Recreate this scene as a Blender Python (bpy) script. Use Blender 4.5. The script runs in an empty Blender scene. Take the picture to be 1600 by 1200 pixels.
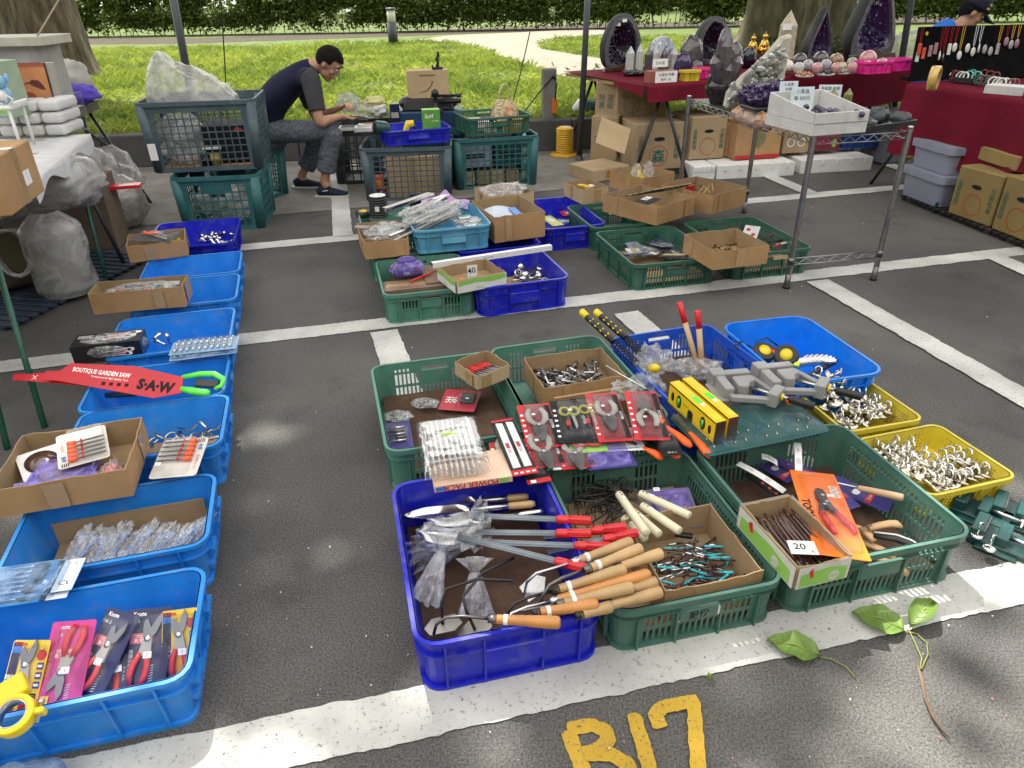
import bpy, math, random
from math import sin, cos, pi, radians, sqrt, atan2
from mathutils import Matrix, Vector, noise
R = random.Random(11)
SC = bpy.context.scene
COL = SC.collection
V = Vector
# ------------------------------------------------------------------ camera
FPX, PITCH, ROLL, EYE = 1110.09, .50678, -.016503, V((0, 0, 1.6))
CF = V((0, cos(PITCH), -sin(PITCH))); _r = V((1, 0, 0)); _u = V((0, sin(PITCH), cos(PITCH)))
CR = cos(ROLL)*_r + sin(ROLL)*_u
CU = -sin(ROLL)*_r + cos(ROLL)*_u
cam = bpy.data.cameras.new('camera'); co = bpy.data.objects.new('camera', cam); COL.objects.link(co)
cam.sensor_width = 36; cam.lens = 36*FPX/1600; cam.clip_start = .05; cam.clip_end = 400
co.matrix_world = Matrix((( CR.x, CU.x, -CF.x, EYE.x), (CR.y, CU.y, -CF.y, EYE.y), (CR.z, CU.z, -CF.z, EYE.z), (0, 0, 0, 1)))
SC.camera = co
def ray(px, py): return (px-800)/FPX*CR - (py-600)/FPX*CU + CF
def G(px, py, z=0.):                       # the point at height z seen at a pixel
 d = ray(px, py); return EYE + d*((z-EYE.z)/d.z)
def Y(px, py, y):                          # the point at depth y seen at a pixel
 d = ray(px, py); return EYE + d*(y/d.y)
YAW = .248                                 # direction of the parking bays
TX = V((cos(YAW), sin(YAW), 0)); TY = V((-sin(YAW), cos(YAW), 0))
# ------------------------------------------------------------------ materials
MATS = {}
def mat(name, col, rough=.5, metal=0., var=.12, scale=12., bump=.0, bscale=60., dirt=0., dirtcol=(.2,.18,.15), alpha=1., coat=0., trans=0., spec=.5, dscale=9., sss=0., sheen=0., stretch=None):
 if name in MATS: return MATS[name]
 m = bpy.data.materials.new(name); m.use_nodes = True
 nt = m.node_tree; N = nt.nodes; L = nt.links
 b = N['Principled BSDF']
 tc = N.new('ShaderNodeTexCoord')
 src = tc.outputs['Object']
 if stretch:
  mp = N.new('ShaderNodeMapping'); mp.inputs['Scale'].default_value = stretch; L.new(src, mp.inputs['Vector']); src = mp.outputs['Vector']
 nz = N.new('ShaderNodeTexNoise'); nz.inputs['Scale'].default_value = scale; nz.inputs['Detail'].default_value = 5
 L.new(src, nz.inputs['Vector'])
 rp = N.new('ShaderNodeValToRGB'); e = rp.color_ramp.elements
 e[0].position = .3; e[1].position = .7
 e[0].color = [max(0, c*(1-var)) for c in col]+[1]; e[1].color = [min(1, c*(1+var)) for c in col]+[1]
 L.new(nz.outputs['Fac'], rp.inputs['Fac'])
 out = rp.outputs['Color']
 if dirt:
  n2 = N.new('ShaderNodeTexNoise'); n2.inputs['Scale'].default_value = dscale; n2.inputs['Detail'].default_value = 9; n2.inputs['Roughness'].default_value = .72
  L.new(src, n2.inputs['Vector'])
  r2 = N.new('ShaderNodeValToRGB'); r2.color_ramp.elements[0].position = .5; r2.color_ramp.elements[1].position = .72
  r2.color_ramp.elements[0].color = (0,0,0,1); r2.color_ramp.elements[1].color = (dirt,)*3+(1,)
  L.new(n2.outputs['Fac'], r2.inputs['Fac'])
  mx = N.new('ShaderNodeMixRGB'); mx.inputs['Color2'].default_value = dirtcol+(1,)
  L.new(r2.outputs['Color'], mx.inputs['Fac']); L.new(out, mx.inputs['Color1']); out = mx.outputs['Color']
 L.new(out, b.inputs['Base Color'])
 mr = N.new('ShaderNodeMapRange'); mr.inputs['To Min'].default_value = max(.02, rough-.08); mr.inputs['To Max'].default_value = min(1, rough+.12)
 L.new(nz.outputs['Fac'], mr.inputs['Value']); L.new(mr.outputs['Result'], b.inputs['Roughness'])
 b.inputs['Metallic'].default_value = metal; b.inputs['Alpha'].default_value = alpha
 b.inputs['Coat Weight'].default_value = coat; b.inputs['Transmission Weight'].default_value = trans
 b.inputs['Specular IOR Level'].default_value = spec if rough < .6 else min(spec, .22)
 if sss: b.inputs['Subsurface Weight'].default_value = sss; b.inputs['Subsurface Radius'].default_value = (.02,.008,.004)
 if sheen: b.inputs['Sheen Weight'].default_value = sheen
 if bump:
  n3 = N.new('ShaderNodeTexNoise'); n3.inputs['Scale'].default_value = bscale; n3.inputs['Detail'].default_value = 4
  L.new(src, n3.inputs['Vector'])
  bp = N.new('ShaderNodeBump'); bp.inputs['Strength'].default_value = bump; bp.inputs['Distance'].default_value = .01
  L.new(n3.outputs['Fac'], bp.inputs['Height']); L.new(bp.outputs['Normal'], b.inputs['Normal'])
 MATS[name] = m
 return m
def film(name, col=(.9,.92,.93), alpha=.25, rough=.15, bump=.6, bscale=40., con=.35, gloss=.45):
 """thin clear plastic: mostly see-through, with a wrinkled glossy skin"""
 if name in MATS: return MATS[name]
 m = bpy.data.materials.new(name); m.use_nodes = True
 nt = m.node_tree; N = nt.nodes; L = nt.links
 b = N['Principled BSDF']; b.inputs['Base Color'].default_value = col+(1,); b.inputs['Roughness'].default_value = rough
 tr = N.new('ShaderNodeBsdfTransparent'); tr.inputs['Color'].default_value = tuple(.75+.25*c for c in col)+(1,)
 mx = N.new('ShaderNodeMixShader')
 tc = N.new('ShaderNodeTexCoord'); nz = N.new('ShaderNodeTexNoise'); nz.inputs['Scale'].default_value = bscale; nz.inputs['Detail'].default_value = 6
 nz.inputs['Distortion'].default_value = 1.2
 L.new(tc.outputs['Object'], nz.inputs['Vector'])
 fr = N.new('ShaderNodeFresnel'); fr.inputs['IOR'].default_value = 1.45
 rp = N.new('ShaderNodeValToRGB'); e = rp.color_ramp.elements; e[0].position = .38; e[1].position = .66
 e[0].color = (alpha*con,)*3+(1,); e[1].color = (min(1, alpha*(1.85-con)),)*3+(1,); L.new(nz.outputs['Fac'], rp.inputs['Fac'])
 f2 = N.new('ShaderNodeMath'); f2.operation = 'MULTIPLY'; f2.inputs[1].default_value = gloss; L.new(fr.outputs[0], f2.inputs[0])
 gl = N.new('ShaderNodeBsdfGlossy'); gl.inputs['Roughness'].default_value = max(.06, rough*.7); gl.inputs['Color'].default_value = (.9,.9,.9,1)
 bp = N.new('ShaderNodeBump'); bp.inputs['Strength'].default_value = bump; bp.inputs['Distance'].default_value = .02
 L.new(nz.outputs['Fac'], bp.inputs['Height']); L.new(bp.outputs['Normal'], b.inputs['Normal'])
 L.new(bp.outputs['Normal'], gl.inputs['Normal'])
 L.new(rp.outputs['Color'], mx.inputs['Fac']); L.new(tr.outputs[0], mx.inputs[1]); L.new(b.outputs[0], mx.inputs[2])
 m2 = N.new('ShaderNodeMixShader'); L.new(f2.outputs[0], m2.inputs['Fac']); L.new(mx.outputs[0], m2.inputs[1]); L.new(gl.outputs[0], m2.inputs[2])
 L.new(m2.outputs[0], N['Material Output'].inputs['Surface'])
 MATS[name] = m; return m
# plastics of the crates and bins
GREEN = mat('green_plastic', (.058,.150,.118), .45, dirt=.55, bump=.05, dirtcol=(.16,.18,.15))
GREEN2 = mat('dull_green_plastic', (.075,.22,.165), .5, dirt=.5, bump=.05, dirtcol=(.2,.22,.19))
GREEN3 = mat('dark_green_plastic', (.030,.118,.080), .42, dirt=.5, bump=.05, dirtcol=(.12,.13,.11))
ROYAL = mat('royal_blue_plastic', (.010,.016,.48), .34, dirt=.5, bump=.03, dirtcol=(.16,.16,.22), dscale=14)
BLUE = mat('sky_blue_plastic', (.018,.24,.74), .36, dirt=.5, bump=.03, dirtcol=(.2,.26,.34), dscale=11)
BLUE2 = mat('mid_blue_plastic', (.010,.085,.56), .36, dirt=.4, bump=.03, dirtcol=(.16,.2,.3))
BLUE3 = mat('vivid_blue_plastic', (.006,.20,.80), .3, dirt=.25, bump=.02, dirtcol=(.2,.28,.4))
PALEBLUE = mat('faded_blue_plastic', (.09,.33,.50), .5, dirt=.5, dirtcol=(.3,.34,.34))
YELLOW = mat('yellow_plastic', (.62,.50,.035), .4, dirt=.35, dirtcol=(.3,.26,.12))
TEAL = mat('teal_plastic', (.022,.115,.125), .5, dirt=.4, dirtcol=(.14,.17,.17))
SLATE = mat('slate_plastic', (.050,.085,.105), .5, dirt=.45, dirtcol=(.18,.19,.19))
PINK = mat('pink_plastic', (.75,.03,.28), .35)
CARD = mat('cardboard', (.40,.24,.115), .85, var=.18, scale=5, bump=.12, bscale=90, dirt=.3, dirtcol=(.24,.15,.08))
CARD2 = mat('pale_cardboard', (.47,.35,.21), .88, var=.14, scale=5, bump=.12, bscale=90, dirt=.3, dirtcol=(.3,.22,.13))
CARDIN = mat('cardboard_inside', (.33,.23,.13), .9, var=.15, scale=6, bump=.1, dirt=.3, dirtcol=(.2,.14,.08))
TAPE = mat('packing_tape', (.42,.27,.13), .18, var=.08, coat=.6, bump=.2, bscale=30)
BOARD = mat('brown_hardboard', (.075,.042,.026), .75, var=.3, scale=6, dirt=.5, dirtcol=(.16,.11,.08))
STEEL = mat('steel', (.56,.56,.57), .25, 1., var=.1, scale=20)
STEELD = mat('dark_steel', (.17,.165,.16), .38, 1., var=.3, scale=25)
CHROME = mat('chrome', (.66,.66,.65), .12, 1., var=.05)
WIRECHR = mat('chromed_wire', (.34,.34,.345), .28, 1., var=.12)
NICKEL = mat('nickel', (.55,.51,.43), .14, 1., var=.08)
GALV = mat('grey_painted_steel', (.21,.24,.27), .4, .3, var=.15)
BLACK = mat('black_plastic', (.014,.014,.015), .42, var=.2, bump=.05)
BLACKM = mat('black_wire', (.010,.010,.011), .35, var=.2)
RED = mat('red_plastic', (.60,.012,.018), .3, var=.1, coat=.2)
REDP = mat('red_print', (.52,.012,.022), .35, var=.06)
ORANGE = mat('orange_plastic', (.90,.115,.008), .38, var=.08)
LIME = mat('lime_plastic', (.10,.70,.06), .35, var=.08)
YEL = mat('yellow_paint', (.80,.58,.01), .3, var=.06)
WOOD = mat('pale_wood', (.50,.32,.145), .45, var=.2, scale=7, coat=.25)
WOOD2 = mat('orange_wood', (.50,.215,.055), .4, var=.2, scale=7, coat=.3)
WOOD3 = mat('tan_wood', (.42,.27,.12), .45, var=.25, scale=7, coat=.25)
CREAM = mat('cream_plastic', (.66,.62,.44), .4, var=.06)
WHITE = mat('white_paper', (.74,.74,.73), .7, var=.04)
WHITEP = mat('white_plastic', (.70,.70,.68), .45, var=.06)
PRICE = mat('price_sticker', (.82,.82,.82), .6, var=.03)
NAVY = mat('navy_print', (.012,.016,.075), .35, var=.08)
NAVY2 = mat('indigo_print', (.045,.035,.19), .35, var=.15)
PURPLE = mat('purple_plastic', (.075,.045,.28), .4, var=.12)
LILAC = mat('lilac_cloth', (.45,.26,.55), .8, var=.12)
VIOLET = mat('violet_cloth', (.10,.065,.45), .65, var=.15)
GREYP = mat('grey_paint', (.27,.27,.27), .42, var=.08)
GREYPL = mat('grey_plastic', (.38,.36,.33), .45, var=.1)
INK = mat('ink', (.012,.012,.014), .6, var=.1)
REDINK = mat('red_ink', (.45,.03,.03), .65, var=.1)
GREENINK = mat('green_ink', (.03,.12,.09), .65, var=.1)
WHITEINK = mat('white_ink', (.80,.80,.80), .5, var=.03)
YINK = mat('yellow_print', (.78,.50,.03), .4, var=.12)
PINKINK = mat('magenta_print', (.58,.03,.24), .4, var=.08)
LGREEN = mat('leaf_green_print', (.26,.52,.10), .45, var=.08)
CYAN = mat('cyan_plastic', (.05,.50,.58), .35, var=.06)
BROWN = mat('brown_enamel', (.050,.018,.014), .22, var=.2, coat=.4)
BLUEINK = mat('blue_print', (.015,.16,.55), .35, var=.08)
FOAM = mat('white_foam', (.72,.72,.70), .85, var=.06, bump=.15, bscale=120, dirt=.25, dirtcol=(.4,.38,.34))
MAROON = mat('maroon_cloth', (.135,.009,.022), .8, var=.14, scale=4, bump=.1, bscale=200, spec=.08)
DGREEN = mat('dark_green_paint', (.008,.060,.058), .35, var=.15, dirt=.3)
LEGGREEN = mat('green_tube_paint', (.012,.085,.055), .4, var=.2, dirt=.4, dirtcol=(.12,.12,.1))
DARKM = mat('dark_tube_paint', (.020,.022,.023), .45, var=.2)
FILM = film('clear_film'); FILM2 = film('cloudy_film', (.66,.66,.65), .40, .3, .5, 9, .6, .5)
FILM3 = film('bag_film', (.84,.86,.88), .27, .22, .5, 14, .35, .32)
BLISTER = film('blister_plastic', (.85,.86,.88), .035, .07, .15, 12, .35, .32)
FILMB = film('blue_tinted_blister', (.35,.55,.85), .35, .12, .2, 14)
FILMV = film('violet_tinted_blister', (.32,.26,.75), .45, .12, .2, 14)
TUBCLR = film('translucent_tub', (.34,.35,.46), .72, .35, .1, 8, .9, .3)
# ------------------------------------------------------------------ object helpers
def tag(o, label=None, cat=None, group=None, kind=None):
 if label: o['label'] = label
 if cat: o['category'] = cat
 if group: o['group'] = group
 if kind: o['kind'] = kind
 return o
def T(name, label, cat, loc=(0,0,0), rz=0., group=None, M=None):
 o = bpy.data.objects.new(name, None); COL.objects.link(o); o.empty_display_size = .05
 if M is not None: o.matrix_world = M
 else: o.location = loc; o.rotation_euler = (0, 0, rz)
 return tag(o, label, cat, group)
def dup(o, label=None, group=None, M=None, loc=None, rz=None):
 def cp(s, parent):
  c = s.copy(); COL.objects.link(c)
  if parent is not None: c.parent = parent
  for ch in KIDS.get(s.name, []): cp(ch, c)
  return c
 c = cp(o, None)
 if M is not None: c.matrix_world = M
 if loc is not None: c.location = loc
 if rz is not None: c.rotation_euler = (0, 0, rz)
 if label: c['label'] = label
 if group: c['group'] = group
 return c
KIDS = {}
TXT = {}
I4 = Matrix.Identity(4)
def TR(x=0, y=0, z=0): return Matrix.Translation((x, y, z))
def RX(a): return Matrix.Rotation(a, 4, 'X')
def RY(a): return Matrix.Rotation(a, 4, 'Y')
def RZ(a): return Matrix.Rotation(a, 4, 'Z')
def frame(p, x, up=(0,0,1)):
 """matrix at p with local X along x and local Z as near up as possible"""
 x = V(x).normalized(); y = V(up).cross(x)
 if y.length < 1e-4: y = V((0,1,0)).cross(x)
 y.normalize(); z = x.cross(y)
 return Matrix(((x.x,y.x,z.x,p[0]),(x.y,y.y,z.y,p[1]),(x.z,y.z,z.z,p[2]),(0,0,0,1)))
def along(p, q, up=(0,0,1)): return frame(p, V(q)-V(p), up)
class MB:
 def __init__(s): s.v = []; s.f = []; s.m = []; s.s = []; s.mats = []
 def mi(s, m):
  if m not in s.mats: s.mats.append(m)
  return s.mats.index(m)
 def add(s, vs, fs, m, smooth=False, M=None):
  k = len(s.v); i = s.mi(m)
  s.v.extend([(M @ V(p)) for p in vs] if M is not None else [V(p) for p in vs])
  for f in fs: s.f.append([a+k for a in f]); s.m.append(i); s.s.append(smooth)
  return s
 def box(s, c, d, m, M=None, rz=0, tap=0):
  x, y, z = [a/2 for a in d]; t = 1-tap
  vs = [(-x,-y,-z),(x,-y,-z),(x,y,-z),(-x,y,-z),(-x*t,-y*t,z),(x*t,-y*t,z),(x*t,y*t,z),(-x*t,y*t,z)]
  K = TR(*c) @ RZ(rz)
  return s.add(vs, [(3,2,1,0),(4,5,6,7),(0,1,5,4),(1,2,6,5),(2,3,7,6),(3,0,4,7)], m, False, M @ K if M is not None else K)
 def tube(s, pts, r, m, n=8, M=None, rs=None, closed=False, cap=True, flat=1.):
  pts = [V(p) for p in pts]; N = len(pts); vs = []; fs = []; prev = None
  for i, p in enumerate(pts):
   if closed: d = pts[(i+1) % N]-pts[i-1]
   else: d = pts[min(i+1, N-1)]-pts[max(i-1, 0)]
   d.normalize()
   if prev is None:
    a = V((0,0,1)) if abs(d.z) < .9 else V((1,0,0)); u = d.cross(a).normalized()
   else: u = (prev - d*prev.dot(d)); u = u.normalized() if u.length > 1e-6 else d.orthogonal().normalized()
   prev = u; w = d.cross(u); rr = rs[i] if rs else r
   for k in range(n):
    a = 2*pi*k/n; vs.append(p + u*(cos(a)*rr) + w*(sin(a)*rr*flat))
  for i in range(N if closed else N-1):
   j = (i+1) % N
   for k in range(n):
    l = (k+1) % n; fs.append((i*n+k, i*n+l, j*n+l, j*n+k))
  if cap and not closed: fs.append(tuple(range(n-1, -1, -1))); fs.append(tuple((N-1)*n+k for k in range(n)))
  return s.add(vs, fs, m, n > 5, M)
 def lathe(s, prof, m, n=16, M=None, smooth=True, sx=1., sy=1.):
  vs = []; fs = []
  for r, z in prof:
   for k in range(n): a = 2*pi*k/n; vs.append((r*cos(a)*sx, r*sin(a)*sy, z))
  for i in range(len(prof)-1):
   for k in range(n):
    l = (k+1) % n; fs.append((i*n+k, i*n+l, (i+1)*n+l, (i+1)*n+k))
  if tuple(prof[0]) != tuple(prof[-1]): fs.append(tuple(range(n-1, -1, -1))); fs.append(tuple((len(prof)-1)*n+k for k in range(n)))
  return s.add(vs, fs, m, smooth, M)
 def rod(s, prof, m, n=12, M=None, smooth=True, sy=1.):      # lathe about local X: prof = (x, r)
  return s.lathe([(r, x) for x, r in prof], m, n, (M if M is not None else I4) @ RY(pi/2), smooth, 1., sy)
 def prism(s, poly, h, m, M=None, z=0., smooth=False):
  n = len(poly); vs = [(x, y, z) for x, y in poly]+[(x, y, z+h) for x, y in poly]
  fs = [tuple(range(n-1, -1, -1)), tuple(range(n, 2*n))]+[(i, (i+1) % n, n+(i+1) % n, n+i) for i in range(n)]
  return s.add(vs, fs, m, smooth, M)
 def ball(s, c, r, m, M=None, n=12, k=8, sc=(1,1,1)):
  vs = [(0,0,-1)]; fs = []
  for i in range(1, k):
   a = -pi/2+pi*i/k
   for j in range(n): b = 2*pi*j/n; vs.append((cos(a)*cos(b), cos(a)*sin(b), sin(a)))
  vs.append((0,0,1)); e = len(vs)-1
  for j in range(n):
   l = (j+1) % n; fs.append((0, 1+l, 1+j)); fs.append((e, 1+(k-2)*n+j, 1+(k-2)*n+l))
   for i in range(k-2): fs.append((1+i*n+j, 1+i*n+l, 1+(i+1)*n+l, 1+(i+1)*n+j))
  vs = [V((x*r*sc[0]+c[0], y*r*sc[1]+c[1], z*r*sc[2]+c[2])) for x, y, z in vs]
  return s.add(vs, fs, m, True, M)
 def grid(s, fn, nu, nv, m, M=None, smooth=True):
  vs = [fn(i/nu, j/nv) for j in range(nv+1) for i in range(nu+1)]
  fs = [(j*(nu+1)+i, j*(nu+1)+i+1, (j+1)*(nu+1)+i+1, (j+1)*(nu+1)+i) for j in range(nv) for i in range(nu)]
  return s.add(vs, fs, m, smooth, M)
 def text(s, t, size, m, M, bold=0., sx=1., h=0., shear=0.):
  """flat lettering, centred on M's origin in its XY plane"""
  key = (t, bold, shear)
  if key not in TXT:
   c = bpy.data.curves.new('lettering', 'FONT'); c.body = t; c.size = 1; c.resolution_u = 2; c.offset = bold; c.shear = shear
   o = bpy.data.objects.new('lettering', c); me = o.to_mesh()
   vs = [v.co.copy() for v in me.vertices]; fs = [tuple(p.vertices) for p in me.polygons]
   o.to_mesh_clear(); bpy.data.objects.remove(o); bpy.data.curves.remove(c)
   if vs:
    cx = (min(v.x for v in vs)+max(v.x for v in vs))/2; cy = (min(v.y for v in vs)+max(v.y for v in vs))/2
    vs = [V((v.x-cx, v.y-cy, 0)) for v in vs]
   TXT[key] = (vs, fs)
  vs, fs = TXT[key]
  return s.add([V((v.x*size*sx, v.y*size, h)) for v in vs], fs, m, False, M)
 def label(s, w, h, m, M, z=.0006):      # a flat printed patch
  return s.add([(-w/2,-h/2,z),(w/2,-h/2,z),(w/2,h/2,z),(-w/2,h/2,z)], [(0,1,2,3)], m, False, M)
 def build(s, name, parent=None, loc=None, rz=0., M=None, bevel=0., seg=1, label=None):
  me = bpy.data.meshes.new(name); me.from_pydata([tuple(v) for v in s.v], [], s.f)
  for m in s.mats: me.materials.append(m)
  me.polygons.foreach_set('material_index', s.m); me.polygons.foreach_set('use_smooth', s.s); me.update()
  o = bpy.data.objects.new(name, me); COL.objects.link(o)
  if parent is not None: o.parent = parent; KIDS.setdefault(parent.name, []).append(o)
  if M is not None: o.matrix_world = M
  elif loc is not None: o.location = loc; o.rotation_euler = (0, 0, rz)
  if bevel:
   b = o.modifiers.new('bevel', 'BEVEL'); b.width = bevel; b.segments = seg; b.limit_method = 'ANGLE'; b.angle_limit = radians(40)
  if label: o['label'] = label
  return o
def one(mb, name, label, cat, M=None, loc=None, rz=0., group=None, bevel=0., kind=None):
 return tag(mb.build(name, None, loc, rz, M, bevel), label, cat, group, kind)
# ------------------------------------------------------------------ crates
def rpath(w, d, r, n, cuts):
 """points round a rounded rectangle: (x, y, nx, ny, side or None, u)"""
 P = []
 for k, (L, off) in enumerate(((w, d/2), (d, w/2), (w, d/2), (d, w/2))):
  a = k*pi/2 - pi/2; nx, ny = cos(a), sin(a); tx, ty = -ny, nx; h = L/2-r
  us = sorted({round(u, 5) for u in [-h, h]+[u for u in cuts[k] if -h < u < h]})
  for u in us: P.append((nx*off+tx*u, ny*off+ty*u, nx, ny, k, u))
  cx, cy = nx*(off-r)+tx*h, ny*(off-r)+ty*h
  for i in range(1, n):
   b = a+pi/2*i/n; P.append((cx+cos(b)*r, cy+sin(b)*r, cos(b), sin(b), None, 0))
 return P
def shell(mb, w, d, z0, z1, r, t, m, opens=(), flare=0., M=None, n=4, out=0.):
 """a wall round a rounded rectangle, pierced by openings (side, u0, u1, z0, z1)"""
 cuts = [[], [], [], []]; zs = {z0, z1}
 for k, a, b, c, e in opens: cuts[k] += [a, b]; zs |= {c, e}
 P = rpath(w, d, r, n, cuts); zs = sorted(zs); n0 = len(P); nz = len(zs)
 vs = []
 for z in zs:
  o = out + flare*(z-z0)/(z1-z0)
  for x, y, nx, ny, k, u in P: vs.append((x+nx*o, y+ny*o, z))
 for z in zs:
  o = out + flare*(z-z0)/(z1-z0)-t
  for x, y, nx, ny, k, u in P: vs.append((x+nx*o, y+ny*o, z))
 B = n0*nz
 solid = [[True]*n0 for _ in range(nz-1)]
 for i in range(n0):
  a, b = P[i], P[(i+1) % n0]
  if a[4] is None or a[4] != b[4]: continue
  u = (a[5]+b[5])/2
  for j in range(nz-1):
   z = (zs[j]+zs[j+1])/2
   for k, p, q, c, e in opens:
    if k == a[4] and p < u < q and c < z < e: solid[j][i] = False; break
 fs = []
 for j in range(nz-1):
  for i in range(n0):
   if not solid[j][i]: continue
   l = (i+1) % n0; a, b, c, e = j*n0+i, j*n0+l, (j+1)*n0+l, (j+1)*n0+i
   fs.append((a, b, c, e)); fs.append((B+e, B+c, B+b, B+a))
   if j == 0 or not solid[j-1][i]: fs.append((a, B+a, B+b, b))
   if j == nz-2 or not solid[j+1][i]: fs.append((e, c, B+c, B+e))
   if not solid[j][i-1]: fs.append((a, e, B+e, B+a))
   if not solid[j][l]: fs.append((b, B+b, B+c, c))
 mb.add(vs, fs, m, False, M)
 return mb
def plate(mb, w, d, r, z, h, m, M=None, n=4):
 P = rpath(w, d, r, n, [[], [], [], []]); mb.prism([(p[0], p[1]) for p in P], h, m, M, z)
def lip(mb, w, d, h, r, m, out=.012, hh=.022, flare=0.):
 shell(mb, w+2*flare, d+2*flare, h-hh, h, r+flare, out+.004, m, (), 0, None, 4, out)
def slots(side, L, z0, z1, pitch, wid, gap=None):
 """upright slots along one side; gap = half width kept solid at the middle"""
 o = []; n = int(L/pitch); s = -n*pitch/2+pitch/2
 for i in range(n):
  u = s+i*pitch
  if gap and abs(u) < gap: continue
  o.append((side, u-wid/2, u+wid/2, z0, z1))
 return o
def slotted(name, label, m, w, d, h, loc, rz, cat='crate', group=None, tilt=None, pitch=.018, small=False):
 """perforated stacking crate; origin at the middle of its base"""
 t = T(name, label, cat, loc, rz, group)
 if tilt is not None: t.matrix_world = TR(*loc) @ RZ(rz) @ tilt
 mb = MB(); r = .035 if not small else .02; fl = .012
 W, D = w-2*fl-.024, d-2*fl-.024; op = []
 for k in range(4):
  L = (W if k % 2 == 0 else D)
  if small:
   for q in range(5):
    zz = h*(.18+.13*q); op += slots(k, L*.74, zz, zz+h*.075, .015, .008, L*.14 if k % 2 == 0 else L*.06)
   continue
  Ls = L-.13
  op += slots(k, Ls, h*.09, h*.40, pitch, pitch*.6)
  op += slots(k, Ls, h*.46, h*.725, pitch, pitch*.6, L*.135)
  if k % 2 == 0: op.append((k, -L*.115, L*.115, h*.74, h*.86))
  else: op += slots(k, Ls*.5, h*.77, h*.86, pitch, pitch*.5)
  op += slots(k, Ls, h*.77, h*.85, pitch, pitch*.5, L*.2)
 shell(mb, W, D, .004, h, r, .0035, m, op, fl)
 plate(mb, W, D, r, .002, .006, m)
 lip(mb, W, D, h, r, m, .011, .020, fl)
 shell(mb, W, D, .0, .012, r, .012, m, (), 0, None, 4, .010)
 shell(mb, W, D, h*.735, h*.755, r, .008, m, (), .001, None, 4, .016)
 for k in range(4):
  L = (W if k % 2 == 0 else D); off = (D if k % 2 == 0 else W)/2; K = RZ(k*pi/2)
  for u in (-L/2+.055, -L*.14, L*.14, L/2-.055):
   mb.box((u, -off-.011, h*.37), (.006, .012, h*.70), m, K)
 mb.build('basket', t)
 if not small:
  for k in (0, 2):
   off = D/2+fl*.6; MB().box((0, -off-.002, h*.58), (W*.25, .007, h*.26), m, RZ(k*pi/2)).build('grip_panel', t, bevel=.002)
 return t
def bin_(name, label, m, w, d, h, loc, rz, cat='storage bin', group=None, tilt=None, flare=.02, ledges=False, r=.03, handle=True):
 """solid stacking bin"""
 t = T(name, label, cat, loc, rz, group)
 if tilt is not None: t.matrix_world = TR(*loc) @ RZ(rz) @ tilt
 mb = MB(); W, D = w-2*flare-.024, d-2*flare-.024
 shell(mb, W, D, .003, h, r, .0035, m, (), flare)
 plate(mb, W, D, r, .002, .006, m)
 lip(mb, W, D, h, r, m, .012, .012, flare)
 shell(mb, W+1.5*flare, D+1.5*flare, h*.70, h*.725, r+flare, .012, m, (), 0, None, 4, .010)
 shell(mb, W, D, 0, .014, r, .010, m, (), 0, None, 4, .012)
 f = lambda z: flare*z/h
 for k in range(4):
  L = (W if k % 2 == 0 else D); off = (D if k % 2 == 0 else W)/2; K = RZ(k*pi/2)
  for u in (-L/2+.05, -L*.17, L*.17, L/2-.05):
   vs = []
   for z in (.0, h*.97):
    for dx in (-.003, .003):
     for dy in (0, .013): vs.append((u+dx, -off-f(z)-dy, z))
   mb.add(vs, [(0,2,3,1),(4,5,7,6),(1,3,7,5),(0,1,5,4),(2,6,7,3)], m, False, K)
  if ledges and k % 2:
   for u in (-L*.34, L*.34):
    mb.box((u, -off-f(h*.62)-.011, h*.61), (L*.2, .022, .016), m, K); mb.box((u, -off-f(h*.3)-.008, h*.30), (L*.2, .016, .012), m, K)
 mb.build('tub', t)
 if handle:
  for k in (0, 2):
   p = MB(); off = D/2+f(h*.55); K = RZ(k*pi/2) @ TR(0, -off-.009, h*.53) @ RX(-atan2(flare, h))
   p.box((0, 0, 0), (W*.34, .010, h*.36), m, K); p.box((0, -.006, h*.14), (W*.34, .006, h*.05), m, K)
   p.build('grip_panel', t, bevel=.003)
 return t
def meshcrate(name, label, m, w, d, h, loc, rz, nx=11, nz=7, cat='mesh crate', M=None, handle=False):
 """tall crate with lattice sides and solid corner posts"""
 t = T(name, label, cat, loc, rz)
 if M is not None: t.matrix_world = M
 mb = MB(); fl = .02; W, D = w-2*fl-.02, d-2*fl-.02; op = []
 for k in range(4):
  L = (W if k % 2 == 0 else D)-.15; n = nx if k % 2 == 0 else max(3, int(nx*D/W)); p = L/n; q = (h*.80)/nz
  for i in range(n):
   for j in range(nz):
    if handle and j == nz-1 and abs(i-(n-1)/2) < 1.6: continue
    op.append((k, -L/2+i*p+p*.085, -L/2+(i+1)*p-p*.085, h*.06+j*q+q*.085, h*.06+(j+1)*q-q*.085))
 shell(mb, W, D, .004, h, .04, .007, m, op, fl)
 plate(mb, W, D, .04, .002, .008, m)
 lip(mb, W, D, h, .04, m, .013, .03, fl)
 shell(mb, W, D, 0, .02, .04, .012, m, (), 0, None, 4, .006)
 for sx in (-1, 1):
  for sy in (-1, 1):
   mb.tube([(sx*(W/2-.028), sy*(D/2-.028), .01), (sx*(W/2-.028+fl), sy*(D/2-.028+fl), h-.02)], .042, m, 10)
 mb.build('lattice_body', t)
 return t
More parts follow.
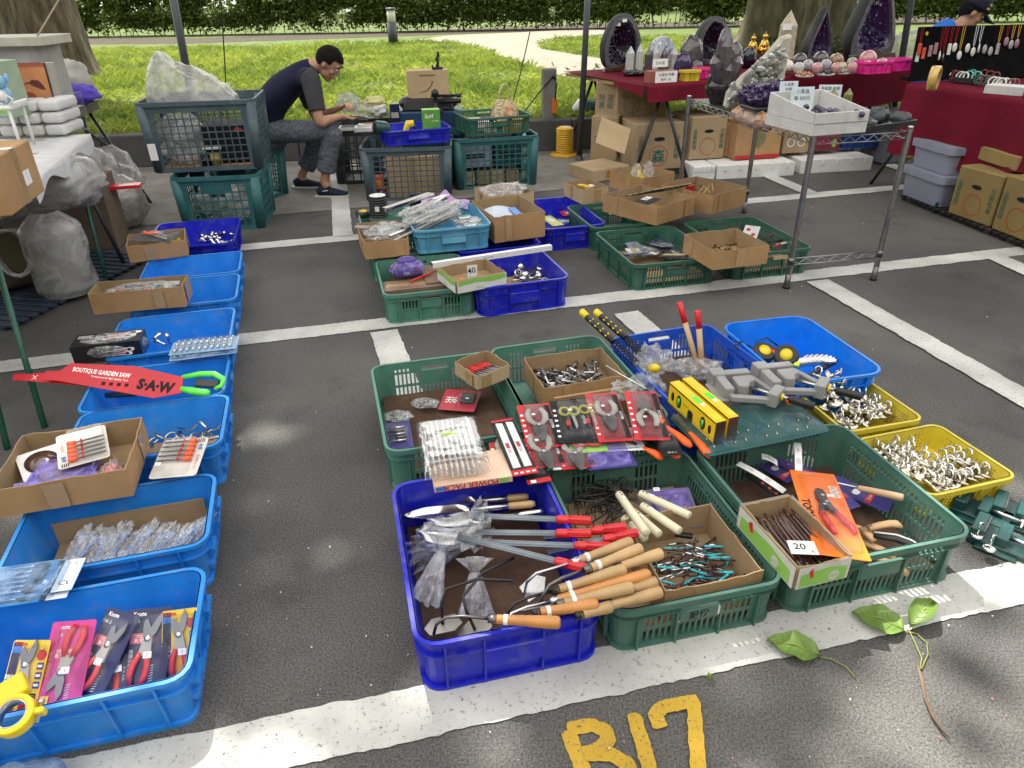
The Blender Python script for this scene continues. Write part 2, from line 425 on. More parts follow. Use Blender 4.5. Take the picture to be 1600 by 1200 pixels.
def carton(name, label, w, d, h, loc, rz, m=None, cat='cardboard box', M=None, tape=True, ragged=.004, group=None, inside=None, tilt=None):
 """open-topped cut-down cardboard box, origin at its base"""
 m = m or CARD
 t = T(name, label, cat, loc, rz, group)
 if M is not None: t.matrix_world = M
 elif tilt is not None: t.matrix_world = TR(*loc) @ RZ(rz) @ tilt
 mb = MB(); th = .004; inn = inside or CARDIN
 def wall(a, b, mo, mi_):
  a = V(a); b = V(b); dx = (b-a); L = dx.length; dx.normalize(); nrm = V((dx.y, -dx.x, 0)); n = 10; vs = []
  tops = [h+R.uniform(-ragged, ragged) for _ in range(n+1)]
  bow = R.uniform(-.004, .007)
  for i in range(n+1):
   p = a+dx*(L*i/n)+nrm*(bow*sin(pi*i/n)); q = p-nrm*th
   vs += [(p.x, p.y, 0), (p.x, p.y, tops[i]), (q.x, q.y, tops[i]), (q.x, q.y, .001)]
  for i in range(n):
   k = 4*i
   mb.add([vs[k], vs[k+4], vs[k+5], vs[k+1]], [(0,1,2,3)], mo)
   mb.add([vs[k+1], vs[k+5], vs[k+6], vs[k+2], vs[k+3], vs[k+7]], [(0,1,2,3),(3,2,5,4)], mi_)
  mb.add([vs[0], vs[1], vs[2], vs[3]], [(0,1,2,3)], mo); mb.add([vs[4*n], vs[4*n+1], vs[4*n+2], vs[4*n+3]], [(3,2,1,0)], mo)
 c = [(-w/2,-d/2,0),(w/2,-d/2,0),(w/2,d/2,0),(-w/2,d/2,0)]
 for i in range(4): wall(c[i], c[(i+1) % 4], m, inn)
 mb.box((0,0,.003), (w-.002, d-.002, .004), inn)
 mb.build('carton', t)
 if tape:
  for k in range(4):
   p = MB(); L, off = ((w, d/2), (d, w/2))[k % 2]
   K = RZ(k*pi/2)
   u = R.uniform(-.3, .3)*L; ww = R.uniform(.04, .06)
   p.box((u, -off-.0055, h*.5), (ww, .0006, h*.9), TAPE, K)
   p.build('tape_strip', t)
 return t
# ------------------------------------------------------------------ the setting
def nodes(name):
 m = bpy.data.materials.new(name); m.use_nodes = True; return m, m.node_tree.nodes, m.node_tree.links
def asphalt_color(N, L, v):
 n1 = N.new('ShaderNodeTexNoise'); n1.inputs['Scale'].default_value = .9; n1.inputs['Detail'].default_value = 6
 n2 = N.new('ShaderNodeTexNoise'); n2.inputs['Scale'].default_value = 170; n2.inputs['Detail'].default_value = 3
 vo = N.new('ShaderNodeTexVoronoi'); vo.inputs['Scale'].default_value = 110
 n4 = N.new('ShaderNodeTexNoise'); n4.inputs['Scale'].default_value = 7; n4.inputs['Detail'].default_value = 10; n4.inputs['Roughness'].default_value = .75
 for n in (n1, n2, vo, n4): L.new(v, n.inputs['Vector'])
 r1 = N.new('ShaderNodeValToRGB'); e = r1.color_ramp.elements; e[0].position = .3; e[0].color = (.058,.058,.059,1); e[1].position = .72; e[1].color = (.130,.125,.116,1)
 L.new(n1.outputs['Fac'], r1.inputs['Fac'])
 r2 = N.new('ShaderNodeValToRGB'); e = r2.color_ramp.elements; e[0].position = .35; e[0].color = (.6,.6,.6,1); e[1].position = .68; e[1].color = (1.5,1.5,1.48,1)
 L.new(n2.outputs['Fac'], r2.inputs['Fac'])
 mu = N.new('ShaderNodeMixRGB'); mu.blend_type = 'MULTIPLY'; mu.inputs['Fac'].default_value = 1; L.new(r1.outputs['Color'], mu.inputs[1]); L.new(r2.outputs['Color'], mu.inputs[2])
 r3 = N.new('ShaderNodeValToRGB'); e = r3.color_ramp.elements; e[0].position = .0; e[0].color = (1,1,1,1); e[1].position = .16; e[1].color = (0,0,0,1)
 L.new(vo.outputs['Distance'], r3.inputs['Fac'])
 sp = N.new('ShaderNodeMath'); sp.operation = 'MULTIPLY'; L.new(r3.outputs['Color'], sp.inputs[0]); L.new(vo.outputs['Color'], sp.inputs[1])
 p2 = N.new('ShaderNodeMath'); p2.operation = 'POWER'; p2.inputs[1].default_value = 2.2; L.new(sp.outputs[0], p2.inputs[0])
 mx = N.new('ShaderNodeMixRGB'); mx.inputs['Color2'].default_value = (.36,.35,.33,1); L.new(p2.outputs[0], mx.inputs['Fac']); L.new(mu.outputs[0], mx.inputs['Color1'])
 r4 = N.new('ShaderNodeValToRGB'); e = r4.color_ramp.elements; e[0].position = .60; e[0].color = (0,0,0,1); e[1].position = .75; e[1].color = (.45,.45,.45,1); L.new(n4.outputs['Fac'], r4.inputs['Fac'])
 mz = N.new('ShaderNodeMixRGB'); mz.inputs['Color2'].default_value = (.15,.143,.13,1); L.new(r4.outputs['Color'], mz.inputs['Fac']); L.new(mx.outputs[0], mz.inputs['Color1'])
 n5 = N.new('ShaderNodeTexNoise'); n5.inputs['Scale'].default_value = 2.3; n5.inputs['Detail'].default_value = 9; n5.inputs['Roughness'].default_value = .68; L.new(v, n5.inputs['Vector'])
 r5 = N.new('ShaderNodeValToRGB'); e = r5.color_ramp.elements; e[0].position = .55; e[0].color = (0,0,0,1); e[1].position = .72; e[1].color = (.5,.5,.5,1); L.new(n5.outputs['Fac'], r5.inputs['Fac'])
 my = N.new('ShaderNodeMixRGB'); my.inputs['Color2'].default_value = (.026,.025,.024,1); L.new(r5.outputs['Color'], my.inputs['Fac']); L.new(mz.outputs[0], my.inputs['Color1'])
 return my.outputs[0], n2.outputs['Fac']
def asphalt_mat():
 m, N, L = nodes('asphalt'); b = N['Principled BSDF']; tc = N.new('ShaderNodeTexCoord')
 c, h = asphalt_color(N, L, tc.outputs['Object']); L.new(c, b.inputs['Base Color']); b.inputs['Roughness'].default_value = .85; b.inputs['Specular IOR Level'].default_value = .2
 bp = N.new('ShaderNodeBump'); bp.inputs['Strength'].default_value = .55; bp.inputs['Distance'].default_value = .004; L.new(h, bp.inputs['Height']); L.new(bp.outputs['Normal'], b.inputs['Normal'])
 return m
def paint_mat(name, col, wear=.52, scale=26., sharp=.06):
 m, N, L = nodes(name); b = N['Principled BSDF']; tc = N.new('ShaderNodeTexCoord')
 c, h = asphalt_color(N, L, tc.outputs['Object'])
 n = N.new('ShaderNodeTexNoise'); n.inputs['Scale'].default_value = scale; n.inputs['Detail'].default_value = 10; n.inputs['Roughness'].default_value = .78; L.new(tc.outputs['Object'], n.inputs['Vector'])
 r = N.new('ShaderNodeValToRGB'); e = r.color_ramp.elements; e[0].position = wear; e[0].color = (1,1,1,1); e[1].position = wear+sharp; e[1].color = (0,0,0,1); L.new(n.outputs['Fac'], r.inputs['Fac'])
 n2 = N.new('ShaderNodeTexNoise'); n2.inputs['Scale'].default_value = 3; n2.inputs['Detail'].default_value = 8; L.new(tc.outputs['Object'], n2.inputs['Vector'])
 r2 = N.new('ShaderNodeValToRGB'); e = r2.color_ramp.elements; e[0].position = .3; e[0].color = [k*.62 for k in col]+[1]; e[1].position = .65; e[1].color = list(col)+[1]; L.new(n2.outputs['Fac'], r2.inputs['Fac'])
 mx = N.new('ShaderNodeMixRGB'); L.new(r.outputs['Color'], mx.inputs['Fac']); L.new(c, mx.inputs['Color1']); L.new(r2.outputs['Color'], mx.inputs['Color2'])
 L.new(mx.outputs[0], b.inputs['Base Color']); b.inputs['Roughness'].default_value = .8; b.inputs['Specular IOR Level'].default_value = .2
 bp = N.new('ShaderNodeBump'); bp.inputs['Strength'].default_value = .4; bp.inputs['Distance'].default_value = .004; L.new(h, bp.inputs['Height']); L.new(bp.outputs['Normal'], b.inputs['Normal'])
 return m
ASPH = asphalt_mat(); PAINT = paint_mat('white_road_paint', (.58,.58,.55), .56, 80, .09); YPAINT = paint_mat('yellow_road_paint', (.58,.37,.045), .56, 110, .05)
CONC = mat('concrete', (.20,.19,.17), .85, var=.25, scale=3, bump=.15, bscale=120, dirt=.6, dirtcol=(.09,.085,.075), dscale=5)
CURBM = mat('curb_stone', (.075,.075,.073), .85, var=.25, scale=4, bump=.2, bscale=80, dirt=.7, dirtcol=(.05,.05,.045))
PATHM = mat('path_concrete', (.18,.163,.127), .85, var=.15, scale=3, bump=.1)
SOIL = mat('lawn_soil', (.07,.10,.025), .95, var=.4, scale=3, bump=.3)
MULCH = mat('mulch', (.045,.036,.026), .95, var=.4, scale=8, bump=.4)
def sheet(name, poly, z, m, kind='structure'):
 return tag(MB().add([(x, y, z) for x, y in poly], [tuple(range(len(poly)))], m).build(name), kind=kind)
C0, C1 = V((-4.24, 7.72)), V((.92, 8.33)); CD = (C1-C0).normalized(); CN = V((-CD.y, CD.x))
def cl(s, n): p = C0+CD*s+CN*n; return (p.x, p.y)      # along / across the kerb line
sheet('asphalt', [(-60,-40), (60,-40), (60,20), (-60,20)], 0, ASPH)
A0, A1 = G(300,345), G(540,327)
sheet('concrete_gutter', [(-30, A0.y-7.2), (-1.45, 5.95), (.45, 6.5), (1.0, 7.0), cl(6.0, 0), cl(-26, 0)], .004, CONC)
LAWN = .29
c = MB()
s = -26.
while s < 30:
 L = 1.0; a = cl(s, 0); K = TR(a[0], a[1], 0) @ RZ(atan2(CD.y, CD.x))
 c.box((L/2-.004, .09, .165), (L-.008, .18, .33), CURBM, K); s += L
tag(c.build('kerb', bevel=.015, seg=2), kind='structure')
sheet('lawn_ground', [cl(-40, .18), cl(60, .18), (90, 95), (-90, 95)], LAWN, SOIL)
def gp(*pts): return [tuple(G(x, y, LAWN)[:2]) for x, y in pts]
PATHP = gp((645,64),(700,66),(760,78),(800,97),(850,112),(910,128),(960,150),(1100,150),(1020,105),(900,86),(845,77),(840,68),(900,58),(980,50),(920,46),(700,56))
sheet('garden_path', PATHP, LAWN+.012, PATHM)
sheet('mulch_bed', gp((-300,66),(100,70),(300,68),(700,54),(1000,44),(1500,36),(1500,24),(1000,36),(700,46),(300,60),(-300,58)), LAWN+.006, MULCH)
def strip(mb, p, q, w, m, z=.004, seg=.02, w2=None):
 p = V((p[0],p[1],0)); q = V((q[0],q[1],0)); d = q-p; n = max(2, int(d.length/seg)); t = d.normalized(); nn = V((-t.y, t.x, 0)); vs = []
 w2 = w2 or w
 for i in range(n+1):
  c = p+d*(i/n); ww = w+(w2-w)*i/n
  for sg in (-1, 1):
   e = ww/2+noise.noise(V((c.x*9+sg*7, c.y*9, 1)))*.007+noise.noise(V((c.x*40+sg*3, c.y*40, 5)))*.006
   v = c+nn*(sg*e); vs.append((v.x, v.y, z))
 mb.add(vs, [(2*i, 2*i+2, 2*i+3, 2*i+1) for i in range(n)], m)
ln = MB()
a, b = G(0, 574), G(1600, 392); dd = (b-a).normalized()
strip(ln, a-dd*1.5, b+dd*1.2, .146, PAINT)
a, b = G(340, 1180), G(1600, 909); dd = (b-a).normalized()
strip(ln, a-dd*1.5, b+dd*2.5, .152, PAINT)
a, b = G(381, 387), G(1408, 293); dd = (b-a).normalized()
strip(ln, a-dd*1.8, b+dd*4.5, .15, PAINT, .0042)
def cross(p, q, e0=0, e1=0, z=.0081, w=.148):
 a, b = G(*p), G(*q); d = (b-a).normalized(); strip(ln, a-d*e0, b+d*e1, w, PAINT, z)
cross((600,519), (700,800), 0, 0)
cross((978,490), (1330,800), 0, 0)
cross((1277,440), (1600,624), 0, .6)
cross((1200,275), (1268,304), 1.2, 0)
cross((1367,251), (1430,272), 1.0, .05)
cross((1558,404), (1620,432), 0, .8)
cross((526,250), (536,370), 0, 0)
tag(ln.build('parking_lines'), kind='structure')
tx = MB()
def stroke(pts, w):                          # one painted stroke with rounded, ragged ends
 g = [V(tuple(G(p[0]-7, p[1]))[:2]) for p in pts]; out = []
 for i in range(len(g)-1):
  n = 10
  for k in range(n+(i == len(g)-2)): out.append(g[i].lerp(g[i+1], k/n))
 L_, R_ = [], []
 for i, p in enumerate(out):
  d = (out[min(i+1, len(out)-1)]-out[max(i-1, 0)]).normalized(); nn = V((-d.y, d.x)); e = w/2*(1 if 0 < i < len(out)-1 else .55)
  L_.append(p+nn*(e+noise.noise(V((p.x*60, p.y*60, 1)))*.004)); R_.append(p-nn*(e+noise.noise(V((p.x*60, p.y*60, 9)))*.004))
 n = len(out); zz = .003+.0012*len(tx.f)/50; tx.add([(p.x, p.y, zz+4e-5*(i % n)) for i, p in enumerate(L_+R_)], [(i, i+1, n+i+1, n+i) for i in range(n-1)], YPAINT)
stroke([(893,1142),(905,1172),(922,1212),(940,1262)], .037)
stroke([(893,1140),(930,1134),(952,1142),(958,1156),(946,1172),(918,1180)], .037)
stroke([(918,1180),(962,1180),(988,1196),(996,1220),(980,1250),(940,1262)], .037)
stroke([(996,1116),(1008,1155),(1022,1205),(1036,1250)], .037)
stroke([(1040,1140),(1030,1120),(1040,1108),(1090,1098),(1092,1130),(1096,1180),(1102,1260)], .037)
tag(tx.build('painted_bay_number'), kind='structure')
# flecks of litter on the asphalt: one countless scatter
fl = MB(); PKM = mat('pink_confetti', (.55,.16,.2), .7); WHM = mat('white_grit', (.6,.58,.55), .8); DRY = mat('dry_leaf', (.20,.12,.05), .8)
for i in range(420):
 near = R.random() < .6
 x, y = (R.uniform(-1.2, 2.6), R.uniform(.75, 1.8)) if near else (R.uniform(-2.6, 4), R.uniform(1.2, 7))
 q = R.uniform(.001, .0028) if near else R.uniform(.002, .004); m = PKM if near and x > .1 and y < 1.3 and R.random() < .3 else (WHM if R.random() < .75 else DRY)
 n = R.choice((4, 5, 6)); a0 = R.random()*6
 fl.prism([(x+cos(a0+k*2*pi/n)*q*R.uniform(.6,1.4), y+sin(a0+k*2*pi/n)*q*R.uniform(.6,1.4)) for k in range(n)], .0015, m, None, .0086)
tag(one(fl, 'grit_flecks', 'tiny pale and pink flecks scattered over the grey asphalt', 'litter'), kind='stuff')
# --- grass
def leafmat(name, c0, c1, trans=.5, rough=.5, scale=2.):
 m, N, L = nodes(name); b = N['Principled BSDF']; tc = N.new('ShaderNodeTexCoord')
 n = N.new('ShaderNodeTexNoise'); n.inputs['Scale'].default_value = scale; n.inputs['Detail'].default_value = 5; L.new(tc.outputs['Object'], n.inputs['Vector'])
 r = N.new('ShaderNodeValToRGB'); e = r.color_ramp.elements; e[0].position = .33; e[0].color = c0+(1,); e[1].position = .68; e[1].color = c1+(1,); L.new(n.outputs['Fac'], r.inputs['Fac'])
 L.new(r.outputs['Color'], b.inputs['Base Color']); b.inputs['Roughness'].default_value = rough
 t = N.new('ShaderNodeBsdfTranslucent'); L.new(r.outputs['Color'], t.inputs['Color'])
 mx = N.new('ShaderNodeMixShader'); mx.inputs['Fac'].default_value = trans; L.new(b.outputs[0], mx.inputs[1]); L.new(t.outputs[0], mx.inputs[2]); L.new(mx.outputs[0], N['Material Output'].inputs['Surface'])
 return m
GRASS = leafmat('grass_blades', (.10,.165,.022), (.32,.37,.06), .5, .45, 1.3)
HEDGE = leafmat('hedge_leaves', (.055,.10,.018), (.17,.22,.04), .5, .4, 5)
LEAF = leafmat('tree_leaves', (.035,.075,.014), (.07,.12,.025), .12, .4, 3)
IVY = leafmat('ivy_leaves', (.03,.07,.015), (.07,.12,.03), .3, .45, 6)
def inpoly(x, y, P):
 c = False; j = len(P)-1
 for i in range(len(P)):
  if (P[i][1] > y) != (P[j][1] > y) and x < (P[j][0]-P[i][0])*(y-P[i][1])/(P[j][1]-P[i][1])+P[i][0]: c = not c
  j = i
 return c
gv = []; gf = []; RG = random.Random(5); n = 0
while n < 60000:
 s_ = RG.uniform(-14, 16); u = RG.random(); t_ = .2+14.5*u**1.35
 x, y = cl(s_, t_)
 if inpoly(x, y, PATHP): continue
 if noise.noise(V((x*.8, y*.8, 3))) < -.45 and RG.random() < .7: continue
 hh = RG.uniform(.05, .17)*(.8+.6*noise.noise(V((x*.5, y*.5, 0)))); a = RG.random()*2*pi; w = RG.uniform(.006, .013); lx, ly = RG.gauss(0, .08), RG.gauss(0, .08)
 for q in range(2):
  a += 2.1; dx, dy = cos(a)*w, sin(a)*w; k = len(gv); lx, ly = RG.gauss(0, .07), RG.gauss(0, .07)
  gv += [(x-dx, y-dy, LAWN), (x+dx, y+dy, LAWN), (x+lx*.5+dx*.7, y+ly*.5+dy*.7, LAWN+hh*.65), (x+lx*1.3, y+ly*1.3, LAWN+hh)]; gf.append((k, k+1, k+2, k+3))
 n += 1
me = bpy.data.meshes.new('grass'); me.from_pydata(gv, [], gf); me.materials.append(GRASS); go = bpy.data.objects.new('grass', me); COL.objects.link(go)
tag(go, 'long bright sunlit grass on the lawn behind the kerb', 'grass', kind='stuff')
# --- leaves as many small bent cards
def leaves(pts, size, m, rnd, up=.3, name=None):
 vs = []; fs = []
 for p, sc_ in pts:
  a = rnd.random()*2*pi; tl = rnd.gauss(up, .5); d = V((cos(a)*cos(tl), sin(a)*cos(tl), sin(tl))); s2 = V((-sin(a), cos(a), rnd.gauss(0, .5))).normalized()
  L = size*sc_*rnd.uniform(.7, 1.3); w = L*.30; nn = d.cross(s2)*L*.06; k = len(vs)
  vs += [tuple(p), tuple(p+d*L*.45+s2*w-nn), tuple(p+d*L), tuple(p+d*L*.45-s2*w-nn)]; fs += [(k, k+1, k+2, k+3)]
 me = bpy.data.meshes.new(name); me.from_pydata(vs, [], fs); me.materials.append(m); o = bpy.data.objects.new(name, me); COL.objects.link(o); return o
# hedge along the far side of the lawn
h0, h1 = G(-300, 66, LAWN), G(1700, 33, LAWN); hd = (h1-h0); hl = hd.length; hd.normalize(); hn = V((-hd.y, hd.x, 0))
hroot = T('hedge', 'long clipped dark green hedge across the back of the lawn', 'hedge', (h0.x, h0.y, LAWN)); RH = random.Random(9); pts = []
while len(pts) < 100000:
 s_ = RH.uniform(0, hl); n_ = RH.uniform(0, 1.1); z = RH.uniform(.10, 1.55)
 dn = noise.noise(V((s_*.9, z*1.6, n_*.5)))+.35*noise.noise(V((s_*3, z*3, 7)))
 if z < .30 and RH.random() < .80: continue
 if dn < -.36 or (dn < -.1 and RH.random() < .4): continue
 pts.append((hd*s_+hn*n_+V((0, 0, z)), 1.))
fo = leaves(pts, .165, HEDGE, RH, .1, 'foliage'); fo.parent = hroot
st = MB(); BARKD = mat('dark_bark', (.055,.04,.03), .9, var=.3)
for i in range(170):
 s_ = hl*(i+RH.random())/170; b = hd*s_+hn*RH.uniform(.2, .8); st.tube([b, b+V((RH.gauss(0,.06), RH.gauss(0,.06), .4)), b+V((RH.gauss(0,.15), RH.gauss(0,.1), 1.2))], .014, BARKD, 5)
st.build('stems', hroot)
# far mass of woodland that reads as one
pts = []
for i in range(9000):
 x = RH.uniform(-45, 60); y = 46+RH.uniform(0, 10); z = RH.uniform(.3, 7)*(1+.3*noise.noise(V((x*.2, 0, 0))))
 pts.append((V((x, y, z)), 1))
for i in range(7000):  # added leaf ring out of view, there to cut low sky light
 a = RH.uniform(radians(168), radians(372)); rr = RH.uniform(17, 21); z = 8.5*RH.random()**.8
 pts.append((V((rr*1.05*cos(a), 4+rr*sin(a), z)), 1.3))
wd = leaves(pts, .95, HEDGE, RH, 0, 'woodland'); tag(wd, 'dense dark trees far beyond the hedge, with an added unseen ring that blocks low sky light', 'woodland', kind='stuff')
# --- trees
BARK = mat('grey_bark', (.115,.092,.064), .9, var=.55, scale=7, bump=1., bscale=9, dirt=.85, dirtcol=(.045,.036,.026), dscale=4, stretch=(1.6,1.6,.5))
BARKG = mat('mossy_bark', (.09,.08,.05), .9, var=.55, scale=6, bump=1., bscale=9, dirt=.85, dirtcol=(.04,.05,.02), dscale=4, stretch=(1.6,1.6,.5))
def tree(label, base, rad, m, crown_c, crown_r, seed, nl, lobes, roots=.5):
 t = T('shade_tree', label, 'tree', base); q = random.Random(seed); ph = [q.random()*6 for _ in range(6)]
 mb = MB(); H = 4.2; cx, cy, cz = crown_c-V(base)
 def f(u, v):
  a = u*2*pi; z = v*H; fl = roots*max(0, 1-z/.9)**2.2
  r = rad*(1-.32*v)*(1+.26*cos(lobes*a+ph[0]+.7*v)+.09*cos((lobes*2+1)*a+ph[1]+v*2)+.03*noise.noise(V((cos(a)*3, sin(a)*3, z*2)))) + fl*rad*(.45+.75*abs(cos(lobes*a*.5+ph[2]))**3)
  k = max(0, v-.5)
  return V((cos(a)*r+cx*.18*k, sin(a)*r+cy*.18*k, z-.06))
 mb.grid(f, 64, 40, m); mb.build('trunk', t)
 lb = MB()
 for i in range(9):
  a = i*2*pi/9+q.random()*.4; rr = q.uniform(.35, .8); e = V((cx+cos(a)*crown_r[0]*rr, cy+sin(a)*crown_r[1]*rr, cz+q.uniform(-.3, .3)*crown_r[2])); s0 = V((cx*.09, cy*.09, H-.7)); s1 = s0.lerp(e, .45)+V((0,0,q.uniform(.2,.9)))
  lb.tube([s0, s0.lerp(s1, .5)+V((0,0,.15)), s1, s1.lerp(e, .55)+V((q.gauss(0,.2), q.gauss(0,.2), .2)), e], .2, m, 8, rs=[rad*.42, rad*.34, .17, .1, .03])
 lb.build('limbs', t)
 cl_ = [(V((cx, cy, cz))+V((q.gauss(0,.5)*crown_r[0], q.gauss(0,.5)*crown_r[1], q.gauss(0,.42)*crown_r[2])), q.uniform(.7, 1.35)) for _ in range(230)]
 cl_ = [(V((max(cx-crown_r[0], min(cx+crown_r[0], c.x)), max(cy-crown_r[1], min(cy+crown_r[1], c.y)), c.z)), s) for c, s in cl_]
 pts = []
 while len(pts) < nl:
  c, s = q.choice(cl_); p = c+V((q.gauss(0,.5)*s, q.gauss(0,.5)*s, q.gauss(0,.26)*s)); pts.append((p, 1.))
 cr = leaves(pts, .27, LEAF, q, -.2, 'crown'); cr.parent = t
 return t
b1 = G(88, 128, LAWN); b2 = G(1232, 104, LAWN)
tree('stout grey-barked tree with a twin-lobed trunk behind the left tables', (b1.x, b1.y, LAWN), .80, BARK, V((-5.2, 10.3, 10)), (5.8, 3.05, 1.5), 3, 44000, 2, .14)
tree('broad tree with spreading ivy-covered roots behind the crystal stall', (b2.x, b2.y, LAWN), .85, BARKG, V((3.5, 10.25, 10)), (6.0, 3.1, 1.5), 8, 44000, 5, .95)
pts = []
for i in range(5200):
 a = R.uniform(0, 2*pi); rr = abs(R.gauss(0, 1.0))+.8; pts.append((V((b2.x+cos(a)*rr*1.15, b2.y+sin(a)*rr, LAWN+max(.02, .5*(1.9-rr))*R.uniform(.1, 1))), 1))
tag(leaves(pts, .12, IVY, R, .2, 'ivy'), 'dark ivy and ferns spread over the roots of the right tree', 'ground cover', kind='stuff')
# --- poles, bollard, power post
POLE = mat('grey_pole_paint', (.055,.065,.070), .4, .2, var=.15)
def pole(label, foot, top, r, zt):
 d = (V(top)-V(foot)); k = zt/d.z; e = V(foot)+d*k
 t = T('canopy_pole', label, 'pole', foot); mb = MB(); mb.tube([(0,0,0), e-V(foot)], r, POLE, 14); mb.build('tube', t)
 p = MB(); p.lathe([(r*1.6,0),(r*1.6,.012),(r*1.15,.016),(r*1.15,.05)], POLE, 14); p.build('foot', t)
pf = G(905, 250); pole('slim grey pole standing in front of the kerb beside the crystal stall', tuple(pf), tuple(Y(918, 0, pf.y)), .030, 2.3)
pf = V((-1.95, 7.3, .0)); q = Y(288, 90, 7.3); q0 = Y(271, 0, 7.3); pole('slim grey pole rising behind the tall crate with a plastic bag', (q.x+(q.x-q0.x)/(q0.z-q.z)*q.z, 7.3, 0), tuple(q0), .036, 2.3)
pf = G(1404, 160, .0); pf = V((Y(1411, 80, 8.6).x, 8.6, LAWN)); q = Y(1411, 80, 8.6); q0 = Y(1424, 0, 8.6); pole('slanting grey pole behind the pink baskets of crystal spheres', (q.x-(q0.x-q.x)/(q0.z-q.z)*(q.z-LAWN), 8.6, LAWN), tuple(q0), .035, 2.3)
b = G(615, 70, LAWN); hgt = Y(615, 12, b.y).z-LAWN; w = .1; t = T('bollard_light', 'dark bollard lamp with a pale lens at the edge of the lawn', 'bollard', b)
mb = MB(); mb.lathe([(.135,0),(.135,hgt*.62)], POLE, 20); mb.build('post', t)
mb = MB(); mb.lathe([(.115,hgt*.62),(.115,hgt*.94)], mat('frosted_lens', (.55,.55,.48), .4), 20); mb.build('lens', t)
mb = MB(); mb.lathe([(.14,hgt*.94),(.14,hgt*.99),(.12,hgt)], POLE, 20); mb.build('cap', t)
b = G(857, 186, LAWN+.02); t = T('power_post', 'square concrete post with a black cable behind the kerb', 'post', b, .1)
hh = Y(857, 110, b.y).z-LAWN; mb = MB(); mb.box((0,0,hh/2), (.15,.15,hh), CONC); mb.build('post', t, bevel=.01)
mb = MB(); mb.box((.055,-.085,.15), (.06,.03,.16), mat('orange_socket', (.55,.16,.02), .5)); mb.build('socket_box', t, bevel=.004)
mb = MB(); mb.tube([(.06,-.08,.45),(.07,-.1,.36),(.06,-.1,.22)], .008, BLACKM, 6); mb.tube([(.03,-.08,.45),(-.12,-.1,.3),(-.3,-.15,.10),(-.5,-.3,.03)], .008, BLACKM, 6); mb.ball((.045,-.085,.45), .022, BLACKM); mb.build('cable', t)
# yellow ground anchor coil
b = G(882, 243); t = T('yellow_reel', 'ribbed yellow plastic reel standing on the gutter beside the pole', 'reel', b)
YP = mat('amber_plastic', (.60,.33,.012), .4)
mb = MB(); pr = [(.16,0),(.16,.02),(.09,.03)]
for i in range(11): z = .04+i*.023; pr += [(.085,z),(.095,z+.006),(.095,z+.014),(.085,z+.018)]
mb.lathe(pr+[(.07,.30)], YP, 20); mb.build('ribbed_body', t)
# thin stakes in the grass
for (x0,y0,x1,y1,yy,lb) in ((828,50,808,130,9.3,'thin bent black stake in the grass left of the concrete post'), (345,0,352,142,8.6,'straight thin black stake in the grass behind the tall crate')):
 p, q = Y(x1,y1,yy), Y(x0,y0,yy); p2 = p+(p-q)*((p.z-LAWN)/(q.z-p.z)); one(MB().tube([V((0,0,0)), (q-p2)*.5+V((.01,0,0)), q-p2], .007, BLACKM, 5), 'stake', lb, 'stake', loc=p2)
# ------------------------------------------------------------------ light
SUN_EL, SUN_AZ = radians(60), radians(-24)            # azimuth from straight ahead, towards the left
sd = V((sin(SUN_AZ)*cos(SUN_EL), cos(SUN_AZ)*cos(SUN_EL), sin(SUN_EL)))
sl = bpy.data.lights.new('sun', 'SUN'); sl.energy = 5.0; sl.angle = radians(.6); sl.color = (1, .95, .86)
so = bpy.data.objects.new('sun', sl); COL.objects.link(so); so.rotation_euler = (-sd).to_track_quat('-Z', 'Y').to_euler(); so.location = (0, 0, 20)
w = bpy.data.worlds.new('World'); SC.world = w; w.use_nodes = True; N = w.node_tree.nodes; L = w.node_tree.links
sk = N.new('ShaderNodeTexSky'); sk.sky_type = 'NISHITA'; sk.sun_disc = False; sk.sun_elevation = SUN_EL; sk.sun_rotation = SUN_AZ; sk.air_density = 1.0; sk.dust_density = 4.0; sk.ozone_density = 1.0
tc = N.new('ShaderNodeTexCoord'); cn = N.new('ShaderNodeTexNoise'); cn.inputs['Scale'].default_value = 2.2; cn.inputs['Detail'].default_value = 6; L.new(tc.outputs['Generated'], cn.inputs['Vector'])
cr = N.new('ShaderNodeValToRGB'); cr.color_ramp.elements[0].position = .32; cr.color_ramp.elements[0].color = (.35,.35,.35,1); cr.color_ramp.elements[1].position = .62; cr.color_ramp.elements[1].color = (.95,.95,.95,1); L.new(cn.outputs['Fac'], cr.inputs['Fac'])
mx = N.new('ShaderNodeMixRGB'); mx.inputs['Color2'].default_value = (9.0, 8.6, 7.9, 1); L.new(cr.outputs['Color'], mx.inputs['Fac']); L.new(sk.outputs['Color'], mx.inputs['Color1'])
L.new(mx.outputs['Color'], N['Background'].inputs['Color']); N['Background'].inputs['Strength'].default_value = .12
SC.view_settings.view_transform = 'Standard'; SC.view_settings.look = 'None'; SC.view_settings.exposure = 1.3; SC.view_settings.gamma = 1
SC.cycles.max_bounces = 8; SC.cycles.transparent_max_bounces = 14; SC.cycles.use_denoising = True
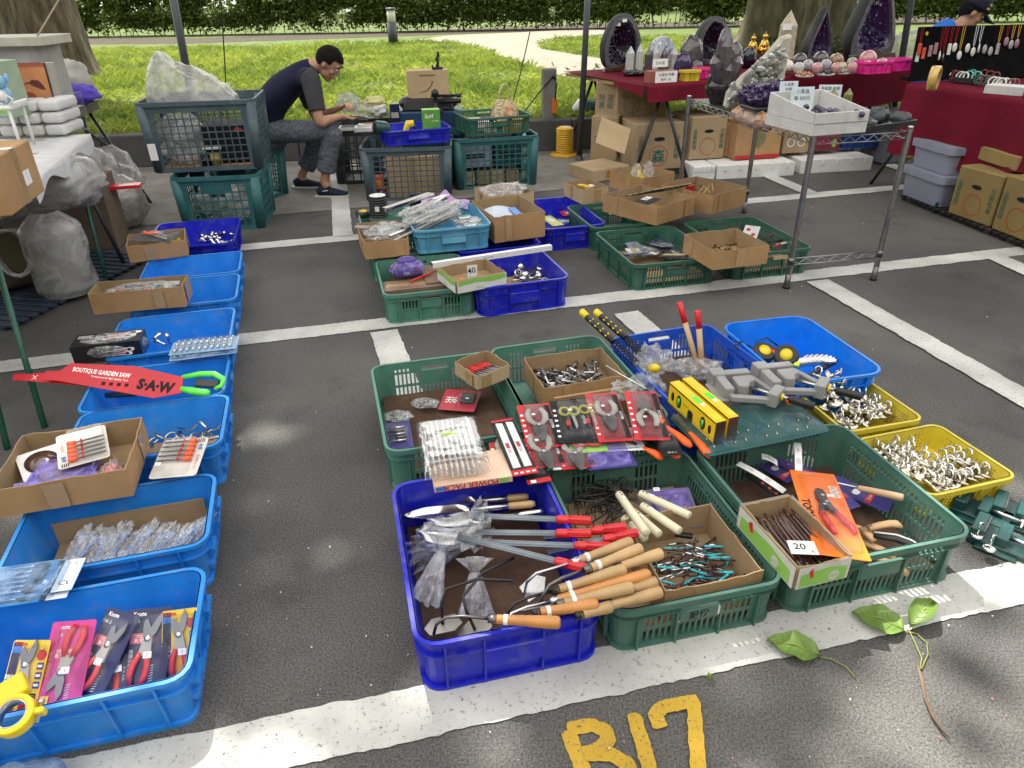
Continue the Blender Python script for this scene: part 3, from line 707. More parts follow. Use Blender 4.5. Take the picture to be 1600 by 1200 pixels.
# ================================================================== front right cluster of crates
def ctr(fl, w, d, yaw):
 return (fl[0]+cos(yaw)*w/2-sin(yaw)*d/2, fl[1]+sin(yaw)*w/2+cos(yaw)*d/2, 0.)
def cardM(p, q, zp, zq, side=None):
 """printed card lying with its bottom middle at pixel p and its top middle at pixel q"""
 a, b = G(*p, zp), G(*q, zq); y = (b-a).normalized(); x = y.cross(V((0,0,1))).normalized()
 if side: x = (x+V((0,0,side))).normalized(); x = (x-y*x.dot(y)).normalized()
 z = x.cross(y); c = (a+b)/2
 return Matrix(((x.x,y.x,z.x,c.x),(x.y,y.y,z.y,c.y),(x.z,y.z,z.z,c.z),(0,0,0,1))), (b-a).length
def rodM(p, q, zp, zq, up=(0,0,1)):
 a, b = G(*p, zp), G(*q, zq); return along(a, b, up), (b-a).length
def rrect(w, h, r=.006, n=3):
 return [(p[0], p[1]) for p in rpath(w, h, r, n, [[],[],[],[]])]
def card(t, w, h, m, r=.006, th=.0012, name='card'):
 mb = MB(); mb.prism(rrect(w, h, r), th, m); return mb
def bubble(t, w, h, d, M=None, m=None, name='blister', r=.01):
 mb = MB(); b = rrect(w, h, r); n = len(b); vs = [(x, y, .0015) for x, y in b]+[(x*.93, y*.95, d*.8) for x, y in b]+[(x*.86, y*.9, d) for x, y in b]
 fs = [(i, (i+1) % n, n+(i+1) % n, n+i) for i in range(n)]+[(n+i, n+(i+1) % n, 2*n+(i+1) % n, 2*n+i) for i in range(n)]+[tuple(range(2*n, 3*n))]
 mb.add(vs, fs, m or BLISTER, True, M); return mb.build(name, t)
def blob(c, r, m, amp=.25, freq=3., seed=0, nu=28, nv=18, fl=0., M=None, mb=None, pinch=0.):
 """crumpled bag-like lump"""
 mb = mb or MB()
 def f(u, v):
  a = u*2*pi; b = -pi/2+pi*v; d = V((cos(b)*cos(a), cos(b)*sin(a), sin(b)))
  k = 1+amp*noise.fractal(d*freq+V((seed*3.1, seed*1.7, seed)), 1., 2., 4)+amp*.55*abs(noise.noise(d*freq*2.3+V((seed, 5, 1))))
  if pinch and d.z > .2: k *= 1-pinch*(d.z-.2)
  z = d.z*r[2]*k
  if fl and z < -fl: z = -fl+.1*(z+fl)
  return V((c[0]+d.x*r[0]*k, c[1]+d.y*r[1]*k, c[2]+z))
 mb.grid(f, nu, nv, m, M); return mb
def pricetag(t, M, s=.012, txt=None):
 mb = MB(); mb.box((0,0,.0006), (s*1.3, s, .0006), PRICE, M)
 if txt: mb.text(txt, s*.8, INK, M @ TR(0,0,.0012))
 return mb.build('price_sticker', t)
# ---- the crates
Y13 = .227
K1 = bin_('blue_crate', 'royal blue solid crate in front, full of garden trowels and hoes with wooden handles', ROYAL, .505, .69, .19, ctr((-.249,1.207),.505,.69,Y13), Y13, 'crate', handle=True, flare=.012, r=.04)
K2 = slotted('green_crate', 'green slotted crate at the front between the royal blue crate and the saw crate', GREEN, .515, .68, .165, ctr((.255,1.325),.515,.68,Y13), Y13)
K3 = slotted('green_crate', 'green slotted crate at the front right holding saws and an orange carded crimper', GREEN, .60, .64, .19, ctr((.772,1.452),.60,.64,.232), .232)
K4 = slotted('green_crate', 'green slotted crate with the big clear bag of white cable ties on it', GREEN2, .555, .69, .19, ctr((-.446,2.053),.555,.69,.245), .245)
K5 = slotted('green_crate', 'green slotted crate holding the cardboard tray of black nut drivers', GREEN2, .525, .78, .19, ctr((.09,2.14),.525,.74,.26), .26)
K6 = slotted('blue_crate', 'mid blue slotted crate with two red-tipped wooden hammer handles standing in it', BLUE2, .53, .74, .19, ctr((.64,2.28),.53,.68,.29), .29)
K7 = bin_('blue_bin', 'bright blue smooth-walled bin of tape measures behind the yellow baskets', BLUE3, .455, .62, .19, ctr((1.12,2.50),.455,.60,.215), .215, handle=False, flare=.03, r=.04)
K8 = slotted('yellow_basket', 'yellow perforated basket directly in front of the bright blue bin, heaped with hook clamps', YELLOW, .36, .36, .115, ctr((1.262,2.25),.36,.36,.245), .245, 'basket', small=True)
K9 = slotted('yellow_basket', 'yellow perforated basket nearest the front, with neat rows of hook clamps', YELLOW, .385, .37, .10, ctr((1.385,1.875),.385,.37,.275), .275, 'basket', small=True)
def liner(t, w, d, z, m, name='liner_board', dx=0, dy=0, label=None):
 MB().box((dx, dy, z), (w, d, .005), m).build(name, t, label=label)
liner(K1, .43, .61, .028, BOARD); liner(K2, .43, .59, .030, CARDIN); liner(K4, .48, .60, .05, BOARD); liner(K3, .5, .55, .03, BOARD); liner(K6, .44, .64, .06, BOARD)
# a sticker on the middle crate's grip
mb = MB(); K = RZ(0) @ TR(0, -.34+.024-.004, .165*.58) @ RX(pi/2)
mb.prism([(-.06,-.018),(.06,-.018),(.066,0),(.06,.02),(-.04,.02)], .001, PRICE, K @ TR(0,0,.0075)); mb.text('股份', .03, INK, K @ TR(0,0,.0092), .02)
mb.build('maker_sticker', K2)
# ---- royal blue crate: hoes, trowels
def hoe(p, q, zp, zq, m, label, neck=.16, blade=True, r=.0145, bend=.03, steel=STEELD, sticker=True, flip=1):
 M, L = rodM(p, q, zp, zq); t = T('hand_hoe', label, 'hand hoe', M=M, group='wooden handled hand hoes')
 mb = MB(); mb.rod([(0,r*.62),(.004,r*.8),(L*.35,r*.86),(L*.45,r*.95),(L*.5,r*.90),(L*.52,r*.98),(L*.8,r*1.12),(L*.955,r*1.12),(L*.985,r*.95),(L,r*.55)], m, 14); mb.build('handle', t)
 mb = MB(); mb.rod([(-.012,r*.55),(-.012,r*.72),(.010,r*.84),(.010,r*.6)], steel, 12); mb.build('ferrule', t)
 if neck: mb = MB(); mb.tube([(-.005,0,0),(-neck*.5,0,.004),(-neck*.78,flip*.005,.002),(-neck*.95,flip*.012,-bend*.6),(-neck,flip*.016,-bend*1.6)], .0042, steel, 8).build('neck', t)
 if blade:
  mb = MB(); mb.prism([(-.03,0),(.03,0),(.036,-.05),(0,-.075),(-.036,-.05)], .002, steel, TR(-neck, flip*.016, -bend*1.6) @ RY(-.5) @ RZ(pi/2)); mb.build('blade', t)
 if sticker:
  mb = MB(); mb.rod([(L*.16,r*.92),(L*.16+.011,r*.92)], PRICE, 14, RX(.3)); mb.build('price_sticker', t)
 return t
HO = [((770,967),(876,973),.222,.222,WOOD2,'orange wooden hand hoe handle lowest in front over the blue crate rim'),
 ((838,957),(935,944),.215,.214,WOOD2,'short orange wooden hoe handle just above the lowest one'),
 ((866,938),(1016,896),.212,.225,WOOD2,'long orange wooden hoe handle in the middle of the heap'),
 ((876,943),(990,917),.214,.232,WOOD3,'tan wooden hoe handle resting on top of the heap of handles'),
 ((868,922),(978,888),.222,.240,WOOD3,'tan wooden hoe handle with a white sticker, above the long orange one'),
 ((900,877),(988,846),.236,.240,WOOD3,'tan wooden hoe handle farthest back, right under the red handles'),
 ((918,889),(1003,856),.246,.250,WOOD,'pale wooden hoe handle second from the back of the heap'),
 ((966,886),(1035,864),.242,.246,WOOD,'pale wooden hoe handle reaching farthest right over the green crate'),
 ((950,947),(1034,924),.206,.206,WOOD3,'tan wooden hoe handle at the lower right, above the green rim'),
 ((984,921),(1026,909),.212,.212,WOOD3,'tan wooden hoe handle end peeping from under the others'),
 ((905,961),(956,947),.204,.203,WOOD3,'stubby tan handle end behind the short orange handle')]
for i, (p, q, zp, zq, m, lb) in enumerate(HO):
 hoe(p, q, zp, zq, m, lb, neck=(.15 if i in (0,2,3,4,5,6) else 0), bend=.03+.008*(i % 3), steel=(STEELD, BLACKM, STEEL)[i % 3], flip=(-1, 1)[i % 2], blade=i in (5,), sticker=i < 7)
# flat hoe heads lying in the near left corner
for i, (p, a, lb) in enumerate((((692,977), .4, 'grey trapezoid hoe head in the near left corner of the blue crate'), ((742,985), 1.1, 'grey hoe head under black rods beside the near rim of the blue crate'))):
 c = G(*p, .10); t = T('hoe_head', lb, 'hoe head', c, a)
 MB().prism([(-.045,-.03),(.02,-.045),(.05,-.02),(.045,.035),(-.02,.045),(-.05,.01)], .0025, mat('blade_grey', (.30,.29,.26), .45, .6), RX(-.3)).build('blade', t, bevel=.0006)
 MB().tube([(0,0,.004),(.01,.03,.05),(.03,.05,.075),(.12,.04,.085),(.20,-.02,.10)], .0045, BLACKM, 8).build('neck', t)
# red handled trowels bundled in film
def skirt(mb, p, q, r0, r1, pl, seed, m=None):
 """gathered plastic film fanning out in pleats from p towards q"""
 M = along(p, q); L = (V(q)-V(p)).length
 def f(u, v):
  a = u*2*pi; r = r0+(r1-r0)*v**.8; r *= 1+.30*v*sin(a*pl+2*noise.noise(V((a, v*2, seed))))+.35*v*noise.noise(V((cos(a)*1.5, sin(a)*1.5, seed+v)))
  w = (v-.0)*L-.018*(1-v)*0+.02*noise.noise(V((cos(a)*3, sin(a)*3, seed*2)))*v
  return V((w, cos(a)*r, sin(a)*r*.75))
 mb.grid(f, 90, 14, m or FILM3, M)
 mb.grid(lambda u, v: V((-.035*v, cos(u*2*pi)*(r0+.028*v)*(1+.4*v*sin(u*2*pi*7+seed)), sin(u*2*pi)*(r0+.022*v))), 48, 5, m or FILM3, M)
RT = [((735,806),(924,814),.16,.20,.40,'red handled grey steel trowel farthest back in the blue crate'),
 ((738,832),(924,834),.15,.205,.45,'second red handled trowel from the back, its end facing out'),
 ((725,846),(955,855),.14,.21,.33,'red handled trowel third from the back, lying over two others'),
 ((716,838),(924,891),.19,.235,.37,'frontmost red handled trowel, slanting down to the right'),
 ((850,839),(979,823),.15,.20,.48,'red handled trowel reaching right behind the second one'),
 ((855,862),(997,832),.15,.195,.48,'red handled trowel nearest the cream handles')]
for i, (p, q, zp, zq, hf, lb) in enumerate(RT):
 M, L = rodM(p, q, zp, zq); t = T('hand_trowel', lb, 'trowel', M=M, group='red handled trowels'); s0 = L-.105
 mb = MB(); mb.rod([(0,.009),(s0+.01,.0095)], GALV, 14)
 for k in range(4): mb.rod([(0,.003),(s0,.003)], GALV, 6, TR(0, cos(k*1.57)*.0085, sin(k*1.57)*.0085))
 mb.build('shaft', t)
 mb = MB(); mb.rod([(s0,.0115),(s0+.004,.0135),(s0+.03,.0140),(s0+.034,.0125),(L-.004,.0135),(L,.0115),(L,.004)], RED, 16)
 for k in range(8): mb.rod([(s0+.036,.0022),(L-.006,.0022)], RED, 5, TR(0, cos(k*.785)*.0122, sin(k*.785)*.0122))
 mb.build('grip', t)
 if i < 4:
  mb = MB(); mb.grid(lambda u, v: V((-.15*u, (v-.5)*.07*sin(pi*min(1, .25+u*.8))**.6, -.02*u-.03*(v-.5)**2/.25*.3)), 8, 6, STEEL); mb.build('blade', t)
  b = MB(); skirt(b, V((.012,0,.004)), V((-.13-.012*i, (-.02,.01,.0,.03)[i], -.07-.008*i)), .018, .058, 9+i, 3+i); b.build('film_wrap', t)
# steel transplanters behind
for i, (tip, q, zp, zq, m, lb) in enumerate((((630,806),(836,787),.10,.13,WOOD,'polished steel trowel with a pale wooden handle at the back of the blue crate'), ((660,790),(826,776),.09,.12,WOOD3,'narrow steel trowel half hidden behind the polished one'), ((648,829),(850,799),.07,.11,STEEL,'all-steel trowel under the red handled ones'))):
 M, L = rodM(tip, q, zp, zq); t = T('hand_trowel', lb, 'trowel', M=M)
 def bl(u, v, L=L): ww = .030*min(1, (u*3.2))**.7*(1 if u < .8 else 1-.75*(u-.8)/.2); a = (v-.5)*2; return V((u*L*.52, a*ww, -.010+.013*a*a))
 MB().grid(bl, 14, 8, CHROME).build('blade', t)
 MB().rod([(L*.5,.009),(L*.8,.0115),(L*.8,.002)], STEEL, 14).build('socket', t)
 MB().rod([(L*.79,.0105),(L*.83,.0125),(L*.97,.0125),(L,.008)], m, 12).build('handle', t)
# loose film in front of the trowels
for i, (p, z, q_, lb) in enumerate((((690,862), .15, (-.05,-.10,-.10), 'clear film wrap hanging from the red handled trowels'), ((742,893), .15, (.0,-.06,-.11), 'twisted end of clear film hanging into the blue crate'))):
 mb = MB(); skirt(mb, V((0,0,0)), V(q_), .014, .045, 8, 21+i); one(mb, 'film_wrap', lb, 'plastic film', loc=G(*p, z))
# ---- middle green crate: cream handled cultivators on black tines, tray of bits
def cream(p, q, zp, zq, lb):
 M, L = rodM(p, q, zp, zq); t = T('hand_rake', lb, 'hand rake', M=M, group='cream handled hand rakes')
 mb = MB(); mb.rod([(0,.012),(.003,.0135),(L-.004,.0135),(L,.0125),(L,.004)], CREAM, 16)
 for k in range(2): mb.ball((.012+.014*k, 0, .0132), .0028, INK, None, 6, 4)
 mb.build('handle', t); pricetag(t, TR(.045, 0, .0132), .009)
 mb = MB()
 for k in range(5):
  a = (k-2)*.24; mb.tube([(.01,0,0),(-.03,sin(a)*.02,.004),(-.085,sin(a)*.07,.01),(-.108,sin(a)*.085,-.006),(-.112,sin(a)*.087,-.03)], .0022, BLACKM, 6)
 mb.build('tines', t)
cream((967,772),(1010,833),.17,.20,'cream tube handle pointing towards the viewer beside the red grips')
cream((1000,771),(1078,806),.15,.16,'cream tube handle farthest right, on the purple card')
cream((1003,790),(1062,830),.15,.16,'cream tube handle second from the right, ending at the cardboard tray')
cream((990,800),(1030,835),.14,.15,'cream tube handle in the middle of the fan of handles')
cream((975,810),(1008,842),.13,.14,'cream tube handle lowest down, half under the slanting one')
mb = MB(); cx = G(960,780,.10); q = random.Random(4)
for i in range(46):
 a = q.uniform(-.6, .6)+pi; L = q.uniform(.08, .15); p = V((q.uniform(-.02,.05), q.uniform(-.06,.06), q.uniform(-.03,.03))); d = V((cos(a), sin(a), q.uniform(-.1,.25)))
 e = p+d*L; mb.tube([p, p+d*L*.7, e, e+V((0,0,-.02)), e+V((.004,0,-.035))], .0019, BLACKM, 5)
one(mb, 'wire_tines', 'tangle of black wire rake tines at the back of the middle green crate', 'wire', loc=cx, rz=.3)
M, L = cardM((1062,826),(1040,764),.075,.10); t = T('tool_card', 'violet tinted card with small brass parts under the cream handles', 'tool card', M=M)
card(t, .16, L, mat('violet_card', (.14,.11,.24), .4)).build('card', t); bubble(t, .13, L*.75, .022, m=FILMV)
mb = MB(); [mb.ball((R.uniform(-.04,.04), R.uniform(-.04,.05), .010), .010, mat('brass', (.55,.36,.12), .3, 1.), None, 8, 6) for _ in range(6)]; mb.build('brass_parts', t)
pricetag(t, TR(-.04, L*.38, .0235), .016, '40')
K2M = TR(*ctr((.255,1.325),.515,.68,Y13)) @ RZ(Y13)
c = (G(1000,870,.17)+G(1205,905,.17)+G(1128,823,.17)+G(985,842,.17))/4
fl = G(1000,868,.150); t = carton('bit_tray', 'cut-down cardboard tray of small turquoise and brown bits in the middle green crate', .30, .31, .122, tuple(K2M @ V((.062,-.128,.036))), Y13+.01, CARD, 'cardboard tray')
q = random.Random(12); bitm = [BROWN, STEELD, CYAN, STEEL, BROWN]
tb = T('drill_bit', 'thin double-ended bit in the heap of turquoise, brown and steel bits', 'drill bit', group='bits heaped in the cardboard tray')
for i in range(120):
 p = K2M @ V((.062+q.uniform(-.12,.12), -.128+q.uniform(-.13,.08), .048+q.uniform(0,.05))); a = q.gauss(.25,.5)+(pi if q.random()<.5 else 0); L = q.uniform(.06,.085)
 m = bitm[i % 5]; k = TR(*p) @ RZ(a) @ RY(q.gauss(0,.12))
 b = T('drill_bit', tb['label'], 'drill bit', M=k, group=tb['group'])
 if i < 5:
  s1 = MB().rod([(-L/2,.0016),(-L*.3,.0034),(L*.1,.0034)], m, 6).build('shank', b); s2 = MB().rod([(L*.1,.003),(L*.16,.0045),(L*.45,.0045),(L/2,.0025)], CYAN if m is CYAN else (BROWN if m is BROWN else STEEL), 6).build('tip', b)
  globals().setdefault('BITS', []).append((s1.data, s2.data))
 else:
  for d, n in zip(BITS[i % 5], ('shank', 'tip')):
   o = bpy.data.objects.new(n, d); COL.objects.link(o); o.parent = b
bpy.data.objects.remove(tb)
p = K2M @ V((.10,-.02,.085)); t = T('bit_holder', 'short black perforated block lying at the back of the bit tray', 'bit holder', p, -.25)
mb = MB(); mb.box((0,0,.008), (.055,.017,.016), BLACK); mb.build('block', t, bevel=.003); mb = MB(); [mb.lathe([(.004,.0161),(.003,.0165)], INK, 10, TR(-.02+.01*k, 0, 0)) for k in range(5)]; mb.build('sockets', t)
# ---- price box of brown rods bridging the two green crates
fl, fr, br, bl = G(1238,905,.235), G(1337,858,.235), G(1243,760,.235), G(1150,782,.235)
x = (fr-fl); w_ = .150; d_ = .30; a = atan2((fr-fl).y, (fr-fl).x)
cc = G(1240,828,.235); rb = carton('rod_box', 'green and white cardboard box of brown rods with a 20 price card, across two crates', .165, .275, .075, (cc.x, cc.y, .163), .27, CARD2, 'box', tape=False)
mb = MB(); W2 = mat('white_board', (.58,.58,.54), .7, dirt=.4)
for k, L, off in ((0,.165,.1375),(1,.275,.0825),(2,.165,.1375),(3,.275,.0825)):
 K = RZ(k*pi/2) @ TR(0, -off-.0006-.007, .0375) @ RX(pi/2); mb.prism([(-L/2,-.037),(L/2,-.037),(L/2,.037),(-L/2,.037)], .0006, W2, K @ TR(0,0,-.001))
 mb.prism([(-L*.44,-.032),(L*.44,-.034),(L*.44,.010),(L*.1,.022),(-L*.44,.012)], .0004, LGREEN, K)
 mb.prism([(L*.2+cos(i*.45)*.017, -.012+sin(i*.45)*.017) for i in range(14)], .0004, W2, K @ TR(0,0,.0008)); mb.text('自然', .014, LGREEN, K @ TR(L*.2,-.012,.0016))
 mb.prism([(-L*.3,.02),(-L*.24,.03),(-L*.2,.0),(-L*.25,-.006)], .0004, RED, K @ TR(0,0,.0008))
mb.build('printed_sides', rb)
q = random.Random(3); proto = None
for i in range(15):
 k = TR(cc.x, cc.y, .163) @ RZ(.27) @ TR(-.058+.009*i-.03*(i > 11)*0, q.uniform(-.02,.02), .035+.004*(i % 3)) @ RZ(pi/2+q.gauss(0,.03)) @ RY(-.09+q.gauss(0,.02))
 if proto is None:
  proto = T('punch_rod', 'dark brown enamelled rod in the green and white price box', 'rod', M=k, group='brown rods in the price box')
  MB().rod([(-.10,.002),(-.094,.0042),(.085,.0045),(.10,.0028)], BROWN, 6, smooth=False).build('shaft', proto); MB().rod([(.07,.0050),(.075,.0052),(.08,.0050)], BROWN, 6).build('collar', proto)
 else: dup(proto, M=k)
k = TR(cc.x, cc.y, .163) @ RZ(.27) @ TR(-.01, -.06, .060) @ RZ(-.35)
one(MB().box((0,0,0),(.075,.055,.0012),WHITE).text('20', .034, INK, TR(-.008,.004,.0010), .01).text('元', .014, INK, TR(.024,-.016,.0010)), 'price_card', 'white handwritten 20 price card lying on the brown rods', 'price card', M=k)
# ---- front right green crate: orange carded crimper, saws, knife packs
M, L = cardM((1318,872),(1268,738),.22,.135); t = T('tool_card', 'bright orange card with a black and red crimping tool and the word TOOLS', 'tool card', M=M)
OR = mat('orange_card', (.85,.17,.008), .4, var=.05); mb = card(t, .145, L, OR); mb.text('TOOLS', .036, INK, TR(-.052, -.01, .0020) @ RZ(-pi/2), .03, 1.2); mb.text('STARK', .013, WHITEINK, TR(-.02, L/2-.018, .002))
for i in range(3): mb.label(.024, .022, WHITE, TR(.048, L*.30-.028*i, .001)); mb.label(.016, .012, GREYPL, TR(.048, L*.30-.028*i, .0015))
mb.build('card', t)
mb = MB(); jaw = [(-.012,.105),(.0,.115),(.014,.105),(.018,.08),(.016,.045),(.026,.0),(.020,-.015),(.004,-.01),(-.006,.03),(-.016,.06)]
mb.prism(jaw, .012, BLACK, TR(-.005,.005,.004)); mb.prism([(.002,-.0),(.016,-.004),(.030,-.03),(.020,-.04),(.008,-.03)], .012, BLACK, TR(0,.01,.005)); mb.prism([(-.012,.03),(.004,.02),(-.008,-.04),(-.022,-.035)], .012, BLACK, TR(-.004,.005,.003))
for x, y in ((0,.07),(.006,.03),(-.004,.01)): mb.lathe([(.006,.016),(.006,.019),(.003,.02)], STEEL, 12, TR(x, y, 0))
mb.build('jaws', t)
mb = MB()
mb.tube([(.022,-.02,.011),(.036,-.06,.011),(.052,-.10,.011),(.056,-.135,.010)], .010, RED, 10, rs=[.008,.010,.0105,.007], flat=.8); mb.tube([(-.018,-.03,.010),(-.014,-.07,.010),(-.008,-.11,.010),(-.001,-.15,.010)], .010, RED, 10, rs=[.008,.010,.0105,.007], flat=.8); mb.build('red_grips', t)
bubble(t, .11, L*.88, .026, TR(.005,0,0)); pricetag(t, TR(.022,.062,.021), .016, '1')
# pistol and straight wooden saw handles sticking towards the viewer
SAWW = mat('saw_handle_wood', (.60,.37,.19), .45, var=.12, scale=9)
def saw(p, q, zp, zq, lb, m=SAWW, bladeL=.26, mat_=STEEL):
 M, L = rodM(p, q, zp, zq); t = T('hand_saw', lb, 'saw', M=M, group='saws in the front right crate')
 MB().tube([(-.01,0,.002),(L*.3,0,.004),(L*.6,0,.002),(L*.86,0,-.006),(L,0,-.018)], .013, m, 10, rs=[.011,.0125,.0135,.0155,.012], flat=.65).build('handle', t)
 MB().prism([(0,-.012),(0,.014),(-bladeL,.006),(-bladeL,-.004)], .0014, mat_, RX(pi/2)).build('blade', t)
 MB().ball((L*.8,-.009,-.002), .003, INK, None, 8, 6).build('hang_hole', t)
saw((1330,822),(1366,838),.10,.12,'pale wooden pistol-grip saw handle under the top of the orange card')
saw((1362,825),(1408,815),.13,.14,'pale wooden saw handle with a hole, nearest the perforated right wall')
saw((1340,846),(1400,868),.08,.09,'tan wooden saw handle curving under the orange card')
saw((1352,868),(1420,890),.085,.09,'long tan wooden saw handle along the front wall of the crate',WOOD3)
saw((1300,885),(1352,893),.07,.07,'wooden saw handle in the front left corner of the saw crate',WOOD2)
M, L = rodM((1340,762),(1412,778),.13,.14); t = T('wood_file', 'round pale wooden file handle lying on the indigo knife packs', 'file', M=M)
MB().rod([(0,.006),(.004,.009),(L*.3,.011),(L*.7,.0125),(L*.96,.0125),(L,.009)], mat('raw_wood', (.55,.36,.22), .6), 14).build('handle', t); MB().rod([(-.12,.004),(0,.0045)], STEEL, 8).build('tang', t)
# black and white pruning saw
M, L = rodM((1375,840),(1455,866),.115,.105); t = T('pruning_saw', 'black and white curved pruning saw handle against the right wall of the crate', 'pruning saw', M=M)
MB().tube([(-.02,0,0),(L*.3,.012,.006),(L*.6,.014,.002),(L*.9,.0,-.006),(L*1.1,-.02,-.012)], .013, BLACK, 10, rs=[.01,.013,.014,.014,.008], flat=.7).build('handle', t)
MB().tube([(-.02,.010,.004),(L*.3,.024,.010),(L*.6,.026,.006),(L*.9,.012,-.002),(L*1.1,-.010,-.010)], .0045, WHITEP, 6).build('white_stripe', t)
# indigo knife packs
for i, (p, q, zz, lb) in enumerate((((1330,796),(1272,745),.10,'indigo and red tool card leaning under the orange card'), ((1392,792),(1300,752),.085,'indigo carded knife pack farthest right behind the orange card'), ((1240,748),(1195,722),.06,'dark blue tool pack with a white flap near the back of the saw crate'))):
 M, L = cardM(p, q, zz, zz+.01); t = T('tool_card', lb, 'tool card', M=M)
 mb = card(t, .085, max(L,.12), NAVY2); mb.label(.07, .02, REDP, TR(0,-.03,.001)); mb.text('ダイヤ', .016, WHITEINK, TR(0,.02,.0022)); mb.text('STAR', .014, WHITEINK, TR(0,-.03,.0022))
 mb.prism([(cos(k*.5)*.018, .045+sin(k*.5)*.012) for k in range(12)], .0006, WHITEINK, TR(0,-.03,.001)); mb.build('card', t); bubble(t, .06, .09, .012)
# white paper slips and black drill packs at the back of the crate
for i, (p, q, zp, zq, w_, lb) in enumerate((((1248,741),(1246,692),.13,.165,.024,'upright white instruction slip at the back of the saw crate'), ((1226,768),(1153,724),.10,.13,.030,'long white instruction slip slanting across the saw crate'), ((1215,724),(1190,713),.12,.14,.036,'short curled white slip behind the long one'))):
 M, L = cardM(p, q, zp, zq); mb = MB()
 mb.grid(lambda u, v: V(((u-.5)*w_, (v-.5)*L, .006*sin(v*3))), 2, 8, WHITE)
 for k in range(5): mb.label(w_*.7, .0016, GREYPL, TR(0, -L*.2+k*.005, .007))
 mb.text('FIXED', .007, INK, TR(0, L*.22, .007) @ RZ(pi/2)); one(mb, 'paper_slip', lb, 'paper slip', M=M)
for i, (p, q, lb) in enumerate((((1225,780),(1168,738),'black tool pack with orange dots under the long white slip'), ((1272,742),(1205,716),'purple and pink tool pack behind the upright slip'))):
 M, L = cardM(p, q, .075, .09); t = T('tool_card', lb, 'tool card', M=M); mb = card(t, .045, L, (INK, NAVY2)[i])
 for k in range(3): mb.prism([(cos(j*.6)*.006, sin(j*.6)*.006) for j in range(10)], .001, (ORANGE, PINKINK)[i], TR(0, -L*.3+k*.03, .001))
 mb.build('card', t); bubble(t, .03, L*.8, .012)
# ================================================================== rest of the front right cluster
# ---- K4: cable ties, blister packs
cc = V((-.31, 2.13, 0)); M = TR(*G(706,697,.255)) @ RZ(.20)
t = T('cable_tie_bag', 'big clear zip bag stuffed with white cable ties and a lime label', 'bag of ties', M=M)
q = random.Random(2); TIE = mat('white_nylon', (.62,.64,.65), .4, var=.1)
mb = MB()
for i in range(70):
 x = -.088+.176*((i*7) % 70)/69; z = q.uniform(-.016,.020); y0 = q.uniform(-.145, -.135); y1 = q.uniform(.125,.145); e = q.gauss(0, .002)
 mb.tube([(x, y0, z-.006), (x+e, 0, z), (x+e*1.5, y1-.01, z)], .0022, TIE, 4, flat=.6); mb.box((x, y0, z-.006), (.005, .008, .005), TIE); mb.tube([(x+e*1.5, y1-.01, z), (x+e*1.5, y1, z-.001)], .003, TIE, 5)
o = mb.build('cable_ties', t); o['kind'] = 'stuff'
MB().label(.055, .032, LGREEN, TR(0, .035, .030)).text('CABLE', .014, YINK, TR(0, .035, .0312) @ RZ(.25)).build('lime_label', t)
def bagf(u, v):
 a = u*2*pi; x = cos(a); z = sin(a); e = (v-.5)*2; k = (1-abs(e)**6)**.5
 return V((.108*(abs(x)**.5)*(1 if x > 0 else -1), e*.172, .031*(abs(z)**.7)*(1 if z > 0 else -1)*k+.004*noise.noise(V((x*4, e*9, z*4)))))
MB().grid(bagf, 28, 24, BLISTER).build('clear_bag', t)
MB().box((0,-.118,.030),(.205,.004,.004),FILM).build('zip_seal', t)
M, L = cardM((715,763),(700,705),.205,.212); t = T('power_pack_box', 'flat printed box reading POWER PACK under the bag of cable ties', 'box', M=TR(*G(738,748,.212)) @ RZ(.205))
PP = mat('peach_print', (.72,.50,.36), .45); mb = MB(); mb.box((0,.05,0),(.255,.16,.022),PP); mb.text('POWER PACK', .030, REDP, TR(-.01,-.0312,-.001) @ RX(pi/2) @ RZ(pi), .02, .95); mb.box((-.105,-.0305,-.001),(.035,.001,.014),BLUEINK); mb.box((.10,-.0305,0),(.03,.001,.018),LGREEN); mb.build('carton', t)
# upright blade pack of white jigsaw blades
M, L = cardM((822,742),(783,655),.225,.245); t = T('saw_blade_pack', 'red and black card of two white saw blades beside the cable ties', 'blade pack', M=M)
mb = card(t, .085, L, INK); mb.prism([(-.0425,-L/2),(.0425,-L/2),(.0425,-L/2+.03),(-.0425,-L/2+.03)], .0006, REDP, TR(0,0,.0010)); mb.label(.080,.012,REDP,TR(0,L/2-.01,.001))
for x in (-.019, .019):
 mb.prism([(x-.013,-L/2+.04),(x+.013,-L/2+.04),(x+.015,L/2-.03),(x-.009,L/2-.025)], .0012, WHITEINK, TR(0,0,.0016)); mb.text('HCS', .011, REDP, TR(x, -.03, .0032) @ RZ(pi/2), .03); mb.label(.012,.03,REDP,TR(x,.0,.0028))
for k in range(4): mb.label(.012,.008,WHITEINK,TR(-.03+.02*k,-L/2+.012,.0022))
mb.build('card', t); bubble(t, .078, L*.8, .008, TR(0,0,0))
M, L = cardM((836,748),(800,670),.208,.222); t = T('saw_blade_pack', 'second red and black blade card, lying under the first', 'blade pack', M=M @ TR(.012,-.022,-.006))
mb = card(t, .085, L, INK); mb.label(.08,.022,REDP,TR(0,-L/2+.015,.001)); mb.build('card', t); bubble(t, .07, L*.7, .006); pricetag(t, TR(-.02,-L/2+.012,.003), .014)
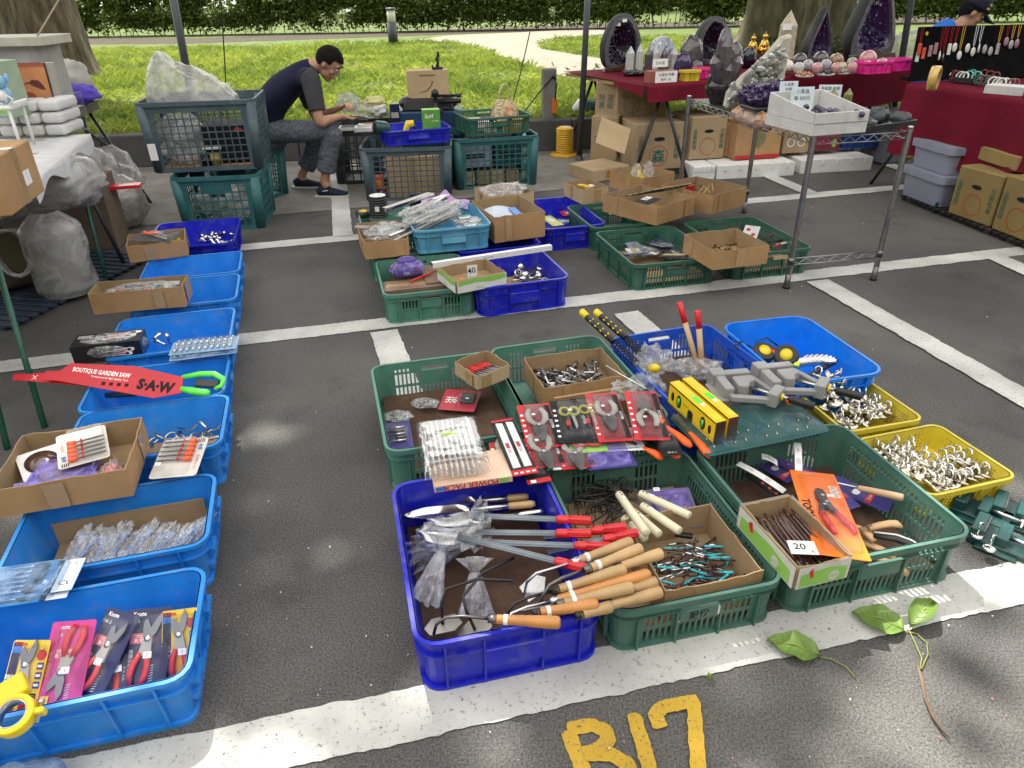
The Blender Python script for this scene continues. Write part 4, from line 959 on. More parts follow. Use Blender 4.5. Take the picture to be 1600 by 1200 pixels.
# red bit-set card and clear bags on the hardboard
M, L = cardM((712,642),(725,610),.075,.085); t = T('bit_set_card', 'small red card with a black bit case at the back of the cable tie crate', 'tool card', M=M)
mb = card(t, .155, max(L,.11), mat('crimson_card', (.42,.03,.05), .35)); mb.text('16', .05, WHITEINK, TR(-.03,0,.002))
for j in range(3):
 for k in range(3): mb.label(.012,.006,WHITEINK,TR(-.055+.018*k,-.02+.018*j,.001))
mb.build('card', t); MB().box((.035,.005,.010),(.06,.065,.018),BLACK).build('bit_case', t, bevel=.003); bubble(t, .10, .095, .024, TR(.03,0,0)); pricetag(t, TR(.035,-.01,.0205), .011)
def baggie(px, z, r, lb, inner, n=9, rz=0., fm=None, mi=STEELD):
 p = G(*px, z); t = T('parts_bag', lb, 'small bag', p, rz); q = random.Random(int(px[0])); mb = MB()
 for i in range(n):
  c = (q.uniform(-.6,.6)*r[0], q.uniform(-.6,.6)*r[1], q.uniform(-.3,.3)*r[2]); k = TR(*c) @ RZ(q.gauss(0,.5)) @ RY(q.gauss(0,.3))
  if inner == 'rod': mb.rod([(-r[0]*.4,.002),(0,.003),(0,.0045),(r[0]*.4,.0045)], mi, 7, k)
  elif inner == 'ball': mb.ball(c, .007, mi, None, 8, 6)
  else: mb.box((0,0,0), (.018,.008,.006), mi, k)
 mb.build('contents', t); blob((0,0,0), r, fm or FILM, .3, 2.5, int(px[1])).build('clear_bag', t)
 return t
baggie((664,630), .085, (.055,.035,.014), 'clear bag of small black screws beside the red bit-set card', 'rod', 14)
baggie((622,650), .085, (.055,.035,.016), 'crumpled clear bag of dark parts near the left wall of the cable tie crate', 'box', 10)
M, L = cardM((625,702),(618,660),.07,.08); t = T('drill_set_card', 'dark card of five drill bits by the left wall of the cable tie crate', 'tool card', M=M)
mb = card(t, .11, max(L,.13), NAVY2); mb.build('card', t); mb = MB()
for k in range(5): mb.rod([(-.035,.003),(-.01,.004),(-.009,.0055),(.03,.0055)], (CHROME, STEELD)[k % 2], 8, TR(.0,-.045+.022*k,.008))
mb.build('bits', t); bubble(t, .095, .125, .018)
# ---- red needle file box on the corner of two crates
c = G(753,566,.245); fb = carton('file_box', 'small cardboard box of red-handled needle files perched on two crate corners', .165, .16, .06, (c.x, c.y-.02, .192), .66, CARD2, 'cardboard box', tilt=RX(.04))
q = random.Random(21); pr = None
for i in range(15):
 k = TR(c.x, c.y-.02, .192) @ RZ(.66) @ TR(-.055+.0078*i, -.005+q.uniform(-.006,.006), .030+.006*(i % 2)) @ RZ(pi/2+.18+q.gauss(0,.05)) @ RY(.10)
 if pr is None:
  pr = T('needle_file', 'red-handled needle file in the small box on the crate corners', 'file', M=k, group='red handled needle files')
  MB().rod([(0,.002),(.003,.0042),(.055,.0046),(.058,.003)], RED, 8).build('handle', pr); MB().rod([(-.02,.0022),(0,.0026)], STEELD, 6).rod([(-.075,.0012),(-.02,.0026)], GALV, 4, smooth=False).build('blade', pr)
 else: dup(pr, M=k)
# ---- K5: tray of nut drivers
tc_ = G(868,590,.16); nt = carton('driver_tray', 'cut-down cardboard tray heaped with black nut drivers in the green crate', .36, .28, .105, (.265, 2.68, .088), .27, CARD, 'cardboard tray')
q = random.Random(31); prs = []
for i in range(58):
 x, y = q.uniform(-.13,.13), q.uniform(-.09,.09); k = TR(.265, 2.68, .088) @ RZ(.27) @ TR(x, y, .022+q.uniform(0,.05)) @ RZ(q.uniform(0,2*pi)) @ RY(q.gauss(0,.18))
 if i < 2:
  pr = T('nut_driver', 'short black nut driver bit in the heap in the cardboard tray', 'nut driver', M=k, group='black nut drivers in the tray'); prs.append(pr)
  L = (.075,.092)[i]; MB().rod([(-L/2,.0028),(-L/2+.004,.0045),(0,.0045)], STEEL, 6, smooth=False).build('hex_shank', pr); MB().rod([(0,.0055),(.002,.0085),(L*.2,.0085),(L*.22,.0095),(L/2,.0095),(L/2,.006),(L/2-.008,.006)], STEELD, 10).build('socket', pr)
 else: dup(prs[i % 2], M=k)
# cardboard front flap of that tray box
k = TR(.34, 2.47, .13) @ RZ(.27)
one(MB().box((0,0,0),(.36,.012,.12),CARD).box((.05,-.0065,0),(.06,.0006,.118),TAPE), 'cardboard_sheet', 'upright cardboard panel just behind the row of pliers cards', 'cardboard', M=k, bevel=.002)
# ---- carded pliers: four red cards, one black card of scissors
def plierscard(p, q, zp, zq, kind, lb, w=.122, up=False):
 M, L = cardM(p, q, zp, zq); t = T('pliers_card', lb, 'tool card', M=M, group='carded pliers laid across the green crates'); L = max(L, .16)
 mb = card(t, w, L, REDP if kind != 'y' else INK); mb.label(w*.62, L*.93, mat('dark_red_print', (.20,.02,.028), .35, var=.3, scale=60) if kind != 'y' else INK, TR(w*.02,0,.0008)); mb.label(w*.16, L*.9, INK, TR(w*.40,0,.0012))
 mb.text('CUTTER', .014, WHITEINK, TR(w*.40, 0, .0026) @ RZ(-pi/2), .02)
 for k in range(6): mb.label(w*.09, .012, WHITEINK, TR(-w*.42, -L*.35+k*L*.12, .0012))
 mb.build('card', t); s = 1 if not up else -1; kk = Matrix.Diagonal((1.45,1.4,1,1)) @ TR(0,-.008*s,0)
 mb = MB(); hm = GREYPL if kind == 'g' else YEL
 if kind == 'g':
  for sg in (-1, 1): mb.tube([(sg*.006, s*.0, .011),(sg*.020, s*.022,.011),(sg*.022, s*.045,.011),(sg*.015, s*.07,.010)], .008, hm, 8, kk, rs=[.006,.0085,.0085,.006], flat=.8)
 else:
  for sg in (-1, 1): mb.tube([(sg*.017+cos(a)*.017, .045+sin(a)*.024, .011) for a in [2*pi*k/14 for k in range(14)]], .0055, mat('olive_handle', (.38,.34,.02), .4), 7, closed=True)
 mb.build('grips', t); mb = MB()
 if kind == 'g': mb.prism([(-.010,s*.008),(.010,s*.008),(.018,-s*.012),(.012,-s*.045),(.004,-s*.066),(-.004,-s*.066),(-.012,-s*.045),(-.018,-s*.012)][::s], .008, STEELD, kk @ TR(0,0,.006)); mb.lathe([(.006,.014),(.006,.017),(.002,.018)], STEEL, 12, kk)
 else:
  mb.prism([(-.010,.02),(.002,.02),(.0,-.07),(-.008,-.06)], .004, STEELD, TR(-.004,0,.006)); mb.prism([(-.002,.02),(.010,.02),(.014,-.05),(.006,-.07)], .004, STEEL, TR(.006,0,.009)); mb.box((-.012,-.028,.008),(.014,.03,.008),REDP)
 mb.build('jaws', t); bubble(t, w*.72, L*.86, .020); pricetag(t, TR(-.012 if kind == 'g' else .004, s*.042, .0195), .010)
 return t
plierscard((852,700),(832,632),.225,.245,'g','grey handled pliers on a red card, leftmost of the row of cards')
plierscard((900,692),(884,626),.232,.245,'y','yellow handled shears on a black card between two red cards')
plierscard((963,690),(938,615),.236,.25,'g','grey handled pliers on a red card, third in the row')
plierscard((1020,688),(1000,612),.240,.25,'g','upside-down grey handled pliers on a red card, rightmost of the row', up=True)
plierscard((855,722),(842,690),.210,.222,'g','grey handled pliers card lying lower, under the leftmost one')
M, L = cardM((925,716),(905,660),.212,.222); t = T('scissors_card', 'red scissors on a green card sticking out under the pliers cards', 'scissors pack', M=M)
mb = card(t, .13, .15, LGREEN); mb.text('WORKS', .012, WHITEINK, TR(-.03,-.062,.0024)); mb.build('card', t)
mb = MB()
for sg in (-1, 1): mb.tube([(sg*.026+cos(a)*.026, -.030+sin(a)*.020, .010) for a in [2*pi*k/16 for k in range(16)]], .0045, RED, 7, closed=True)
mb.build('loops', t); bubble(t, .11, .11, .016)
for i, (p, q, z, m, lb) in enumerate((((975,716),(955,660),.205,WHITE,'plain white backing card under the pliers cards'), ((960,736),(940,690),.196,FILMV,'violet tinted plastic pack lowest in the stack over the green crate'), ((880,740),(868,690),.200,WHITE,'white backing card at the left of the stack, over the blue crate rim'))):
 M, L = cardM(p, q, z, z+.006); t = T('tool_card', lb, 'tool card', M=M); mb = card(t, .17, .14, m if m is WHITE else NAVY2); mb.label(.13, .004, BLUEINK, TR(0,-.055,.001)); mb.build('card', t); bubble(t, .155, .12, .014, m=BLISTER if m is WHITE else FILMV)
plierscard((800,735),(790,690),.199,.208,'g','grey handled pliers card peeping out left of the stack of cards')
plierscard((930,690),(915,622),.228,.242,'y','yellow handled shears on a black card, between the third and second red cards')
plierscard((905,728),(890,690),.203,.212,'g','grey handled pliers card low in the stack, beside the red scissors')
# orange handled pruning knives
def orangeknife(p, q, zp, zq, lb):
 M, L = rodM(p, q, zp, zq); t = T('putty_knife', lb, 'knife', M=M, group='orange handled knives')
 MB().tube([(0,0,0),(L*.2,0,.002),(L*.55,0,.003),(L*.85,0,0),(L,0,-.003)], .013, ORANGE, 12, rs=[.008,.0095,.0145,.0165,.008], flat=.7).build('handle', t)
 MB().prism([(0,-.008),(-.10,-.013),(-.11,.0),(-.10,.012),(0,.008)], .0016, STEELD, TR(0,0,-.001)).build('blade', t)
orangeknife((1036,664),(1080,697),.235,.225,'orange handle lying uppermost across the crate rim beside the pliers cards')
orangeknife((1078,676),(1110,714),.225,.205,'orange handle farthest right, hanging over the crate rim')
orangeknife((1005,700),(1036,716),.205,.197,'orange handle poking out under the cards, leftmost of four')
orangeknife((1030,698),(1062,714),.205,.198,'orange handle poking out under the cards, second from the left')
M, L = cardM((1052,712),(1020,640),.222,.24); t = T('tool_card', 'black card with white brush lettering and an orange tool beside the pliers row', 'tool card', M=M)
mb = card(t, .075, L, INK); mb.text('剪刀工', .028, WHITEINK, TR(.004,-.02,.0024) @ RZ(.6), .02); mb.text('10 in 1', .012, WHITEINK, TR(0,-L/2+.016,.0024)); mb.build('card', t)
mb = MB(); mb.prism([(cos(a)*(.018+.003*cos(a*6)), .06+sin(a)*(.018+.003*cos(a*6))) for a in [2*pi*k/36 for k in range(36)]], .010, ORANGE, TR(0,-.01,.004)); mb.lathe([(.006,.0142),(.004,.0145)], INK, 10, TR(0,.05,0)); mb.build('orange_knob', t); bubble(t, .065, L*.7, .018)
# ---- K6: hammers
def stick(p, q, zp, zq, lb):
 M, L = rodM(p, q, zp, zq); t = T('hammer', lb, 'hammer', M=M)
 MB().tube([(0,0,0),(L*.3,0,0),(L*.72,0,0)], .013, WOOD, 12, rs=[.011,.014,.0145], flat=.75).build('handle', t); MB().tube([(L*.70,0,0),(L*.85,0,0),(L*.985,0,0),(L,0,0)], .0152, RED, 12, rs=[.0149,.0152,.016,.012], flat=.75).build('red_end', t)
 MB().box((-.02,0,0),(.03,.09,.03),STEELD).build('head', t, bevel=.006)
stick((1092,578),(1061,472),.085,.37,'wooden hammer handle with a red end, leaning left in the mid blue crate')
stick((1097,578),(1090,485),.085,.345,'wooden hammer handle with a red end, the shorter and more upright one')
b = blob((0,0,0), (.10,.07,.035), FILM3, .45, 2.4, 41); p = G(1090,575,.10); one(b, 'film_wrap', 'crumpled clear film round the heads of the wooden hammers', 'plastic film', loc=p)
def grip(p, q, zp, zq, lb):
 M, L = rodM(p, q, zp, zq); t = T('torpedo_tool', lb, 'spring tool', M=M, group='black and yellow sprung hand grips')
 MB().tube([(L*.42,0,0),(L*.9,0,0)], .0155, BLACK, 12, rs=[.0135,.0165]).build('grip', t); MB().tube([(L*.88,0,0),(L*.985,0,0),(L,0,0)], .016, YEL, 12, rs=[.0165,.0168,.011]).build('yellow_cap', t)
 mb = MB()
 for k in range(4):
  for a in (.5, 1.6): mb.ball((L*(.52+.09*k), cos(a)*.0145, sin(a)*.0145), .0042, YEL, None, 6, 4, (1.6,1,1))
 mb.build('yellow_dots', t); n = 9
 MB().tube([(L*.42-L*.40*k/(n*12), cos(k*2*pi/12)*.016, sin(k*2*pi/12)*.016) for k in range(n*12)], .0030, BLACKM, 6).build('spring', t)
grip((998,572),(908,486),.20,.30,'black sprung grip with yellow cap, left of the pair over the blue crate corner')
grip((1012,560),(930,486),.205,.305,'black sprung grip with yellow cap, right of the pair over the blue crate corner')
for i, (p, r, z, lb) in enumerate((((1020,565),(.075,.06,.06),.19,'big crumple of clear film around the sprung grips'), ((1010,605),(.07,.055,.045),.17,'crumpled clear film in front of the sprung grips'), ((975,610),(.05,.04,.035),.19,'small crumple of clear film at the corner of the nut driver crate'))):
 one(blob((0,0,0), r, FILM3, .5, 2.5, 51+i), 'film_wrap', lb, 'plastic film', loc=G(*p, z))
p = G(1022,575,.19); one(MB().ball((0,0,0), .024, YEL, None, 12, 8, (1.2,.8,.8)), 'yellow_ball', 'round yellow plastic knob wrapped in clear film', 'knob', loc=p)
M, L = rodM((948,572),(1010,608),.235,.225); t = T('long_screwdriver', 'long thin steel rod lying across the crate rim under the clear film', 'screwdriver', M=M); MB().rod([(-.01,.001),(0,.0028),(L,.0030)], CHROME, 8).build('shaft', t); MB().rod([(L,.006),(L+.07,.010),(L+.08,.006)], mat('smoke_handle', (.06,.07,.09), .2), 10).build('handle', t)
# ---- teal tool case with a clear lid under the levels
c_ = [G(1000,640,.215), G(1175,612,.215), G(1310,672,.215), G(1110,728,.215)]
M = TR(*G(1170,662,.213)) @ RZ(.30); t = T('tool_case', 'flat teal tool case with a clear lid under the levels and clamps', 'tool case', M=M)
mb = MB(); mb.prism(rrect(.50,.27,.02), .010, mat('case_teal', (.008,.085,.082), .35), None, -.008); mb.build('tray', t, bevel=.003)
mb = MB()
for k in range(22): mb.rod([(-.012,.0022),(.012,.0026)], (STEEL, BLUEINK, NICKEL)[k % 3], 6, TR(-.2+.042*(k % 11), -.09+.05*(k//11), .006) @ RZ(1.2))
mb.build('small_tools', t); bubble(t, .49, .26, .026, TR(0,0,.001), name='clear_lid', r=.02)
# ---- levels
def level(p, q, zp, zq, lb):
 M, L = rodM(p, q, zp, zq); t = T('spirit_level', lb, 'spirit level', M=M, group='yellow spirit levels'); mb = MB(); h, w = .092, .040
 op = [(-L*.40,.018,.012),(-L*.26,.026,.020),(0,.016,.012),(L*.26,.026,.020),(L*.40,.018,.012)]
 mb.box((L/2,0,0),(L,w,h),YEL); o = mb.build('beam', t, bevel=.0012)
 MB().box((L/2,0,h/2+.001),(L*.96,w*.7,.002),YINK).box((L/2,-w/2-.0006,h*.44),(L*.98,.001,.005),BLACK).box((L/2,-w/2-.0006,-h*.44),(L*.98,.001,.005),BLACK).build('edge_bands', t)
 for x, rz_, rx_ in op:
  mb = MB(); vm = MB()
  if x == 0: mb.prism([(L/2-.016,-h/2),(L/2+.016,-h/2),(L/2+.016,-.002),(L/2+.008,.006),(L/2-.008,.006),(L/2-.016,-.002)], .0012, BLACK, RX(pi/2) @ TR(0,0,w/2-.0002))
  else: mb.prism([(L/2+x+cos(a)*rx_*.75, sin(a)*rz_) for a in [2*pi*k/16 for k in range(16)]], .0012, BLACK, RX(pi/2) @ TR(0,0,w/2-.0002))
  if rz_ > .02: vm.rod([(-.014,.005),(.014,.005)], LIME, 8, TR(L/2+x, -w/2-.001, 0) @ RY(pi/2))
  mb.build('vial_window', t)
  if vm.v: vm.build('vial', t)
 MB().box((L/2,0,h/2+.0025),(.045,.02,.003),LIME).build('top_vial', t)
 for e in (0, L): MB().box((e+(.001 if e else -.001),0,0),(.003,w*.98,h*.98),STEELD).build('end_cap', t)
 MB().text('PRECISION', .008, INK, TR(L*.40, -w/2-.0008, .008) @ RX(pi/2)).build('lettering', t); pricetag(t, TR(L*.62,0,h/2+.0025), .013, '1')
level((1052,612),(1124,676),.268,.262,'yellow spirit level nearest the pliers cards, its vial windows facing out')
level((1071,606),(1144,669),.268,.262,'yellow spirit level behind the first one, nearer the grey clamps')
# ---- grey corner clamps
def clamp(p, rz_, z, lb, s=1., h1=None):
 t = T('corner_clamp', lb, 'corner clamp', G(*p, z), rz_, 'grey corner clamps'); t.scale = (1.12,1.12,1.2); L2 = .115
 mb = MB()
 for sg in (-1, 1): mb.box((L2/2,0,.024),(L2,.032,.048),GREYP,RZ(sg*.785)); mb.box((L2*.5,0,.005),(L2*1.05,.075,.010),GREYP,RZ(sg*.785))
 mb.box((.0,0,.027),(.05,.05,.054),GREYP,RZ(.785)); mb.build('fence', t, bevel=.003)
 MB().prism([(.052,0),(.098,-.048),(.125,-.030),(.115,0),(.125,.030),(.098,.048)], .044, GREYP, None, .006).build('moving_jaw', t, bevel=.004)
 mb = MB()
 for sg in (-1, 1): mb.prism([(.075,sg*.080),(.095,sg*.092),(.205,sg*.034),(.195,sg*.016)][::sg], .020, GREYP, None, .008)
 mb.box((.205,0,.024),(.034,.074,.048),GREYP); mb.build('yoke', t, bevel=.003)
 MB().rod([(.11,.0055),(.255,.0055)], STEEL, 10, TR(0,0,.028)).build('screw', t); MB().rod([(.224,.011),(.232,.011)], YEL, 12, TR(0,0,.028)).build('yellow_washer', t)
 MB().rod([(.25,.009),(.254,.0115),(.325,.013),(.33,.013),(.33,.008)], BLACK, 12, TR(0,0,.028)).build('black_handle', t)
clamp((1118,602), -.66, .240, 'grey corner clamp nearer the levels, its black handle pointing at the viewer')
clamp((1186,592), -.60, .246, 'grey corner clamp nearer the yellow baskets, its black handle over the crate')
one(MB().prism([(0,0),(.05,-.02),(.055,0),(.02,.035),(.005,.03)], .01, ORANGE), 'orange_clip', 'small bright orange plastic clip beside the grey clamps', 'clip', loc=G(1230,632,.25), rz=.3)
# ---- K7: tape measures and wrenches
def tape(p, rz_, z, lb, tilt=.5):
 t = T('tape_measure', lb, 'tape measure', M=TR(*G(*p, z)) @ RZ(rz_) @ RX(tilt) @ Matrix.Scale(1.35,4)); mb = MB(); mb.prism([(cos(a)*.040*(1+.06*cos(3*a)), sin(a)*.036) for a in [2*pi*k/20 for k in range(20)]], .038, BLACK, None, -.019); mb.build('case', t, bevel=.006, seg=2)
 MB().lathe([(.020,.0195),(.020,.021),(.005,.0215)], YEL, 18).build('yellow_disc', t); MB().box((-.042,.0,0),(.02,.025,.03),RED).build('red_lock', t, bevel=.003)
 MB().box((.036,-.024,.0),(.02,.016,.03),mat('fluo_yellow', (.70,.80,.03), .4)).build('yellow_nose', t, bevel=.003); MB().tube([(-.03,.03,0),(-.07,.05,.01),(-.10,.03,.02),(-.085,0,.02)], .003, BLACK, 6).build('wrist_strap', t)
tape((1192,552), .2, .15, 'black tape measure with a yellow disc and red lock in the bright blue bin')
tape((1228,556), -.4, .15, 'black and fluorescent yellow tape measure right of the red-locked one', .9)
tape((1180,580), .9, .09, 'black tape measure half under the others by the bin front', 1.0)
q = random.Random(6); pw = None
for i in range(8):
 k, L = rodM((1225+5*i,578-1*i),(1262+4*i,556+1.5*i),.09,.13)
 if pw is None:
  pw = T('socket_spanner', 'chrome tube spanner in the bundle in the bright blue bin', 'spanner', M=k, group='chrome tube spanners'); MB().rod([(-.05,.006),(L*.6,.006),(L*.65,.009),(L,.009),(L,.006)], CHROME, 12).build('tube', pw); MB().rod([(L,.0045),(L+.001,.0045)], INK, 8).build('opening', pw)
 else: dup(pw, M=k)
M, L = rodM((1262,588),(1302,566),.10,.12); t = T('black_torch', 'black handled tool lying at the right end of the spanners', 'hand tool', M=M); MB().rod([(-.03,.010),(L*.3,.012),(L,.0145),(L+.02,.011)], BLACK, 12).build('handle', t); MB().rod([(-.06,.004),(-.03,.006)], STEEL, 8).build('tip', t)
M, L = rodM((1180,596),(1222,584),.09,.11); one(MB().rod([(0,.003),(.01,.006),(L,.007),(L+.05,.003)], PINK, 8), 'pink_stick', 'magenta plastic stick among the chrome spanners', 'stick', M=M)
# ---- hook clamps in the two yellow baskets
pr = T('hook_clamp', 'shiny nickel spring clamp with a curled hook in the yellow baskets', 'hook clamp', group='nickel hook clamps')
MB().lathe([(.020,0),(.022,.002),(.022,.006),(.017,.008),(.006,.010),(.006,.016)], NICKEL, 14, sx=1).build('clamp_body', pr)
MB().tube([(0,0,.012),(0,0,.026),(.006,0,.034),(.016,0,.036),(.022,0,.028),(.018,0,.019)], .0026, CHROME, 7).build('hook', pr)
q = random.Random(77); first = True
def hook(p, rz_, tilt):
 global first
 k = TR(*p) @ RZ(rz_) @ RX(tilt) @ Matrix.Scale(1.35,4)
 if first: pr.matrix_world = k; first = False
 else: dup(pr, M=k)
K = TR(*(ctr((1.385,1.875),.385,.37,.275))) @ RZ(.275)
for (ox, oy, a, nx, ny) in ((-.09,.05,-.25,4,5), (.08,-.05,.15,4,4), (-.05,-.09,-.1,3,3)):
 for i in range(nx):
  for j in range(ny):
   hook(K @ TR(ox,oy,0) @ RZ(a) @ V(((i-(nx-1)/2)*.043, (j-(ny-1)/2)*.038, .045+q.uniform(0,.022)+.012*(oy > 0))), .275+a+q.gauss(pi/2,.3), q.gauss(.5,.3))
K = TR(*(ctr((1.262,2.25),.36,.36,.245))) @ RZ(.245)
for (ox, oy, a, nx, ny, lift) in ((.05,.0,.2,4,4,.02), (-.07,.07,-.3,3,4,.05), (-.08,-.07,0,3,3,.02)):
 for i in range(nx):
  for j in range(ny):
   hook(K @ TR(ox,oy,0) @ RZ(a) @ V(((i-(nx-1)/2)*.043, (j-(ny-1)/2)*.038, .045+lift+q.uniform(0,.03)+(.018*j if lift > .03 else 0))), .245+a+q.gauss(pi/2,.4), q.gauss(.5,.4))
# ---- green vises on the ground and loose magnetic hooks
def vise(p, rz_, lb):
 t = T('drill_vise', lb, 'vise', G(*p, 0), rz_, 'green drill vises'); mb = MB(); mb.box((0,0,.012),(.17,.11,.024),DGREEN); mb.box((0,-.062,.006),(.12,.03,.012),DGREEN); mb.box((0,.062,.006),(.12,.03,.012),DGREEN); mb.build('base', t, bevel=.003)
 MB().box((-.065,0,.042),(.035,.11,.040),DGREEN).build('fixed_jaw', t, bevel=.003); MB().box((.005,0,.040),(.035,.10,.036),DGREEN).build('moving_jaw', t, bevel=.003)
 MB().box((-.045,0,.046),(.006,.10,.026),STEELD).build('jaw_plate', t)
 MB().rod([(.02,.007),(.11,.007)], STEEL, 10, TR(0,0,.038)).build('screw', t); MB().rod([(.108,.011),(.125,.011)], STEEL, 10, TR(0,0,.038)).tube([(.117,-.035,.038),(.117,.035,.038)], .004, STEEL, 8).build('crank', t)
vise((1560,850), -.75, 'green drill vise half behind the saw crate, nearest the white line')
vise((1590,812), -.70, 'green drill vise behind the first one, at the picture edge')
vise((1532,806), -.80, 'green drill vise just in front of the lower yellow basket')
for i, (p, lb) in enumerate((((1545,858),'upright chrome magnetic hook standing on the nearest green vise'), ((1526,838),'upright chrome magnetic hook beside the saw crate corner'))):
 t = T('magnet_hook', lb, 'magnetic hook', G(*p, .035), .4); MB().lathe([(.018,0),(.020,.002),(.020,.007),(.014,.009),(.004,.012)], CHROME, 18).build('magnet', t); MB().tube([(0,0,.008),(0,0,.03),(-.010,0,.044),(-.004,0,.056),(.010,0,.054),(.013,0,.044)], .0028, CHROME, 8).build('hook', t)
# ---- fallen leaves and a twig
LF = leafmat('fresh_leaf', (.11,.20,.035), (.17,.28,.055), .2, .45, 14); LST = mat('leaf_stalk', (.22,.26,.07), .6)
def leaf(p, q, w, lb, stalk, lift=.02, curl=.25):
 a, b = G(*p, .006), G(*q, .006); M = along(a, b); L = (b-a).length; t = T('fallen_leaf', lb, 'leaf', M=M)
 def f(u, v):
  e = (v-.5)*2; ww = w*(sin(pi*min(1, u**.75))**.8)*(.9 if u < .85 else .9-(u-.85)*3); return V((u*L, e*ww, .004+lift*sin(pi*u)*.6+curl*w*e*e*.6+.004*sin(u*16)*abs(e)))
 MB().grid(f, 16, 10, LF).build('blade', t)
 mb = MB(); mb.tube([(0,0,.006),(L*.5,0,.008+lift*.6),(L,0,.006)], .0016, LST, 6)
 for k in range(1, 7):
  for sg in (-1, 1): u = k/8; mb.tube([(u*L,0,.0055+lift*sin(pi*u)*.6),((u+.11)*L, sg*w*.62*sin(pi*min(1,(u+.08)**.75)), .007+lift*sin(pi*u)*.6+curl*w*.24)], .0007, LST, 4)
 mb.build('veins', t); inv = M.inverted(); MB().tube([inv @ G(*s, .006) for s in stalk], .0017, LST, 6).build('stalk', t)
leaf((1280,1026),(1197,1003), .052, 'green heart-shaped leaf lying alone across the edge of the white line', [(1280,1026),(1300,1030),(1322,1042),(1336,1058)])
leaf((1412,986),(1330,960), .058, 'larger green leaf on the white line at the foot of the saw crate', [(1412,986),(1432,990),(1448,1004),(1450,1022),(1440,1045)])
leaf((1420,984),(1458,948), .034, 'folded green leaf partly behind the larger one on the white line', [(1420,984),(1430,1005),(1440,1028),(1438,1045)], .05, .9)
mb = MB(); pts = [G(*p, .012) for p in ((1434,1040),(1440,1062),(1446,1092),(1458,1120),(1472,1140),(1483,1153))]; o = pts[0]
mb.tube([p-o for p in pts], .004, mat('twig_bark', (.14,.10,.07), .85, var=.3), 7, rs=[.0028,.0042,.004,.0042,.0034,.002]); one(mb, 'twig', 'thin brown twig joined to the leaf stalks on the asphalt', 'twig', loc=o)
leaf((1113,1060),(1104,1064), .010, 'tiny green leaf scrap just below the white line', [(1113,1060),(1116,1059)])
# ================================================================== left column of bins
def binfrom(br, fr, w, h, m, lb, d=None, ledges=True, dz=0, yaw=None, tilt=None):
 b, f = G(*br, h+dz), G(*fr, h+dz); dv = f-b; D = d or dv.length; y = atan2(dv.y, dv.x)+pi/2 if yaw is None else yaw
 if d: f = b-V((-sin(y), cos(y), 0))*d
 c = (b+f)/2-V((cos(y), sin(y), 0))*(w/2)
 return bin_('blue_bin', lb, m, w, D, h, (c.x, c.y, dz), y, ledges=ledges, flare=.024, r=.02, handle=False, tilt=tilt)
N7 = binfrom((325,881),(318,1048), .56, .185, BLUE, 'light blue bin nearest the viewer at the lower left, full of carded pruners', yaw=.25, d=.40)
N6 = binfrom((340,736),(325,850), .57, .185, BLUE, 'light blue bin of blue spanner bags, second from the viewer')
N5 = binfrom((360,614),(346,696), .55, .185, BLUE, 'light blue bin of silver hooks, directly behind the big cardboard tray')
N4 = binfrom((361,555),(346,608), .55, .185, BLUE, 'light blue bin under the red garden saw sleeves', d=.37, yaw=.25)
N3 = binfrom((369,479),(360,548), .55, .185, BLUE, 'light blue bin behind the black printed screwdriver box', yaw=.26, d=.47)
N2 = binfrom((375,426),(371,467), .55, .185, BLUE, 'light blue bin holding a small bag of red and green beads', yaw=.27)
N1 = binfrom((380,391),(374,424), .55, .185, BLUE, 'empty-looking light blue bin in front of the dark blue bin', yaw=.27)
N0 = binfrom((377,339),(376,388), .56, .18, ROYAL, 'dark blue bin of chrome parts at the far end of the left row', yaw=.24, d=.62, ledges=False)
for t_, w_, d_ in ((N6,.46,.30),(N5,.46,.28)): liner(t_, w_, d_, .03, CARDIN)
MB().box((0,.14,.075),(.46,.004,.09),CARDIN).build('card_divider', N6)
def carded(p, q, zp, zq, w, m, lb, kind, group=None, side=None):
 M, L = cardM(p, q, zp, zq, side); t = T('pruner_card', lb, 'tool card', M=M, group=group); mb = card(t, w, L, m)
 return t, mb, L, w
# ---- nearest bin: pruners in packs
SECN = mat('secateur_steel', (.16,.17,.19), .28, 1.)
def secateurs(t, sc=1., red=RED, yflip=1, rot=0.):
 K = RZ(rot) @ TR(0,.022*yflip,0) @ Matrix.Diagonal((sc, sc*yflip, sc*.8, 1)); mb = MB()
 mb.prism([(-.010,.0),(.006,-.004),(.020,.02),(.026,.055),(.018,.078),(.006,.05)], .006, SECN, K @ TR(0,0,.008)); mb.prism([(-.014,-.004),(.010,.0),(.000,.03),(-.018,.055),(-.026,.045),(-.022,.02)], .006, SECN, K @ TR(0,0,.004))
 mb.lathe([(.010,.014),(.010,.018),(.004,.020)], STEEL, 14, K); mb.prism([(-.016,-.045),(.0,-.05),(.010,.0),(-.012,.002)], .010, GREYPL, K @ TR(0,0,.004)); mb.prism([(.004,-.05),(.022,-.045),(.012,.004),(-.006,.0)], .010, GREYPL, K @ TR(0,0,.006)); mb.build('jaws', t)
 for sg in (-1, 1): MB().tube([(sg*.010,-.042,.011),(sg*.020,-.075,.011),(sg*.022,-.105,.011),(sg*.012,-.135,.010)], .009, red, 10, K, rs=[.008,.010,.010,.007], flat=.75).build('grip', t)
